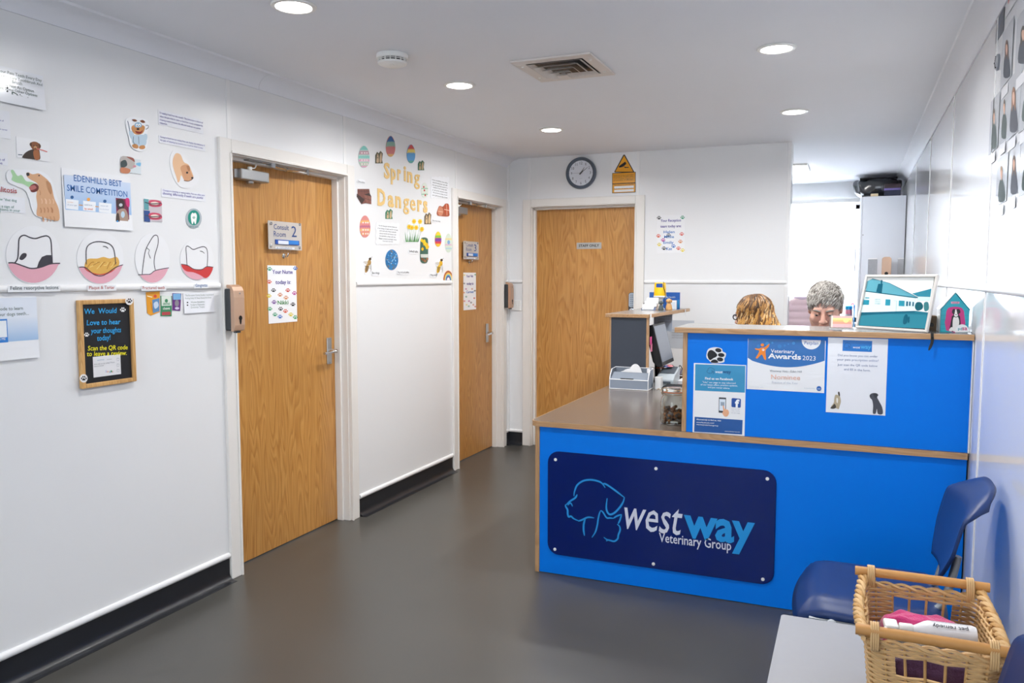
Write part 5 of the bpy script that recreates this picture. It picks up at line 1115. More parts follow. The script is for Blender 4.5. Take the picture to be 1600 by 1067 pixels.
# ------------------------------------------------------------------ back wall
def back_wall():
    G = Crop(PBW, 820, 220, 3.81); Gd = G.on(PDR)
    # clock
    c = G(337, 193); o = thing('wall_clock', c, 'round wall clock with grey rim and white face on the back wall', 'clock')
    MB().lathe([(.100, 0), (.126, 0), (.127, .012), (.124, .026), (.117, .030), (.110, .026), (.106, .016), (.100, .014)], c, 48, NB, ring=True).build('rim', mat('clock_rim', '#56606e', .35), o, smooth=40)
    MB().lathe([(0, 0), (.105, 0), (.105, .012), (0, .012)], c, 48, NB).build('face', mat('clock_face', '#dfe3ec', .5), o)
    def pt(r, h, l=.0125):
        t = R(h*30); return c+Vector((r*math.sin(t), -l, r*math.cos(t)))
    for k in range(1, 13):
        p = pt(.079, k); s_ = str(k); w_ = .0045 if k == 1 else .011 if k < 10 else .018 if k == 11 else .022
        text(o, s_, p+Vector((-w_/2, 0, -.010)), p+Vector((w_/2, 0, -.010)), NB, C_('#4a4f5a'), cap=.021, lift=.0003, name='numerals')
    for k in range(60):
        r0 = .100 if k % 5 else .095; a = pt(r0, k/5); b_ = pt(.103, k/5); d = (b_-a).normalized(); sd = Vector((-d.z, 0, d.x))*(.0005 if k % 5 else .001)
        if k % 5 == 0: MB().flat([a+sd, b_+sd, b_-sd, a-sd], NB).build('hour_mark', C_('#4a4f5a'), o)
    for nm, h, ln, wd, l in (('hour_hand', 1+9/60, .052, .0035, .016), ('minute_hand', 9/5, .072, .0026, .018), ('second_hand', 45/5, .080, .0008, .020)):
        a = pt(-.015, h, l); b_ = pt(ln, h, l); d = (b_-a).normalized(); sd = Vector((-d.z, 0, d.x))*wd
        MB().prism([a+sd, b_+sd*.4, b_-sd*.4, a-sd], (0, -.0008, 0)).build(nm, I_dk, o)
    MB().lathe([(.005, .013), (.005, .022), (0, .0225)], c, 12, NB).build('hub', I_dk, o)
    text(o, 'quartz', pt(.045, 6)+Vector((-.010, 0, 0)), pt(.045, 6)+Vector((.010, 0, 0)), NB, C_('#8a90a0'), lift=.0003, name='numerals')
    # CCTV sign
    o = sheet(G, 'cctv_sign', 'yellow triangular CCTV warning sign beside the clock', 'sign', 517, 76, 666, 310, mat('photo_paper')); a = Art(o, G); Y_ = C_('#eda417', .3)
    a.poly([(592, 82), (597, 84), (652, 184), (648, 189), (537, 189), (533, 184), (587, 84)], I_dk).poly([(592, 88), (646, 184), (539, 184)], Y_)
    a.poly([(562, 150), (598, 124), (606, 136), (590, 152), (575, 158), (560, 160)], I_dk).poly([(590, 152), (596, 162), (620, 160), (618, 156), (600, 156)], I_dk).part('warning_triangle')
    for v0, v1 in ((192, 251), (256, 307)): a.rect(521, v0, 660, v1, I_dk).rect(524, v0+3, 657, v1-3, Y_).part('text_panel')
    for t, v in (('Images are being monitored for', 210), ('the purpose of public safety,', 220), ('crime prevention, detection and', 230), ('prosecution of offenders.', 240)): a.text(t, 530, v, 650, I_dk)
    a.text('This scheme is controlled by:', 532, 268, 650, I_dk).rect(533, 271, 649, 281, C_('#f3f3f3')).text('For further information contact:', 532, 289, 650, I_dk).rect(533, 292, 649, 301, C_('#f3f3f3')).done('address_strips')
    # staff only plate
    o = sheet(Gd, 'door_plate', 'small silver plate reading STAFF ONLY on the back door', 'sign', 309, 607, 456, 642, mat('brushed_plate', '#b4b4b2', .35, metal=.7)); a = Art(o, Gd); a.text('STAFF ONLY', 322, 632, 443, I_dk, bold=.02, cap=15); a.done()
    # reception team poster
    blu = C_('#2474c0')
    paw_poster(G, (788, 444, 951, 668), 'paw print poster naming the reception team on the back wall', [('Your Reception', .175, .13, .87, I_vio), ('team today are:', .325, .12, .88, I_vio), ('Helen', .475, .24, .64, blu), ('Millie', .605, .26, .62, blu), ('Emily', .755, .23, .60, blu), ('Kat', .92, .33, .55, blu)], 8)
    # keypad lock on the staff door
    p = PDR.at(987, 471); o = thing('keypad_lock', p, 'silver keypad door lock on the staff only door', 'lock'); x = p.x+.012
    MB().prism([(x+a, YB+.081, p.z+b_) for a, b_ in rrect(-.034, .034, -.095, .072, .02)], (0, -.018, 0)).build('body', mat('lock_dark', '#3a3d42', .4), o, bevel=.003)
    MB().prism([(x+a, YB+.0625, p.z+b_) for a, b_ in rrect(-.030, .030, -.045, .068, .016)], (0, -.004, 0)).build('face', mat('lock_silver', '#b4bfcb', .3, metal=.5), o, bevel=.002)
    for i in range(6):
        for j in range(3): MB().lathe([(.005, 0), (.005, .004), (.003, .005)], (x-.014+.014*j, YB+.0585, p.z+.052-.017*i), 10, NB).build('key', mat('key_steel', '#8c97a4', .3, metal=.8), o)
    MB().lathe([(.016, 0), (.019, .012), (.017, .03), (0, .032)], (x, YB+.063, p.z-.068), 20, NB).build('knob', M_chrome, o, smooth=40)
    # light switch left of the door
    p = PBW.at(806, 477); o = thing('light_switch', p, 'white double light switch on the back wall left of the staff door', 'switch')
    B(p.x-.045, p.x+.045, YB-.009, YB-.0005, p.z-.043, p.z+.043).build('plate', M_white, o, bevel=.003)
    for d in (-.016, .016): B(p.x+d-.006, p.x+d+.006, YB-.013, YB-.009, p.z-.011, p.z+.011).build('rocker', M_white, o, bevel=.002)
back_wall()
# ------------------------------------------------------------------ posters on the desk front
def dog_logo(a, u, v, s_, m, m2):
    """small dog and cat line mark"""
    for pts in ([(0, .45), (.05, .2), (.3, .05), (.6, .1), (.95, .35), (.8, .6), (.62, .62), (.6, .35)], [(.05, .4), (-.12, .55), (-.05, .75), (.15, .85), (.35, .78)], [(.3, .82), (.28, 1.0)], [(.5, .95), (.55, .7), (.7, .75), (.85, .68), (.85, .9), (.7, .98)]):
        a.line([(u+s_*x, v+s_*y) for x, y in pts], .0018, m, 4)
def desk_posters():
    I = Crop(PDK, 1060, 490, 4.444)
    # paw sticker
    o = cutout(I, 'paw_sticker', 'black paw print sticker with white outline on the raised counter front', 'sticker', [(195,285),(205,250),(235,235),(275,234),(303,245),(308,262),(330,275),(328,298),(320,312),(318,335),(285,343),(235,343),(215,325),(198,308)], C_('#e8eaee'), smooth=True)
    a = Art(o, I); k = C_('#1d2026'); a.blob([(202,285),(210,262),(228,252),(250,262),(270,285),(262,300),(245,308),(222,322),(208,308)], k, 4).ell(278, 254, 22, 14, k, 16, .2).ell(298, 287, 23, 14, k, 16, .1).ell(290, 317, 22, 14, k, 16, .15).blob([(225,336),(235,322),(258,318),(275,330),(274,340),(240,341)], k, 3).done('paw_pads')
    # social media notice
    o = sheet(I, 'social_media_notice', 'blue and white notice reading Find us on Facebook under the paw sticker', 'notice', 108, 342, 459, 850, mat('photo_paper')); a = Art(o, I); T_ = C_('#2a8fc0', .3); w_ = C_('#f0f4f8'); dkb = C_('#15549c', .3)
    a.poly([(118, 350), (465, 362), (462, 548), (116, 532)], T_); a.part('header_block'); dog_logo(a, 205, 372, 48, C_('#155a86'), None); a.part('dog_mark')
    a.text('west', 257, 411, 308, w_, shear=.2, bold=.01).text('way', 309, 413, 366, C_('#134f86'), bold=.02)
    a.text('Find us on Facebook', 186, 456, 382, w_, bold=.025, v1=463)
    for t, u0, v, u1 in (('"Like" our page to stay informed', 168, 480, 398), ('of our latest offers, practice updates,', 155, 497, 412), ('and pet owner advice.', 205, 515, 358)): a.text(t, u0, v, u1, w_, v1=v+8)
    ph = [(282, 580), (332, 583), (330, 690), (280, 686)]; a.poly(ph, C_('#3b3f46')).poly([(286, 592), (328, 594), (326, 676), (284, 672)], C_('#dfe9f4')).rect(294, 612, 320, 640, C_('#9aa6b4')).blob([(308,640),(318,640),(322,660),(345,668),(352,690),(340,712),(320,712),(306,690),(312,672)], C_('#eab08a'), 3)
    a.part('phone_picture').poly([(370, 590), (376, 585), (430, 590), (435, 596), (433, 648), (428, 652), (374, 648), (369, 642)], C_('#1d4f9e'))
    a.text('f', 393, 646, 424, w_, bold=.05, cap=50)
    for t, v in (('Scan this QR', 664), ('code to find us', 676), ('on our page', 690)): a.text(t, 368, v, 428, C_('#a9b2bd'))
    a.part('social_logo').poly([(114, 715), (447, 738), (443, 838), (110, 818)], dkb)
    a.text('Alternatively to find us, visit:', 126, 737, 298, w_, v1=747, bold=.012).text('www.facebook.com/', 126, 757, 250, w_, v1=764).text('westwayveterinarygroup', 126, 772, 277, w_, v1=782).text('www.westway-vets.com', 322, 818, 428, w_, v1=824).done('footer_block')
    # award certificate
    o = sheet(I, 'award_certificate', 'blue and white awards certificate with an orange figure, in the middle of the counter front', 'certificate', 484, 173, 1012, 551, mat('photo_paper')); a = Art(o, I); bb = C_('#1c6cb8', .3)
    top = [(486, 172), (1019, 184), (1016, 326)] + [(1016-536*t, 326-12*t+ 52*math.sin(math.pi*t)**.9) for t in [k/16 for k in range(1, 16)]] + [(482, 305)]
    a.poly(top, bb)
    for k in range(14): a.ell(520+(k*61) % 330, 185+(k*29) % 45, 5+k % 4*3, 5+k % 4*3, C_(['#2c7fc6', '#3a8dd0', '#2473b6'][k % 3]), 10)
    a.part('blue_header'); og = C_('#f08a30'); a.blob([(534,240),(560,243),(575,235),(600,232),(632,208),(628,228),(608,250),(606,275),(610,316),(598,318),(585,290),(575,285),(550,310),(538,306),(556,275),(560,255),(538,250)], og, 3).ell(584, 217, 12, 11, og, 14).paw(590, 252, 10, C_('#ffffff')).part('orange_figure')
    a.text('Veterinary', 642, 270, 806, w_, bold=.01, v1=276).text('Awards', 622, 308, 852, w_, bold=.03, v1=318, cap=34).text('2023', 862, 321, 952, w_, v1=326)
    a.poly([(856, 180)] + [(923+67*math.cos(R(t)), 183+65*math.sin(R(t))) for t in range(178, 2, -11)] + [(990, 184)], C_('#f4f6fa')).text('Petplan', 874, 213, 972, C_('#2a62ae'), v1=216, shear=.1).part('white_roundel')
    a.text('Westway Vets - Eden Hill', 634, 402, 856, C_('#6d7480'), v1=409).text('Nominee', 644, 453, 846, C_('#e9b49c'), v1=460, cap=32).text('Practice of the Year', 650, 482, 830, C_('#b9c2d0'), v1=489)
    a.text('In association with', 492, 509, 590, C_('#d4dae4'), v1=515).text('in partnership', 874, 519, 948, C_('#b9c2d0'), v1=523).ell(976, 519, 17, 17, C_('#2a66b4')).text('vets', 964, 524, 988, w_).done('partner_mark')
    # prescription notice
    o = sheet(I, 'prescription_notice', 'white laminated notice about ordering pet prescriptions online, at the right of the counter front', 'notice', 1040, 165, 1436, 708, M_lamn); a = Art(o, I); P_ = C_('#8391b4')
    a.poly([(1142, 182), (1346, 190), (1343, 266), (1139, 258)], C_('#1478cf', .3)); a.part('logo_block'); dog_logo(a, 1155, 200, 44, C_('#0e5fae'), None); a.part('dog_mark'); a.text('west', 1212, 240, 1262, w_, shear=.2).text('way', 1264, 242, 1338, C_('#4ab0ea'), bold=.02)
    for t, u0, v, u1 in (('Did you know you can order', 1108, 294, 1384), ('your pets precription online?', 1102, 324, 1390), ('Just scan the QR code below', 1104, 360, 1382), ('and fill in the form.', 1150, 392, 1334)): a.text(t, u0, v, u1, P_, v1=v+10)
    cg = C_('#b9ab90'); cdk = C_('#4a443e')
    a.blob([(1085,575),(1092,562),(1108,565),(1122,575),(1128,610),(1120,640),(1112,662),(1095,655),(1068,655),(1060,645),(1078,620),(1082,595)], cg, 3).blob([(1070,640),(1085,625),(1095,650),(1075,660),(1055,655)], cdk, 3).blob([(1108,545),(1118,543),(1122,572),(1112,566)], cdk, 3).blob([(1098,585),(1108,590),(1106,620),(1098,612)], C_('#f0ece4'), 3).part('cat_picture')
    dg = C_('#4a4c56'); a.blob([(1328,565),(1345,552),(1375,552),(1388,565),(1380,580),(1395,610),(1415,650),(1418,695),(1385,695),(1378,660),(1370,692),(1350,690),(1352,640),(1345,600),(1332,585)], dg, 3).blob([(1352,555),(1372,552),(1380,570),(1366,585)], C_('#33343c'), 3).ell(1336, 572, 5, 4, I_dk, 8).done('dog_picture')
desk_posters()
# ------------------------------------------------------------------ staff photographs on the right wall
def team_wall():
    K = Crop(PRW, 1400, 0, 3.14); gr = 'staff portrait prints on the glossy wall'
    o = sheet(K, 'dark_plaque', 'small dark blue plaque at the top of the glossy right wall', 'plaque', 500, 15, 530, 150, C_('#273246', .3))
    a = Art(o, K); a.text('team', 507, 135, 526, C_('#7d879c')); a.done()
    ya = K(541, 40).y; zt = K(541, -45).z; zb = K(541, 90).z
    o = tag(B(XR-.0025, XR-.0012, ya-1.1, ya, zb, zt).build('team_sign', mat('photo_paper')), 'white sign with large red letters at the top right corner', 'sign')
    text(o, 'MEET THE TEAM', Vector((XR, ya-.05, zb+.035)), Vector((XR, ya-1.05, zb+.035)), K.n, C_('#b8443f'), cap=(zt-zb)*.62, bold=.02, lift=.0032)
    NT = ['small white name tag under the portrait '+t for t in ('below the dark plaque', 'at the top right edge', 'furthest away in the middle row', 'second along the middle row', 'third along the middle row', 'at the right edge, middle row', 'furthest away in the lower row', 'second along the lower row', 'at the right edge, lower row')]
    labs = [((529, 165, 569, 375), 'portrait of a long-haired person in dark green, below the dark plaque', '#5a4034', 1), ((598, 95, 660, 305), 'portrait of a dark-haired person, at the top right edge', '#2e2622', 1),
            ((471, 500, 502, 722), 'portrait print furthest from the camera in the middle row', '#4a342a', 0), ((518, 455, 553, 672), 'second portrait from the far end of the middle row', '#3c2c24', 0), ((560, 390, 607, 640), 'third portrait from the far end of the middle row', '#7a5236', 1), ((617, 370, 680, 590), 'portrait at the right edge in the middle row', '#6b4a34', 0),
            ((503, 785, 544, 985), 'portrait furthest from the camera in the lower row', '#a08468', 0), ((563, 730, 604, 945), 'second portrait from the far end of the lower row', '#55443a', 1), ((619, 710, 680, 930), 'portrait at the right edge in the lower row', '#4a342a', 0)]
    for (u0, v0, u1, v1), lab, hair, lng in labs:
        o = sheet(K, 'staff_portrait', lab, 'photo', u0, v0, u1, v1, mat('portrait_gloss', '#c2c6cc', .07, spec=.6), group=gr, lift=.0012+.0010*(len(NT) % 2)); a = Art(o, K, .0026+.0010*(len(NT) % 2)); W = u1-u0; H = v1-v0
        f = lambda x, y: (u0+W*x, v0+H*y-(x-.5)*H*.03)
        uni = C_('#1f3a3c' if lng == 0 else '#243042')
        a.blob([f(.12, 1.0), f(.16, .66), f(.32, .5), f(.5, .46), f(.68, .5), f(.84, .66), f(.9, 1.0)], uni, 3)
        if lng: a.blob([f(.30, .62), f(.30, .3), f(.40, .18), f(.5, .15), f(.62, .18), f(.7, .3), f(.70, .62), f(.5, .5)], C_(hair), 3)
        a.blob([f(.38, .36), f(.40, .25), f(.5, .2), f(.60, .25), f(.62, .36), f(.56, .46), f(.5, .5), f(.44, .46)], C_('#c9a08a'), 3)
        a.blob([f(.36, .32), f(.38, .2), f(.5, .14), f(.62, .2), f(.64, .32), f(.56, .25), f(.44, .25)], C_(hair), 3).done('portrait')
        q0 = K(u0, v0); q1 = K(u1, v1); ym = (q0.y+q1.y)/2; hw = abs(q0.y-q1.y)*.3
        tag(B(XR-.0040, XR-.0034, ym-hw, ym+hw, q1.z-.040, q1.z-.006).build('name_tag', M_lamn), NT.pop(0), 'tag')
    p = K(504, 305); o = thing('wall_vent_cap', p, 'small grey oval perforated cap on the glossy wall left of the portraits', 'vent')
    MB().lathe([(.028, 0), (.028, .006), (.02, .011), (0, .012)], p, 24, (-1, 0, 0)).build('cap', mat('cap_grey', '#8b9098', .5), o, smooth=40)
    for k in range(9):
        t = 2.1*k; r_ = .004+.0022*k; MB().lathe([(.0022, .009), (.0022, .0125)], p+Vector((0, r_*math.cos(t), r_*math.sin(t))), 8, (-1, 0, 0)).build('hole', M_black, o)
team_wall()
# ------------------------------------------------------------------ things on the raised counter
def counter_things():
    # business card holder
    o = thing('card_holder', (2.635, 3.56, ZH), 'small clear card holder with orange sunset cards on the raised counter', 'card holder')
    M_ac = mat('clear_acrylic')
    MB().prism([(2.588, 3.512, ZH), (2.588, 3.60, ZH), (2.588, 3.602, ZH+.012), (2.588, 3.548, ZH+.012), (2.588, 3.53, ZH+.012), (2.588, 3.512, ZH+.004)], (.092, 0, 0)).build('base', M_ac, o)
    MB().prism([(2.588, 3.545, ZH+.012), (2.588, 3.575, ZH+.062), (2.588, 3.578, ZH+.062), (2.588, 3.548, ZH+.012)], (.092, 0, 0)).build('back', M_ac, o)
    q = lambda x, t: Vector((x, 3.537+.028*t, ZH+.013+.046*t))
    n_ = Vector((0, -.046, .028)).normalized()
    for k in range(6):
        off = -n_*(.0012*k); MB().prism([q(2.594, 0)+off, q(2.674, 0)+off, q(2.674, 1)+off, q(2.594, 1)+off], n_*.0008).build('business_card', C_('#e6c8bd'), o)
    mb = MB()
    for t0, t1, c in ((.0, .3, '#c9a3a6'), (.3, .5, '#dd917b'), (.5, .66, '#f0b070'), (.66, .82, '#f4cc86'), (.82, 1.0, '#d0a3a0')): mb.use(C_(c, .3)).flat([q(2.600, t0)+n_*.0012, q(2.672, t0)+n_*.0012, q(2.672, t1)+n_*.0012, q(2.600, t1)+n_*.0012], n_)
    mb.use(C_('#f8dc86', .3)).flat([q(2.65+.010*math.cos(R(a)), .62+.2*math.sin(R(a)))+n_*.0014 for a in range(0, 360, 30)], n_); mb.build('sunset_picture', None, o)
    # picture frame
    b0 = Vector((2.689, 3.710, ZH+.003)); b1 = Vector((2.946, 3.511, ZH+.003)); e = (b1-b0).normalized(); W = (b1-b0).length; nb = Vector((-e.y, e.x, 0)); up = Vector((0, 0, math.cos(.24)))+nb*math.sin(.24); H = .232; n_ = e.cross(up); n_.normalize()
    if n_.y > 0: n_ = -n_
    o = thing('picture_frame', (b0+b1)/2, 'white-framed photograph of a low building leaning on the raised counter', 'picture frame')
    def P(a, b_, l=0): return b0+e*(a*W)+up*(b_*H)+n_*l
    t = .010; ta = t/W; tb = t/H; Mf = mat('frame_silver', '#d9d6d2', .25, metal=.25)
    for q4 in ([(0, 0), (1, 0), (1-ta, tb), (ta, tb)], [(1, 0), (1, 1), (1-ta, 1-tb), (1-ta, tb)], [(1, 1), (0, 1), (ta, 1-tb), (1-ta, 1-tb)], [(0, 1), (0, 0), (ta, tb), (ta, 1-tb)]):
        MB().prism([P(a, b_, -.008) for a, b_ in q4], n_*.014).build('frame_bar', Mf, o, bevel=.002)
    MB().prism([P(a, b_, -.008) for a, b_ in ((ta, tb), (1-ta, tb), (1-ta, 1-tb), (ta, 1-tb))], n_*.005).build('backing', M_black, o)
    MB().prism([P(.45, .85, -.0085), P(.55, .85, -.0085), P(.55, .85, -.0095)-nb*0, P(.5, 0, -.0095)+nb*.085], nb*.003).build('easel_strut', M_black, o)
    class FP:  # picture space: u,v in crop pixels of the frame
        n = n_
        def __call__(s, u, v, lift=0):
            # bilinear inverse by the four traced corners
            def f(a, b_): 
                x = (1-b_)*((1-a)*125+a*945)+b_*((1-a)*235+a*1085); y = (1-b_)*((1-a)*680+a*735)+b_*((1-a)*80+a*80); return x, y
            a = b_ = .5
            for _ in range(12):
                x, y = f(a, b_); dx = 820+b_*30; a += (u-x)/dx*.9; b_ += (y-v)/627*.9
            return P(a, b_, lift)
    fp = FP(); a = Art(o, fp, -.0026); tl = lambda h: C_(h, .12)
    a.poly([(248, 100), (1035, 100), (930, 690), (150, 650)], tl('#dfe3e2'))
    a.poly([(243, 150), (310, 122), (525, 175), (845, 335), (820, 350), (230, 270)], tl('#5b9fb0')).poly([(232, 268), (830, 345), (808, 490), (178, 505)], tl('#cfe0e2')).poly([(172, 505), (500, 500), (820, 488), (985, 510), (930, 690), (150, 650)], tl('#246f84'))
    a.poly([(165, 545), (400, 520), (940, 530), (930, 690), (150, 650)], tl('#2f7f92')).poly([(178, 503), (810, 488), (815, 505), (172, 535)], tl('#155a70')).poly([(385, 180), (442, 178), (430, 285), (362, 270)], tl('#12566c')).poly([(418, 135), (438, 140), (432, 180), (416, 178)], tl('#12566c'))
    a.poly([(785, 292), (1000, 235), (985, 330), (850, 325)], tl('#2f8298')).poly([(850, 328), (985, 330), (975, 375), (835, 370)], tl('#c5dedd')).blob([(830, 395), (880, 390), (905, 430), (890, 470), (840, 485), (815, 450)], tl('#1a5a66'), 3).blob([(915, 400), (960, 390), (965, 470), (920, 490)], tl('#3f7a80'), 3)
    for u, v, w2, h2 in ((200, 360, 80, 58), (232, 332, 50, 14), (478, 355, 58, 72), (635, 370, 66, 64), (720, 378, 20, 56), (752, 380, 18, 52), (790, 385, 16, 50)): a.poly([(u, v), (u+w2, v+4), (u+w2-4, v+h2), (u-4, v+h2-2)], tl('#2a8aa0' if w2 > 25 else '#1d5e78'))
    a.line([(575, 370), (608, 372), (600, 495)], .0012, tl('#8fb8ba'), 1).line([(228, 262), (850, 340)], .0025, tl('#14566a'), 1).line([(310, 120), (525, 173), (850, 335)], .0015, tl('#14566a'), 1)
    for t_, v in (('EDEN HILL', 362), ('VETERINARY', 386), ('SURGERY', 410)): a.text(t_, 350, v, 420, tl('#4a8a98'))
    a.blob([(690, 560), (715, 525), (735, 545), (728, 610), (700, 640), (680, 625)], tl('#155a70'), 3).blob([(735, 565), (755, 555), (750, 620), (735, 615)], tl('#155a70'), 3).done('photograph')
    # small brown card box behind the frame, black ribbon over the edge
    o = thing('brown_box', (2.985, 3.70, ZH), 'small brown cardboard box with a round hole behind the picture frame', 'box')
    B(2.952, 2.990, 3.66, 3.74, ZH, ZH+.062).build('carton', mat('cardboard', '#6f5c4a', .75), o, bevel=.002)
    MB().lathe([(.008, 0), (.008, .001)], (2.972, 3.6599, ZH+.026), 16, NB).build('hole', M_black, o)
    pts = smooth_path([(2.968, 3.655, ZH+.003), (2.962, 3.54, ZH+.003), (2.962, 3.5005, ZH-.002), (2.963, 3.4995, ZH-.03), (2.958, 3.4985, ZH-.05), (2.952, 3.497, ZH-.066)], 5)
    tag(MB().tube(pts, [.006]*(len(pts)-4)+[.005, .004, .003, .001], 6, flat=.25, up=(0, 0, 1)).build('black_ribbon', M_black, smooth=50), 'thin black ribbon hanging over the front edge of the raised counter', 'ribbon')
    # kennel-shaped collecting box
    x0, x1, ya, yb = 2.997, 3.096, 3.60, 3.735; z = ZH
    o = thing('kennel_collecting_box', (3.047, 3.63, z), 'turquoise kennel-shaped charity box with a dog picture at the right end of the counter', 'collecting box')
    pent = [(x0, z), (x1, z), (x1+.002, z+.090), (3.046, z+.156), (x0-.001, z+.090)]
    M_tq = mat('kennel_turquoise', '#1fa2b5', .3)
    MB().prism([(p[0], ya, p[1]) for p in pent], (0, yb-ya, 0)).build('carton', M_tq, o, bevel=.002)
    for s_ in (0, 1):
        e0, e1 = ((x0-.003, z+.089), (3.046, z+.1585)) if s_ == 0 else ((x1+.004, z+.089), (3.046, z+.1585))
        MB().prism([(e0[0], ya-.002, e0[1]), (e1[0], ya-.002, e1[1]), (e1[0], ya-.002, e1[1]+.003), (e0[0], ya-.002, e0[1]+.003)], (0, yb-ya+.004, 0)).build('roof_flap', mat('kennel_roof', '#d5dde0', .4) if s_ == 0 else M_tq, o)
    MB().box(x0-.0012, x0-.0002, ya, yb, z, z+.088).build('side_label', mat('kennel_roof'), o)
    Ok = Crop(Plane((0, ya, 0), (0, -1, 0)), 1320, 420, 7.273); a = Art(o, Ok, .0003)
    door = [(1150, 700), (1150, 520), (1160, 470), (1185, 440), (1250, 430), (1320, 440), (1348, 470), (1358, 520), (1356, 705)]
    a.blob(door, C_('#c02f7c', .3), 2)
    for k in range(5): a.line([(1095, 480+50*k), (1148, 480+50*k)], .0012, C_('#178a9c'), 1).line([(1362, 480+50*k), (1410, 480+50*k)], .0012, C_('#178a9c'), 1)
    a.poly([(1205, 372), (1305, 372), (1303, 396), (1207, 396)], C_('#d9a4bc')).text('woof', 1222, 392, 1288, C_('#a0406e'))
    bk = C_('#25262e'); wh = C_('#e9e6e4')
    a.blob([(1195,705),(1198,640),(1212,570),(1225,530),(1300,530),(1312,570),(1315,640),(1300,705)], bk, 3).blob([(1228,705),(1225,620),(1232,560),(1255,535),(1285,545),(1300,600),(1290,660),(1270,705)], wh, 3)
    a.blob([(1218,500),(1222,468),(1240,455),(1265,462),(1290,455),(1310,470),(1312,500),(1295,510),(1290,540),(1262,552),(1238,540),(1232,512)], bk, 3).blob([(1254,465),(1268,465),(1276,505),(1285,530),(1264,545),(1242,530),(1250,500)], wh, 3).ell(1264, 520, 7, 6, bk, 10).ell(1246, 495, 4, 4, C_('#8a6a50'), 8).ell(1280, 495, 4, 4, C_('#8a6a50'), 8).blob([(1185,690),(1215,660),(1235,690),(1215,708),(1190,706)], wh, 3)
    a.poly([(1250, 722)]+[(1332+82*math.cos(R(t)), 722+92*math.sin(R(t))) for t in range(180, 361, 12)], C_('#eceef0')).text('pd', 1286, 694, 1332, C_('#2a9aa8'), bold=.02).text('sa', 1333, 694, 1390, C_('#c2407e'), bold=.02).done('dog_picture')
counter_things()
# ------------------------------------------------------------------ beam seating along the right wall
M_chair = mat('navy_polypropylene', '#0f2f66', .38, bump=.06, bscale=900); M_tube = mat('grey_tube', '#9aa0a6', .35, metal=.6)
def seat_unit(yc, lab):
    o = thing('waiting_chair', (2.75, yc, .0), lab, 'chair', 'navy beam seats')
    # seat shell
    def f(u, v):
        a = 2*u-1; b_ = 2*v-1
        # map the square to a rounded rectangle
        k = .32; xa = a*math.sqrt(1-.5*k*b_*b_); yb_ = b_*math.sqrt(1-.5*k*a*a)
        ed = max(abs(a), abs(b_)); drop = max(0, (ed-.62)/.38)
        x = 2.745+xa*.225; y = yc+yb_*.238
        z = .452-.050*drop**2.3*(1.0 if a < .3 else .75) -.012*(1-a*a)*(1-b_*b_) - (.030*max(0, (-a-.55)/.45)**1.6)
        return (x, y, z)
    s = MB().grid(f, 26, 26).build('seat', M_chair, o, smooth=80); sm = s.modifiers.new('solid', 'SOLIDIFY'); sm.thickness = .009; sm.offset = -1
    # back shell
    def g(u, v):
        t = v; b_ = 2*u-1
        w_ = .105+.105*min(1, t/.35)**.7 - .045*max(0, (t-.80)/.20)**2.2
        z = .535+.275*t - .050*abs(b_)**4*max(0, (t-.55)/.45)**2
        x = 2.945+.062*t+.055*max(0, (t-.72)/.28)**2 + .030*(1-b_*b_)*(.4+.6*t) - .012
        return (x, yc+b_*w_, z)
    b_ = MB().grid(g, 20, 24).build('backrest', M_chair, o, smooth=80); sm = b_.modifiers.new('solid', 'SOLIDIFY'); sm.thickness = .010; sm.offset = 1
    for s_ in (-1, 1):
        MB().tube(smooth_path([(2.80, yc+s_*.10, .418), (2.90, yc+s_*.10, .420), (2.945, yc+s_*.10, .44), (2.965, yc+s_*.10, .50), (2.978, yc+s_*.10, .56), (2.985, yc+s_*.10, .60)], 5), .0115, 10).build('back_tube', M_tube, o, smooth=50)
    br = B(2.58, 2.88, yc-.232, yc-.205, .385, .397).build('seat_bracket', mat('bracket_grey', '#b9bfc6', .4), o, bevel=.002)
    B(2.58, 2.88, yc+.205, yc+.232, .385, .397).build('seat_bracket', mat('bracket_grey'), o, bevel=.002)
    MB().lathe([(.014, 0), (.014, .012), (.010, .016)], (2.645, yc-.233, .388), 16, NB).build('bracket_cap', mat('bracket_grey'), br, smooth=40)
    MB().box(2.74, 2.79, yc-.2, yc+.2, .40, .418).build('mount_plate', M_tube, o)
    return o
seat_unit(2.755, 'navy blue plastic waiting chair against the blue reception desk')
seat_unit(1.545, 'navy blue plastic waiting chair cut by the lower right corner')
bm_ = thing('seating_beam', (2.77, 2.1, 0), 'grey steel beam frame carrying the navy chairs and the side table', 'bench frame')
B(2.74, 2.80, 1.30, 3.0, .33, .3845).build('beam', M_tube, bm_, bevel=.004)
for y in (1.5, 2.85):
    B(2.748, 2.792, y-.02, y+.02, .03, .33).build('leg', M_tube, bm_, bevel=.003)
    B(2.53, 3.0, y-.025, y+.025, .0, .03).build('foot', M_tube, bm_, bevel=.008)
tb = thing('side_table', (2.73, 2.125, .3846), 'light grey square side table top beside the navy chair', 'table')
MB().prism([(p.x, p.y, .400) for p in rounded_poly([(2.506, 1.80), (2.955, 1.80), (2.955, 2.452), (2.506, 2.452)], [.012]*4)], (0, 0, .022)).build('table_top', mat('table_grey', '#97989d', .45, var=.02, vscale=30), tb, bevel=.003)
B(2.70, 2.84, 1.9, 2.35, .3846, .400).build('mount_plate', M_tube, tb)
B(2.90, 2.93, 2.40, 2.45, .375, .400).build('bracket', M_tube, tb)
ZT = .4221
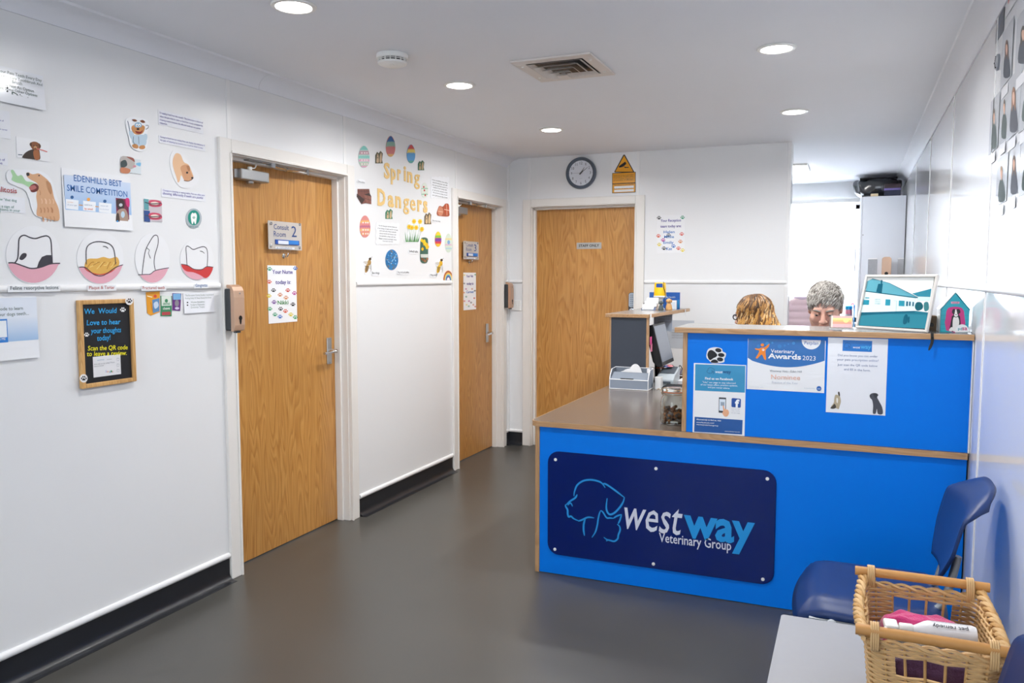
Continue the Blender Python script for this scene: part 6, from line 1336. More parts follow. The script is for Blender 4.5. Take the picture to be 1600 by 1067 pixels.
# ------------------------------------------------------------------ wicker basket
M_wk = mat('wicker', '#d2ac78', .55, var=.22, vscale=45); M_wk2 = mat('wicker_dark', '#c2965c', .55, var=.25, vscale=45); M_rod = mat('rattan_rod', '#bf8a4d', .45, var=.12, vscale=20)
def basket():
    xc, yc = 2.850, 2.000; o = thing('wicker_basket', (xc, yc, ZT), 'honey wicker basket with rod handles holding towels and a bottle', 'basket')
    z0, z1 = ZT+.004, ZT+.228
    def half(t): return .106+.022*t, .152+.026*t     # half sizes in x and y at height fraction t
    def per(s, t, off=0.0):
        """point on the rounded-rectangle perimeter, s in [0,1)"""
        hx, hy = half(t); r = .035; L = [(2*(hx-r)), math.pi*r/2, 2*(hy-r), math.pi*r/2]*2; tot = sum(L); d = (s % 1)*tot
        segs = [((-hx+r, -hy), (1, 0)), ((hx-r, -hy+r), -90), ((hx, -hy+r), (0, 1)), ((hx-r, hy-r), 0), ((hx-r, hy), (-1, 0)), ((-hx+r, hy-r), 90), ((-hx, hy-r), (0, -1)), ((-hx+r, -hy+r), 180)]
        for ln, (p, q) in zip(L, segs):
            if d <= ln or (p, q) == segs[-1]:
                if isinstance(q, tuple):
                    x, y = p[0]+q[0]*d, p[1]+q[1]*d; n_ = (q[1], -q[0])
                else:
                    a = R(q+90*d/ln); x, y = p[0]+r*math.cos(a), p[1]+r*math.sin(a); n_ = (math.cos(a), math.sin(a))
                return Vector((xc+x+n_[0]*off, yc+y+n_[1]*off, z0+(z1-z0)*t))
            d -= ln
    NS = 30; wv = MB(); rows = 38
    def slot(p): return abs(p.x-xc) < .058 and abs(p.y-yc) > .13
    for k in range(rows):
        t = (k+.5)/rows; gap = .72 < t < .90
        pts = [];
        for j in range(NS*2):
            s_ = j/(NS*2); pts.append((per(s_, t, .0042*(1 if (j//2+k) % 2 else -1)*(1 if j % 2 == 0 else 0)), s_))
        if not gap: wv.tube([p for p, _ in pts], .0030, 5, closed=True, flat=1.1)
        else:
            run = []
            for j in range(NS*4):
                p = pts[j % (NS*2)][0]
                if slot(p):
                    if len(run) > 2: wv.tube(run, .0030, 5, flat=1.1)
                    run = []
                    if j >= NS*2+NS: break
                elif j > 8: run.append(p)
    wv.build('woven_side', M_wk, o, smooth=60, kind='stuff')
    for j in range(NS):
        pts = [per(j/NS, t, 0) for t in (0, .5, 1.02)]
        MB().tube(pts, .0032, 5).build('stake', M_wk2, o, smooth=60)
    # braided rim along the long sides, rods along the short sides
    for sx in (-1, 1):
        for ph in range(3):
            br = MB(); pts = []
            for i in range(49):
                u = i/48; y = yc-.180+.360*u; xx = xc+sx*(.130+.012*math.sin(math.pi*u)); zz = z1+.014-.014*math.sin(math.pi*u); a = u*math.pi*9+ph*2.094
                pts.append((xx+.0075*math.cos(a), y, zz+.0075*math.sin(a)))
            br.tube(pts, .0062, 6).build('braid_strand', M_wk if ph else M_wk2, o, smooth=60)
    for sy in (-1, 1):
        y = yc+sy*.186; z = z1+.028
        rod = MB(); rod.tube([(xc-.150, y, z), (xc-.05, y, z+.001), (xc+.05, y, z+.001), (xc+.150, y, z)], .0115, 14).build('handle_rod', M_rod, o, smooth=50)
        for dx in (-.112, .108):
            ls = MB(); pts = []
            for i in range(57):
                a = i/56*math.pi*2*4; pts.append((xc+dx+.017*(i/56-.5), y+.0145*math.cos(a)-sy*.004, z-.012+.030*math.sin(a)))
            ls.tube(pts, .0028, 5).build('lashing', M_wk, o, smooth=60)
        rm = MB()
        for ph in range(2):
            pts = []
            for i in range(31):
                u = i/30; a = u*math.pi*7+ph*math.pi; pts.append((xc-.128+.256*u, yc+sy*.178+.005*math.cos(a), z1+.004+.005*math.sin(a)))
            rm.tube(pts, .0042, 5)
        rm.build('top_binding', M_wk, o, smooth=60)
    MB().box(xc-.10, xc+.10, yc-.147, yc+.147, ZT, ZT+.006).build('base', M_wk2, o)
    return xc, yc, z1
bx_, by_, bz_ = basket()
def towel(name, lab, c, sx, sy, sz, m, seed, amp=.012, flat=.25):
    rnd = random.Random(seed); ph = [rnd.uniform(0, 6) for _ in range(6)]; mb = MB(); nu, nv = 40, 22
    def f(u, v):
        th = math.pi*v; p = 2*math.pi*u; cx_ = math.cos(p); sx_ = math.sin(p); e = .55
        s1 = lambda q, k: math.copysign(abs(q)**k, q)
        x = s1(cx_, e)*s1(math.sin(th), e); y = s1(sx_, e)*s1(math.sin(th), e); z = s1(math.cos(th), e)
        d = amp*(math.sin(x*7+ph[0]+y*5)+.6*math.sin(y*11+ph[1]+z*4)+.5*math.sin(x*15+ph[2]))
        return (c[0]+sx*x+d*x*.6, c[1]+sy*y+d*y*.6, c[2]+sz*z+d*.7)
    mb.grid(f, nu, nv); return tag(mb.build(name, m, smooth=80), lab, 'towel')
M_tp = mat('towel_pink', '#d6397f', .95, sheen=.5, bump=.4, bscale=380); M_tg = mat('towel_grey', '#8a837b', .98, sheen=.6, bump=.9, bscale=160, var=.2, vscale=60); M_tv = mat('towel_plum', '#4a2a49', .95, sheen=.4, bump=.4, bscale=300)
towel('folded_towel', 'bright pink folded towel at the back of the wicker basket', (bx_-.002, by_+.098, ZT+.135), .088, .036, .058, M_tp, 3, .004)
towel('fleecy_towel', 'grey fleecy towel under the white bottle in the basket', (bx_+.012, by_+.005, ZT+.125), .090, .050, .046, M_tg, 4, .006)
towel('folded_towel', 'dark plum folded towel seen through the front slot of the basket', (bx_+.0, by_-.096, ZT+.113), .092, .038, .072, M_tv, 6, .004)
def bottle():
    p = Vector((bx_-.026, by_-.012, ZT+.203)); d = Vector((1, .08, 0)).normalized(); o = thing('spray_bottle', p, 'white plastic spray bottle lying on the grey towel in the basket', 'bottle')
    MB().lathe([(.010, 0), (.012, .004), (.022, .022), (.0245, .03), (.0245, .118), (.022, .126), (0, .127)], p, 26, d).build('body', mat('bottle_white', '#e6e6ea', .3), o, smooth=40)
    cp = MB().lathe([(.011, -.030), (.0125, -.028), (.0125, -.004), (.010, .0)], p, 20, d).build('collar', M_white, o, smooth=40)
    sd = Vector((-d.y, d.x, 0)); hd = MB(); hd.obox(p-d*.046+sd*.010, (.030, .046, .016), Matrix((d, sd, Vector((0, 0, 1)))).transposed()); hd.build('pump_head', M_white, o, bevel=.005)
    MB().tube(smooth_path([p-d*.050-sd*.004, p-d*.062-sd*.016, p-d*.052-sd*.026], 4), .004, 8).build('trigger', M_white, cp, smooth=50)
    # wrapped label lettering, upside down from here
    n_ = Vector((0, -.45, 1)).normalized(); n_ = (n_-d*n_.dot(d)).normalized(); c = p+n_*.0247
    up_ = n_.cross(-d); 
    text(o, 'pet remedy', c+d*.108+n_*.0006, c+d*.036+n_*.0006, n_, C_('#3a3a44'), cap=.011, lift=.0006, bold=.01)
    for k in range(3): 
        a = R(28+13*k); n2 = (n_*math.cos(a)-(n_.cross(d))*math.sin(-a)).normalized(); c2 = p+n2*.0247
        text(o, 'calming spray for dogs and cats', c2+d*.112, c2+d*.034, n2, C_('#a2a6b2'), lift=.0007)
bottle()
# ------------------------------------------------------------------ rear office
def office():
    Mc = mat('cabinet_white', '#dfe3ea', .35); yc0 = 8.35; x0 = 2.715
    o = thing('tall_cabinet', (2.91, 8.7, 0), 'tall white cupboard against the glossy wall in the rear office', 'cabinet')
    B(x0+.02, XR-.006, yc0, YF-.01, .08, 2.18).build('carcass', Mc, o, bevel=.002)
    B(x0+.04, XR-.01, yc0+.02, YF-.02, 0, .08).build('plinth', M_black, o)
    for y0, y1, hy in ((yc0, 8.695, 8.40), (8.70, YF-.01, 8.75)):
        d = B(x0, x0+.018, y0+.002, y1, .10, 2.178).build('door', Mc, o, bevel=.002)
        MB().tube([(x0, hy, 1.48), (x0-.03, hy, 1.48), (x0-.03, hy, 1.69), (x0, hy, 1.69)], .006, 8).build('handle', M_steel, d, smooth=30)
    for z in (1.0, 1.82): MB().lathe([(.006, 0), (.006, .001)], (x0+.03, yc0-.0002, z), 10, NB).build('screw_cap', M_alu, o)
    # dispenser and leaflet pocket on its end panel
    M_champ = MATS['champagne_plastic']
    d = thing('soap_dispenser', (2.957, yc0, 1.40), 'champagne soap dispenser on the end of the tall white cupboard', 'soap dispenser', 'champagne soap dispensers')
    MB().prism([(a+2.957, yc0-.0005, b_) for a, b_ in rrect(-.040, .040, 1.40, 1.61, .025)], (0, -.055, 0)).build('cover', M_champ, d, bevel=.008)
    MB().lathe([(.016, 0), (.016, .001)], (2.957, yc0-.0557, 1.455), 16, NB).build('level_window', M_black, d)
    for i, x in enumerate((2.845, 3.075)):
        q = thing('leaflet_pocket', (x, yc0, 1.40), ('clear leaflet pocket left of the dispenser on the tall cupboard', 'clear leaflet pocket right of the dispenser on the tall cupboard')[i], 'leaflet holder')
        B(x-.045 if i == 0 else x-.02, x+.03, yc0-.0015, yc0-.0005, 1.40, 1.60).build('sheet', mat('paper_white'), q); B(x-.048 if i == 0 else x-.023, x+.033, yc0-.006, yc0-.003, 1.395, 1.59).build('pocket', mat('clear_acrylic'), q)
    # things on top
    b = thing('wrapped_bag', (2.86, 8.6, 2.181), 'black bag in clear plastic on top of the tall cupboard', 'bag')
    rnd = random.Random(9); ph = [rnd.uniform(0, 6) for _ in range(4)]
    def f(u, v):
        th = math.pi*v; p = 2*math.pi*u; s1 = lambda q, k: math.copysign(abs(q)**k, q); x = s1(math.cos(p), .45)*s1(math.sin(th), .45); y = s1(math.sin(p), .45)*s1(math.sin(th), .45); z = s1(math.cos(th), .5)
        w_ = 1+.06*math.sin(9*u*6.28+ph[0])*math.sin(5*v)+.04*math.sin(23*u+ph[1]); return (2.86+.20*x*w_*(1+.08*z), 8.62+.20*y*w_, 2.275+.085*z+.006*math.sin(14*x+ph[2]))
    MB().grid(f, 48, 24).build('bag_body', mat('bag_black', '#20232a', .18, coat=.8), b, smooth=70)
    MB().box(2.70, 3.03, 8.45, 8.80, 2.352, 2.366).build('bag_lid', M_black, b, bevel=.006)
    for i, (z0, z1, c, lab) in enumerate(((2.181, 2.232, '#1f2440', 'navy box file'), (2.2322, 2.252, '#7a6aa8', 'thin lilac book'), (2.2522, 2.292, '#3a2a30', 'dark brown book'))):
        k_ = thing('book', (2.985, 8.38, z0), lab + ' in the small pile on the tall cupboard', 'book')
        B(2.915, 3.055, 8.355, 8.415, z0, z1).build('cover', mat('book_%d' % i, c, .5), k_, bevel=.002); B(2.917, 3.053, 8.3545, 8.3549, z0+.003, z1-.003).build('spine_label', mat('spine_%d' % i, c, .35), k_)
    tag(B(2.80, 2.865, 8.357, 8.41, 2.181, 2.206).build('small_carton', mat('carton_cream', '#dcc9a4', .7), bevel=.002), 'small cream carton at the front edge on top of the tall cupboard', 'box')
    # worktop under the window
    o = thing('office_counter', (1.8, 8.75, 0), 'white fitted counter under the rear office window', 'counter')
    B(.95, 2.70, 8.52, YF-.01, .90, .935).build('worktop', M_lam, o, bevel=.003)
    for k in range(3): 
        d = B(.96+.575*k, 1.525+.575*k, 8.54, 8.56, .1, .895).build('door', Mc, o, bevel=.002); MB().tube([(1.47+.575*k, 8.54, .70), (1.47+.575*k, 8.51, .70), (1.47+.575*k, 8.51, .84), (1.47+.575*k, 8.54, .84)], .005, 8).build('handle', M_steel, d, smooth=30)
    B(.95, 2.70, 8.56, YF-.01, 0, .90).build('carcass', Mc, o)
    # drinking bottle
    x, y, z = 2.642, 8.62, .9352; o = thing('drinking_bottle', (x, y, z), 'pink and grey drinking bottle with a blue lid behind the seated grey-haired person', 'bottle')
    MB().lathe([(.028, 0), (.034, .004), (.034, .15), (.030, .165)], (x, y, z), 24).build('body', mat('bottle_pink', '#c97f8e', .2), o, smooth=40); MB().lathe([(.033, .165), (.034, .168), (.034, .198), (.02, .206), (0, .207)], (x, y, z), 24).build('lid', mat('lid_blue', '#2aa0cf', .35), o, smooth=40)
    MB().tube(smooth_path([(x+.018, y, z+.20), (x+.03, y, z+.225), (x+.045, y, z+.215), (x+.045, y, z+.18)], 4), .005, 8).build('carry_loop', mat('loop_pink', '#e05a86', .4), o, smooth=50)
    MB().lathe([(.0345, .03), (.0345, .12)], (x-.001, y, z), 24).build('grey_sleeve', mat('sleeve_grey', '#8c8a92', .5), o)
    tag(B(2.688, 2.699, 8.535, 8.75, .9352, 1.15).build('blue_folder', mat('folder_blue', '#2a86c8', .4), bevel=.002), 'bright blue folder standing beside the drinking bottle', 'folder')
    # suspended box light
    o = thing('box_light', (2.16, 7.65, ZC), 'square white ceiling light at the edge of the rear office', 'ceiling light')
    B(2.04, 2.28, 7.42, 7.88, ZC-.018, ZC-.0005).build('housing', M_white, o, bevel=.004); B(2.05, 2.27, 7.43, 7.87, ZC-.055, ZC-.0181).build('diffuser', mat('diffuser', '#ffffff', .4, emit='#fffaf0', es=4.0), o, bevel=.006)
    l = bpy.data.lights.new('box_light', 'AREA'); l.shape = 'RECTANGLE'; l.size = .2; l.size_y = .42; l.energy = 11; l.color = (1, .98, .95); lo = bpy.data.objects.new('box_light_beam', l); COL.objects.link(lo); lo.parent = o; lo.location = (0, 0, -.058)
    # office chair with the pink coat
    o = office_chair(2.29, 6.84, R(0), 'charcoal office chair under the pink quilted coat in the rear office', back_top=1.15)
    c = thing('quilted_coat', (2.29, 7.085, .75), 'pink quilted coat hung over a chair at the edge of the rear office', 'coat')
    M_ct = mat('coat_pink', '#eed3db', .6, sheen=.3); cx_, cy_ = 2.29, 7.085
    def f(u, v):
        a = 2*math.pi*u; w_ = .07+.12*min(1, v/.4)**.7; d = .055+.035*min(1, v*2); q = .010*abs(math.sin(v*math.pi*9+u*6.28*0))+.004*math.sin(u*40)*.4
        s1 = lambda q_, k: math.copysign(abs(q_)**k, q_)
        return (cx_+s1(math.cos(a), .7)*(w_+q), cy_+s1(math.sin(a), .7)*(d+q), 1.245-.50*v)
    MB().grid(f, 60, 54).build('quilted_body', M_ct, c, smooth=70)
    for s_ in (-1, 1): 
        pts = [(cx_+s_*(.13+.05*t), cy_-.02-.02*t, 1.17-.40*t) for t in [k/14 for k in range(15)]]; MB().tube(pts, [.055-.015*k/14+.005*(k % 2) for k in range(15)], 14).build('sleeve', M_ct, c, smooth=70)
    MB().tube([(cx_+.055*math.cos(a), cy_+.045*math.sin(a), 1.245) for a in [2*math.pi*k/20 for k in range(20)]], .018, 8, closed=True).build('collar', mat('coat_lining', '#d8c4d8', .7), c, smooth=60)
def office_chair(x, y, rz, lab, back_top=.98, seat=.47):
    o = thing('office_chair', (x, y, 0), lab, 'chair'); M_f = mat('chair_fabric', '#2c2f36', .9, bump=.3, bscale=400); ca, sa = math.cos(rz), math.sin(rz)
    T = lambda px, py: (x+px*ca-py*sa, y+px*sa+py*ca)
    def pr(poly, z, h, nm, m, bev): 
        return MB().prism([(*T(*p), z) for p in poly], (0, 0, h)).build(nm, m, o, bevel=bev)
    pr([(p.x, p.y) for p in rounded_poly([(-.23, -.22), (.23, -.22), (.23, .22), (-.23, .22)], [.07]*4)], seat-.06, .06, 'seat', M_f, .018)
    def g(u, v):
        b_ = 2*u-1; px = b_*(.20-.04*v*v); py = .215+.05*v+.03*(1-b_*b_)-.03; return (*T(px, py), seat+.13+(back_top-seat-.13)*v)
    b_ = MB().grid(g, 12, 12).build('backrest', M_f, o, smooth=70); sm = b_.modifiers.new('s', 'SOLIDIFY'); sm.thickness = .035; sm.offset = 0
    MB().tube(smooth_path([(*T(0, .05), seat-.075), (*T(0, .22), seat-.07), (*T(0, .27), seat+.02), (*T(0, .255), seat+.25)], 5), .018, 8).build('back_support', M_black, o, smooth=50)
    MB().lathe([(.03, .09), (.03, .28), (.018, .282), (.018, seat-.075)], (x, y, 0), 16).build('gas_column', M_black, o, smooth=40)
    for k in range(5):
        a = rz+2*math.pi*k/5; e = (x+.29*math.cos(a), y+.29*math.sin(a))
        MB().tube([(x, y, .10), (x+.15*math.cos(a), y+.15*math.sin(a), .085), (*e, .065)], [.024, .02, .016], 8).build('base_spoke', M_black, o, smooth=50)
        MB().lathe([(.026, -.012), (.028, -.008), (.028, .008), (.026, .012)], (*e, .029), 14, (math.sin(a), -math.cos(a), 0)).build('castor', M_black, o, smooth=50)
    return o
office()
# ------------------------------------------------------------------ people: one continuous skin grown from a distance field
def nets(F, xs, ys, zs):
    """surface nets on a rectilinear grid -> verts, quads"""
    nx, ny, nz = F.shape; S = F < 0
    cnt = np.zeros((nx-1, ny-1, nz-1)); sm = np.zeros((nx-1, ny-1, nz-1, 3)); X = (xs, ys, zs)
    for ax in range(3):
        o = [a for a in range(3) if a != ax]
        sl0 = [slice(None)]*3; sl1 = [slice(None)]*3; sl0[ax] = slice(0, -1); sl1[ax] = slice(1, None)
        f0 = F[tuple(sl0)]; f1 = F[tuple(sl1)]; cr = (f0 < 0) != (f1 < 0)
        t = np.where(cr, f0/np.where(cr, f0-f1, 1), 0)
        c0 = X[ax][:-1]; d = np.diff(X[ax]); sh = [1, 1, 1]; sh[ax] = -1
        pos = [None]*3; pos[ax] = c0.reshape(sh)+t*d.reshape(sh)
        for a in o:
            s2 = [1, 1, 1]; s2[a] = -1; pos[a] = np.broadcast_to(X[a].reshape(s2), cr.shape)
        for i in (0, 1):
            for j in (0, 1):
                sl = [slice(None)]*3; sl[o[0]] = slice(i, cr.shape[o[0]]-1+i); sl[o[1]] = slice(j, cr.shape[o[1]]-1+j); sl = tuple(sl); m = cr[sl]
                cnt += m
                for a in range(3): sm[..., a] += np.where(m, pos[a][sl], 0)
    act = cnt > 0; idx = -np.ones(cnt.shape, int); idx[act] = np.arange(act.sum()); V = sm[act]/cnt[act][:, None]
    Q = []
    for ax in range(3):
        o = [a for a in range(3) if a != ax]
        sl0 = [slice(1, -1)]*3; sl1 = [slice(1, -1)]*3; sl0[ax] = slice(0, -1); sl1[ax] = slice(1, None)
        a0 = S[tuple(sl0)]; a1 = S[tuple(sl1)]; cr = np.argwhere(a0 != a1)
        if len(cr) == 0: continue
        b = cr.copy(); b[:, o[0]] += 1; b[:, o[1]] += 1      # grid edge index
        def cell(di, dj):
            c = b.copy(); c[:, o[0]] += di-1; c[:, o[1]] += dj-1; return idx[c[:, 0], c[:, 1], c[:, 2]]
        q = np.stack([cell(0, 0), cell(1, 0), cell(1, 1), cell(0, 1)], 1)
        fl = a0[tuple(cr.T)]
        if ax == 1: fl = ~fl
        q[~fl] = q[~fl][:, ::-1]; Q.append(q)
    return V, np.concatenate(Q)
class Field:
    def __init__(s, xs, ys, zs): s.x, s.y, s.z = map(np.asarray, (xs, ys, zs)); s.F = np.full((len(xs), len(ys), len(zs)), .3)
    def _sl(s, lo, hi, mg):
        r = []
        for a, X in enumerate((s.x, s.y, s.z)):
            i0 = max(0, np.searchsorted(X, lo[a]-mg)-1); i1 = min(len(X), np.searchsorted(X, hi[a]+mg)+1); r.append(slice(i0, i1))
        return tuple(r)
    def _p(s, sl): return s.x[sl[0]][:, None, None], s.y[sl[1]][None, :, None], s.z[sl[2]][None, None, :]
    def _mix(s, sl, d, k, sub):
        G = s.F[sl]
        if sub:
            h = np.clip(.5-.5*(G+d)/k, 0, 1); s.F[sl] = G*(1-h)+(-d)*h+k*h*(1-h)
        else:
            h = np.clip(.5+.5*(G-d)/k, 0, 1); s.F[sl] = G*(1-h)+d*h-k*h*(1-h)
    def cone(s, a, b, r0, r1, k=.02, sub=False):
        a = np.array(a, float); b = np.array(b, float); m = max(r0, r1)+k+.03; sl = s._sl(np.minimum(a, b), np.maximum(a, b), m)
        if any(q.stop <= q.start for q in sl): return
        x, y, z = s._p(sl); v = b-a; L = v@v+1e-12; t = np.clip(((x-a[0])*v[0]+(y-a[1])*v[1]+(z-a[2])*v[2])/L, 0, 1)
        d = np.sqrt((x-a[0]-t*v[0])**2+(y-a[1]-t*v[1])**2+(z-a[2]-t*v[2])**2)-(r0+(r1-r0)*t); s._mix(sl, d, k, sub)
    def ell(s, c, M, r, k=.02, sub=False):
        c = np.array(c, float); r = np.array(r, float); m = r.max()+k+.03; sl = s._sl(c, c, m)
        if any(q.stop <= q.start for q in sl): return
        x, y, z = s._p(sl); q = [((x-c[0])*M[i][0]+(y-c[1])*M[i][1]+(z-c[2])*M[i][2])/r[i] for i in range(3)]
        n = np.sqrt(q[0]**2+q[1]**2+q[2]**2); g = np.sqrt((q[0]/r[0])**2+(q[1]/r[1])**2+(q[2]/r[2])**2)+1e-9
        s._mix(sl, n*(n-1)/g, k, sub)
    def mesh(s, name, m, parent, smooth=180):
        F = s.F.copy(); 
        for a in range(3):
            for e in (0, -1): F[tuple(e if i == a else slice(None) for i in range(3))] = .05
        V, Q = nets(F, s.x, s.y, s.z); mb = MB(); mb.v = [tuple(v) for v in V]; mb.f = [tuple(int(i) for i in q) for q in Q]; mb.m = [0]*len(mb.f)
        o = fixn(mb.build(name, m, parent)); o.data.polygons.foreach_set('use_smooth', [True]*len(o.data.polygons)); o.data.update(); return o
def axis(lo, hi, coarse, fine):
    out = [lo]
    while out[-1] < hi:
        st = coarse
        for a, b, f in fine:
            if a-1e-6 <= out[-1] < b: st = min(st, f)
        out.append(out[-1]+st)
    return np.array(out)
def skin_mat(name, col):
    m = mat(name, col, .5, var=.06, vscale=30); b = m.node_tree.nodes['Principled BSDF']; b.inputs['Subsurface Weight'].default_value = .15; b.inputs['Subsurface Radius'].default_value = (.012, .005, .003); return m
def person(loc, label, fdir, head_c, pitch, pelvis, hands, seat_z, skin, tunic_col, trouser_col, roll=0, scale=1.0):
    """seated figure. fdir: unit facing in the floor plane; head_c: skull centre; hands: (left, right) wrist targets"""
    f = np.array([fdir[0], fdir[1], 0.]); f /= np.linalg.norm(f); u = np.array([0, 0, 1.]); r = np.cross(f, u)      # r: the figure's right
    hc = np.array(head_c); pv = np.array(pelvis)
    hf = f*math.cos(pitch)-u*math.sin(pitch); hu = u*math.cos(pitch)+f*math.sin(pitch); HM = [r, hf, hu]
    H = lambda a, b, c: hc+r*a*scale+hf*b*scale+hu*c*scale
    nb = hc-u*.155-f*.055; ch = pv*.45+nb*.55                     # neck base, chest
    sh = [nb-u*.055+r*s*.155-f*.012 for s in (1, -1)]
    hp = [pv+r*s*.085 for s in (1, -1)]; kn = [pv+f*.43+r*s*.10+u*.03 for s in (1, -1)]; an = [k-u*(k[2]-.075)+f*.02 for k in kn]
    wr = [np.array(h) for h in hands]
    el = []
    for s_, w_, q in zip((1, -1), wr, sh):
        mid = (q+w_)/2; d = np.linalg.norm(w_-q); hgt = math.sqrt(max(.0, .275**2-(d/2)**2)); out = r*s_*.75-u*.75-f*.3; ax = (w_-q)/d; out = out-ax*(out@ax); out /= np.linalg.norm(out); el.append(mid+out*hgt)
    allp = np.array([hc, pv, *sh, *hp, *kn, *an, *wr, *el]); lo = allp.min(0)-.2; hi = allp.max(0)+.2; lo[2] = -.01
    fine = [[(hc[a]-.13, hc[a]+.13, .0045)]+[(w_[a]+fm[a]-.10, w_[a]+fm[a]+.10, .0065) for w_ in wr for fm in (f*.07,)] for a in range(3)]
    X = [axis(lo[a], hi[a], .013, fine[a]) for a in range(3)]
    root = thing('person', loc, label, 'person')
    def torso(F, e, arms=1.0, legs=False):
        F.ell(pv+u*.01, [r, f, u], (.165+e, .115+e, .11+e), .03)
        F.ell(pv*.72+nb*.28, [r, f, u], (.145+e, .105+e, .14+e), .05)
        F.ell(ch+u*.03, [r, f, u], (.155+e, .110+e, .15+e), .05)
        F.cone(sh[0], sh[1], .058+e, .058+e, .05)
        F.cone(nb-u*.03, nb+u*.02, .07+e, .055+e*.4, .03)
        for q, e_ in zip(sh, el): F.cone(q, q+(e_-q)*arms, .056+e, .056-.014*arms+e, .03)
    def face(F):
        F.ell(H(0, -.010, .026), HM, (.073, .092, .084), .02)
        F.ell(H(0, .022, -.045), HM, (.058, .064, .082), .03)
        F.cone(H(-.012, .066, -.104), H(.012, .066, -.104), .020, .020, .03)
        for s_ in (1, -1):
            F.ell(H(s_*.040, .055, -.030), HM, (.026, .026, .024), .02)
            F.cone(H(s_*.052, .0, -.062), H(s_*.02, .05, -.10), .02, .02, .03)
        F.cone(H(-.036, .078, .024), H(.036, .078, .024), .012, .012, .014)
        for s_ in (1, -1): F.ell(H(s_*.031, .092, .003), HM, (.017, .012, .011), .010, True)
        F.cone(H(0, .088, .010), H(0, .108, -.030), .008, .0135, .010)
        for s_ in (1, -1): F.ell(H(s_*.012, .099, -.034), HM, (.009, .010, .008), .006)
        F.ell(H(0, .089, -.058), HM, (.022, .009, .006), .006); F.ell(H(0, .087, -.068), HM, (.020, .010, .006), .006)
        F.ell(H(0, .098, -.063), HM, (.024, .010, .0018), .003, True)
        for s_ in (1, -1): F.ell(H(s_*.075, -.010, -.006), HM, (.009, .019, .031), .008); F.ell(H(s_*.083, -.006, -.004), HM, (.006, .010, .018), .005, True)
    B_ = Field(*X)
    torso(B_, 0)
    for a, k_, n_ in zip(hp, kn, an):
        B_.cone(a, k_, .082, .056, .04); B_.cone(k_, n_, .054, .034, .03); B_.cone(n_-u*.03-f*.03, n_-u*.045+f*.15, .034, .026, .03)
    for q, e_, w_ in zip(sh, el, wr):
        B_.cone(q, e_, .050, .040, .03); B_.cone(e_, w_, .039, .026, .02)
    for s_, w_, e_ in zip((1, -1), wr, el):
        d = f.copy(); sd = r*s_                                   # palm down, fingers forward
        B_.ell(w_+d*.055, [sd, d, u], (.040, .055, .015), .015)
        for k, (o_, ln) in enumerate(((-.030, .070), (-.010, .082), (.010, .078), (.029, .060))):
            a0 = w_+d*.090+sd*o_; a1 = a0+d*ln*.5+u*.008; a2 = a1+d*ln*.42-u*.014
            B_.cone(a0, a1, .0092, .0085, .006); B_.cone(a1, a2, .0085, .0072, .004)
        t0 = w_+d*.030-sd*.032; t1 = t0+d*.034-sd*.022-u*.002; t2 = t1+d*.030-sd*.004-u*.006; B_.cone(t0, t1, .013, .010, .010); B_.cone(t1, t2, .010, .0085, .004)
    B_.cone(hc-hu*.06-hf*.012, nb, .052, .060, .02); face(B_)
    B_.mesh('body', skin, root)
    # clothes
    C = Field(X[0][::2], X[1][::2], X[2][::2]); torso(C, .014, .62)
    C.cone(hc-hu*.07-hf*.012, nb+u*.05, .060, .062, .004, True); C.F[:, :, C.z > nb[2]+.028] = .2
    C.mesh('tunic', mat('tunic_'+tunic_col.strip('#'), tunic_col, .85, bump=.15, bscale=200), root)
    T = Field(X[0][::2], X[1][::2], X[2][::2]); T.ell(pv+u*.0, [r, f, u], (.172, .125, .10), .03)
    for a, k_, n_ in zip(hp, kn, an): T.cone(a, k_, .092, .070, .04); T.cone(k_, n_+u*.03, .068, .055, .03)
    T.mesh('trousers', mat('trousers_'+trouser_col.strip('#'), trouser_col, .85), root)
    for n_ in an:
        S_ = Field(axis(n_[0]-.2, n_[0]+.2, .01, []), axis(n_[1]-.25, n_[1]+.25, .01, []), axis(-.02, .2, .008, [])); S_.cone(n_-u*.02-f*.03, n_-u*.035+f*.16, .045, .036, .03); S_.F[:, :, S_.z < .002] = .1; S_.mesh('shoe', M_black, root)
    # eyes and brows
    for s_ in (1, -1):
        e = MB(); c = H(s_*.031, .079, .003); e.ball(tuple(c), .0125, 14); eo = e.build('eye', mat('eye_white', '#d8d2cc', .2), root, smooth=60)
        i = MB(); i.ball(tuple(c+hf*.0075-hu*.003), .0065, 10); i.build('iris', mat('iris', '#33404a', .15), eo, smooth=60)
        ld = MB(); ld.ball(tuple(c+hu*.0022), .0131, 14); ld.v = [v for v in ld.v]; 
        ldv = [v for v in ld.v]; keep = [np.dot(np.array(v)-c, hu)+.45*np.dot(np.array(v)-c, hf)*0 > -.0030 for v in ldv]; ld.f = [q for q in ld.f if all(keep[j] for j in q)]; ld.m = [0]*len(ld.f); ld.build('eyelid', skin, root, smooth=60)
    return root, H, HM, hc, f, r, u, hf, hu, nb
def tufts(mb, mats, n, root_fn, rnd, seg=5, k=4):
    for i in range(n):
        pts, rad = root_fn(rnd, seg); mb.use(mats[rnd.randrange(len(mats))]); mb.tube(pts, rad, k, cap=False)
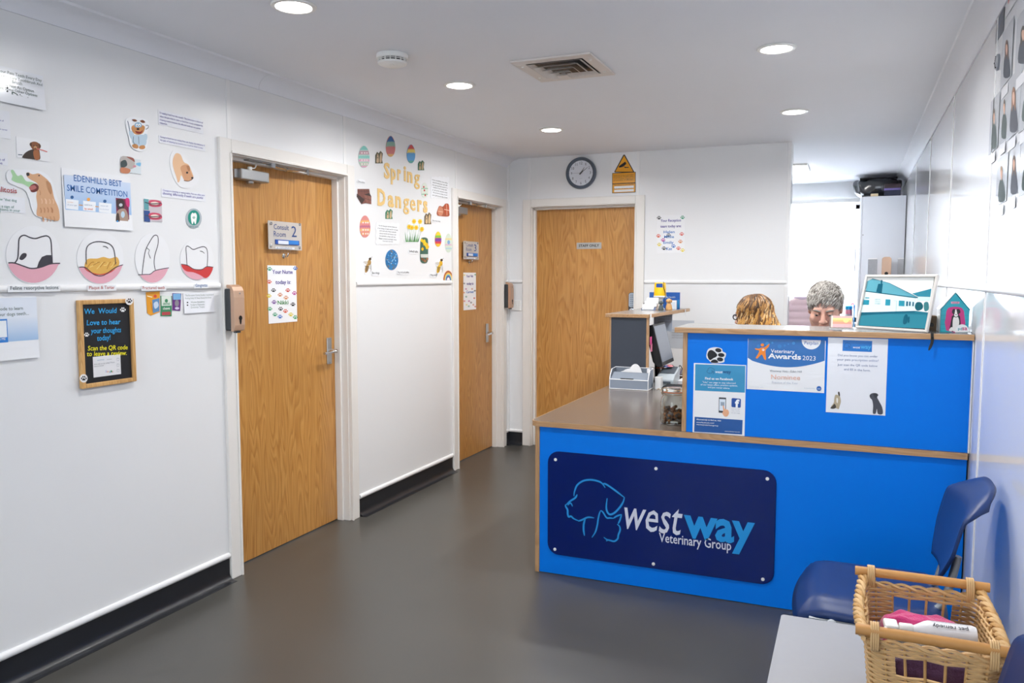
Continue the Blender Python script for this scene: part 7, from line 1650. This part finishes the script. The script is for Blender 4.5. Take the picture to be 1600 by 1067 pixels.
def grey_person():
    sk = skin_mat('skin_rosy', '#dfae9b')
    root, H, HM, hc, f, r, u, hf, hu, nb = person((2.545, 4.5, .47), 'person with short grey hair looking down behind the raised counter', (-.06, -1), (2.547, 4.315, 1.272), R(22), (2.545, 4.50, .555), ((2.46, 4.09, .775), (2.63, 4.09, .775)), .47, sk, '#1f4a44', '#23262e')
    rnd = random.Random(11)
    cols = [mat('hair_grey_%d' % i, c, .8, spec=.15) for i, c in enumerate(('#aaa59f', '#c4c0ba', '#96908a', '#d6d2cc', '#7d7771'))]
    X = [axis(hc[a]-.15, hc[a]+.15, .006, []) for a in range(3)]; F = Field(*X)
    F.ell(H(0, -.014, .030), HM, (.077, .096, .090), .01); F.ell(H(0, .104, -.030), HM, (.085, .074, .092), .01, True); F.ell(H(0, .02, -.12), HM, (.12, .14, .075), .02, True)
    for s_ in (1, -1): F.ell(H(s_*.09, .0, -.012), HM, (.022, .020, .026), .01, True)
    cap = F.mesh('hair', cols[0], root)
    mb = MB()
    def fn(rn, seg):
        while True:
            th = rn.uniform(0, math.pi*.56); ph = rn.uniform(0, 2*math.pi); d = np.array([math.sin(th)*math.cos(ph), math.sin(th)*math.sin(ph), math.cos(th)])
            if d[1] > .30 and d[2] < .50-.42*abs(d[0]): continue
            break
        p = H(0, -.014, .030)+r*d[0]*(.068+.008*max(0, d[2]))+hf*d[1]*.092+hu*d[2]*.086
        nrm = r*d[0]+hf*d[1]+hu*d[2]; com = hf*(.9 if d[1] > -.1 else .1)+r*(.55+rn.uniform(-.5, .5))-hu*(.75 if d[2] < .5 else .25); com = com-nrm*(com@nrm); com /= np.linalg.norm(com)+1e-9
        ln = rn.uniform(.028, .048); pts = [p+nrm*(.006+.012*math.sin(math.pi*min(1, t*1.2))*rn.uniform(.6, 1.1))*1.0+com*ln*t-nrm*.006*t*t for t in [j/seg for j in range(seg+1)]]
        return pts, [.0021*(1-.7*j/seg) for j in range(seg+1)]
    tufts(mb, cols, 2200, fn, rnd); h = mb.build('hair_strands', None, root, smooth=60); h['kind'] = 'stuff'
    for s_ in (1, -1):
        e = MB(); e.tube(smooth_path([tuple(H(s_*.014, .098, .022)), tuple(H(s_*.032, .096, .028)), tuple(H(s_*.050, .082, .022))], 4), [.0022, .003, .003, .0034, .0034, .003, .0026, .002, .0012], 6, flat=1.3).build('eyebrow', cols[2], root, smooth=60)
    office_chair(2.545, 4.52, R(0), 'charcoal office chair carrying the grey-haired person', back_top=.92, seat=.432)
def curly_person():
    sk = skin_mat('skin_pale', '#d8a893')
    fd = (-.92, .39); root, H, HM, hc, f, r, u, hf, hu, nb = person((2.22, 5.06, .47), 'person with long wavy golden-brown hair and glasses, turned away towards the monitor', fd, (2.105, 5.12, 1.188), R(8), (2.205, 5.075, .545), ((1.97, 5.30, .775), (1.95, 5.07, .775)), .47, sk, '#1f4a44', '#23262e')
    rnd = random.Random(21)
    def hm(i, top, bot):
        return grad_mat('hair_gold_%d' % i, top, bot, 1.16, 1.31)
    cols = [hm(0, '#6a4728', '#c48d45'), hm(1, '#45301f', '#7d5226'), hm(2, '#8a5f33', '#d6a257'), hm(3, '#46301d', '#5f3f22'), hm(4, '#a4743f', '#e6c48e')]
    X = [axis(hc[a]-.18, hc[a]+.18, .007, []) for a in range(3)]; F = Field(*X)
    F.ell(H(0, -.022, .026), HM, (.086, .096, .093), .01); F.ell(H(0, -.05, -.05), HM, (.09, .065, .11), .03); F.ell(H(0, .105, -.04), HM, (.07, .062, .105), .01, True); F.mesh('hair', cols[3], root)
    mb = MB()
    def fn(rn, seg):
        seg = 18; side = rn.choice((1, -1)); t0 = rn.uniform(-.085, .075); w_ = rn.uniform(0, 1)
        ph = side*1.3+t0*22+w_*2.5+rn.uniform(-.45, .45); amp = rn.uniform(.009, .014); ln = rn.uniform(.24, .34); fr = rn.uniform(7.6, 8.4)
        a0 = rn.uniform(.05, 1.25)                     # start angle from the parting
        back = rn.random() < .42
        pts = []
        for j in range(seg+1):
            t = j/seg; s = ln*t
            # travel over the skull then fall
            ang = min(math.pi*.56, a0+s/.098); over = max(0, a0+s/.098-math.pi*.56)*.098
            if back:
                d = (side*math.sin(w_*1.1)*math.sin(ang), -math.cos(w_*1.1)*math.sin(ang), math.cos(ang)); b0 = 0
            else:
                d = (side*math.sin(ang), t0/.1*.75*math.sin(ang)**.5, math.cos(ang)); b0 = 0
            p = H(0, -.022, .026)+r*d[0]*.098+hf*d[1]*.107+hu*d[2]*.101
            out = (r*d[0]+hf*d[1]); no = np.linalg.norm(out)+1e-9; out = out/no
            fall = over; p = p-u*fall+out*(.22*fall)-f*fall*.30
            wv = amp*min(1, t*2.2); tn = np.cross(out, u)
            p = p+tn*wv*math.sin(fr*s*9+ph)+out*wv*.3*math.cos(fr*s*9+ph)
            pts.append(p)
        R0 = rn.uniform(.0045, .0080); return pts, [R0*(.6+.5*min(1, j/5))*(1-.7*max(0, (j-12)/6)) for j in range(seg+1)]
    tufts(mb, cols, 520, fn, rnd, k=6); h = mb.build('hair_locks', None, root, smooth=60); h['kind'] = 'stuff'
    g = MB(); gm = mat('glasses_dark', '#2a2030', .25)
    for s_ in (1, -1):
        c = H(s_*.032, .098, .002); g.tube([tuple(c+r*.024*math.cos(a)+hu*.016*math.sin(a)) for a in [2*math.pi*k/20 for k in range(20)]], .0032, 6, closed=True)
        g.tube([tuple(H(s_*.056, .098, .008)), tuple(H(s_*.078, .06, .012)), tuple(H(s_*.082, -.005, .012)), tuple(H(s_*.080, -.03, -.004))], .0026, 6)
    g.tube([tuple(H(-.009, .106, .008)), tuple(H(0, .109, .010)), tuple(H(.009, .106, .008))], .0024, 6); g.build('glasses', gm, root, smooth=50)
    office_chair(2.225, 5.07, math.atan2(-(-fd[0]), -fd[1]) if False else math.atan2(fd[0], -fd[1]), 'charcoal office chair carrying the wavy-haired person', back_top=.90, seat=.422)
grey_person(); curly_person()
flush_text()
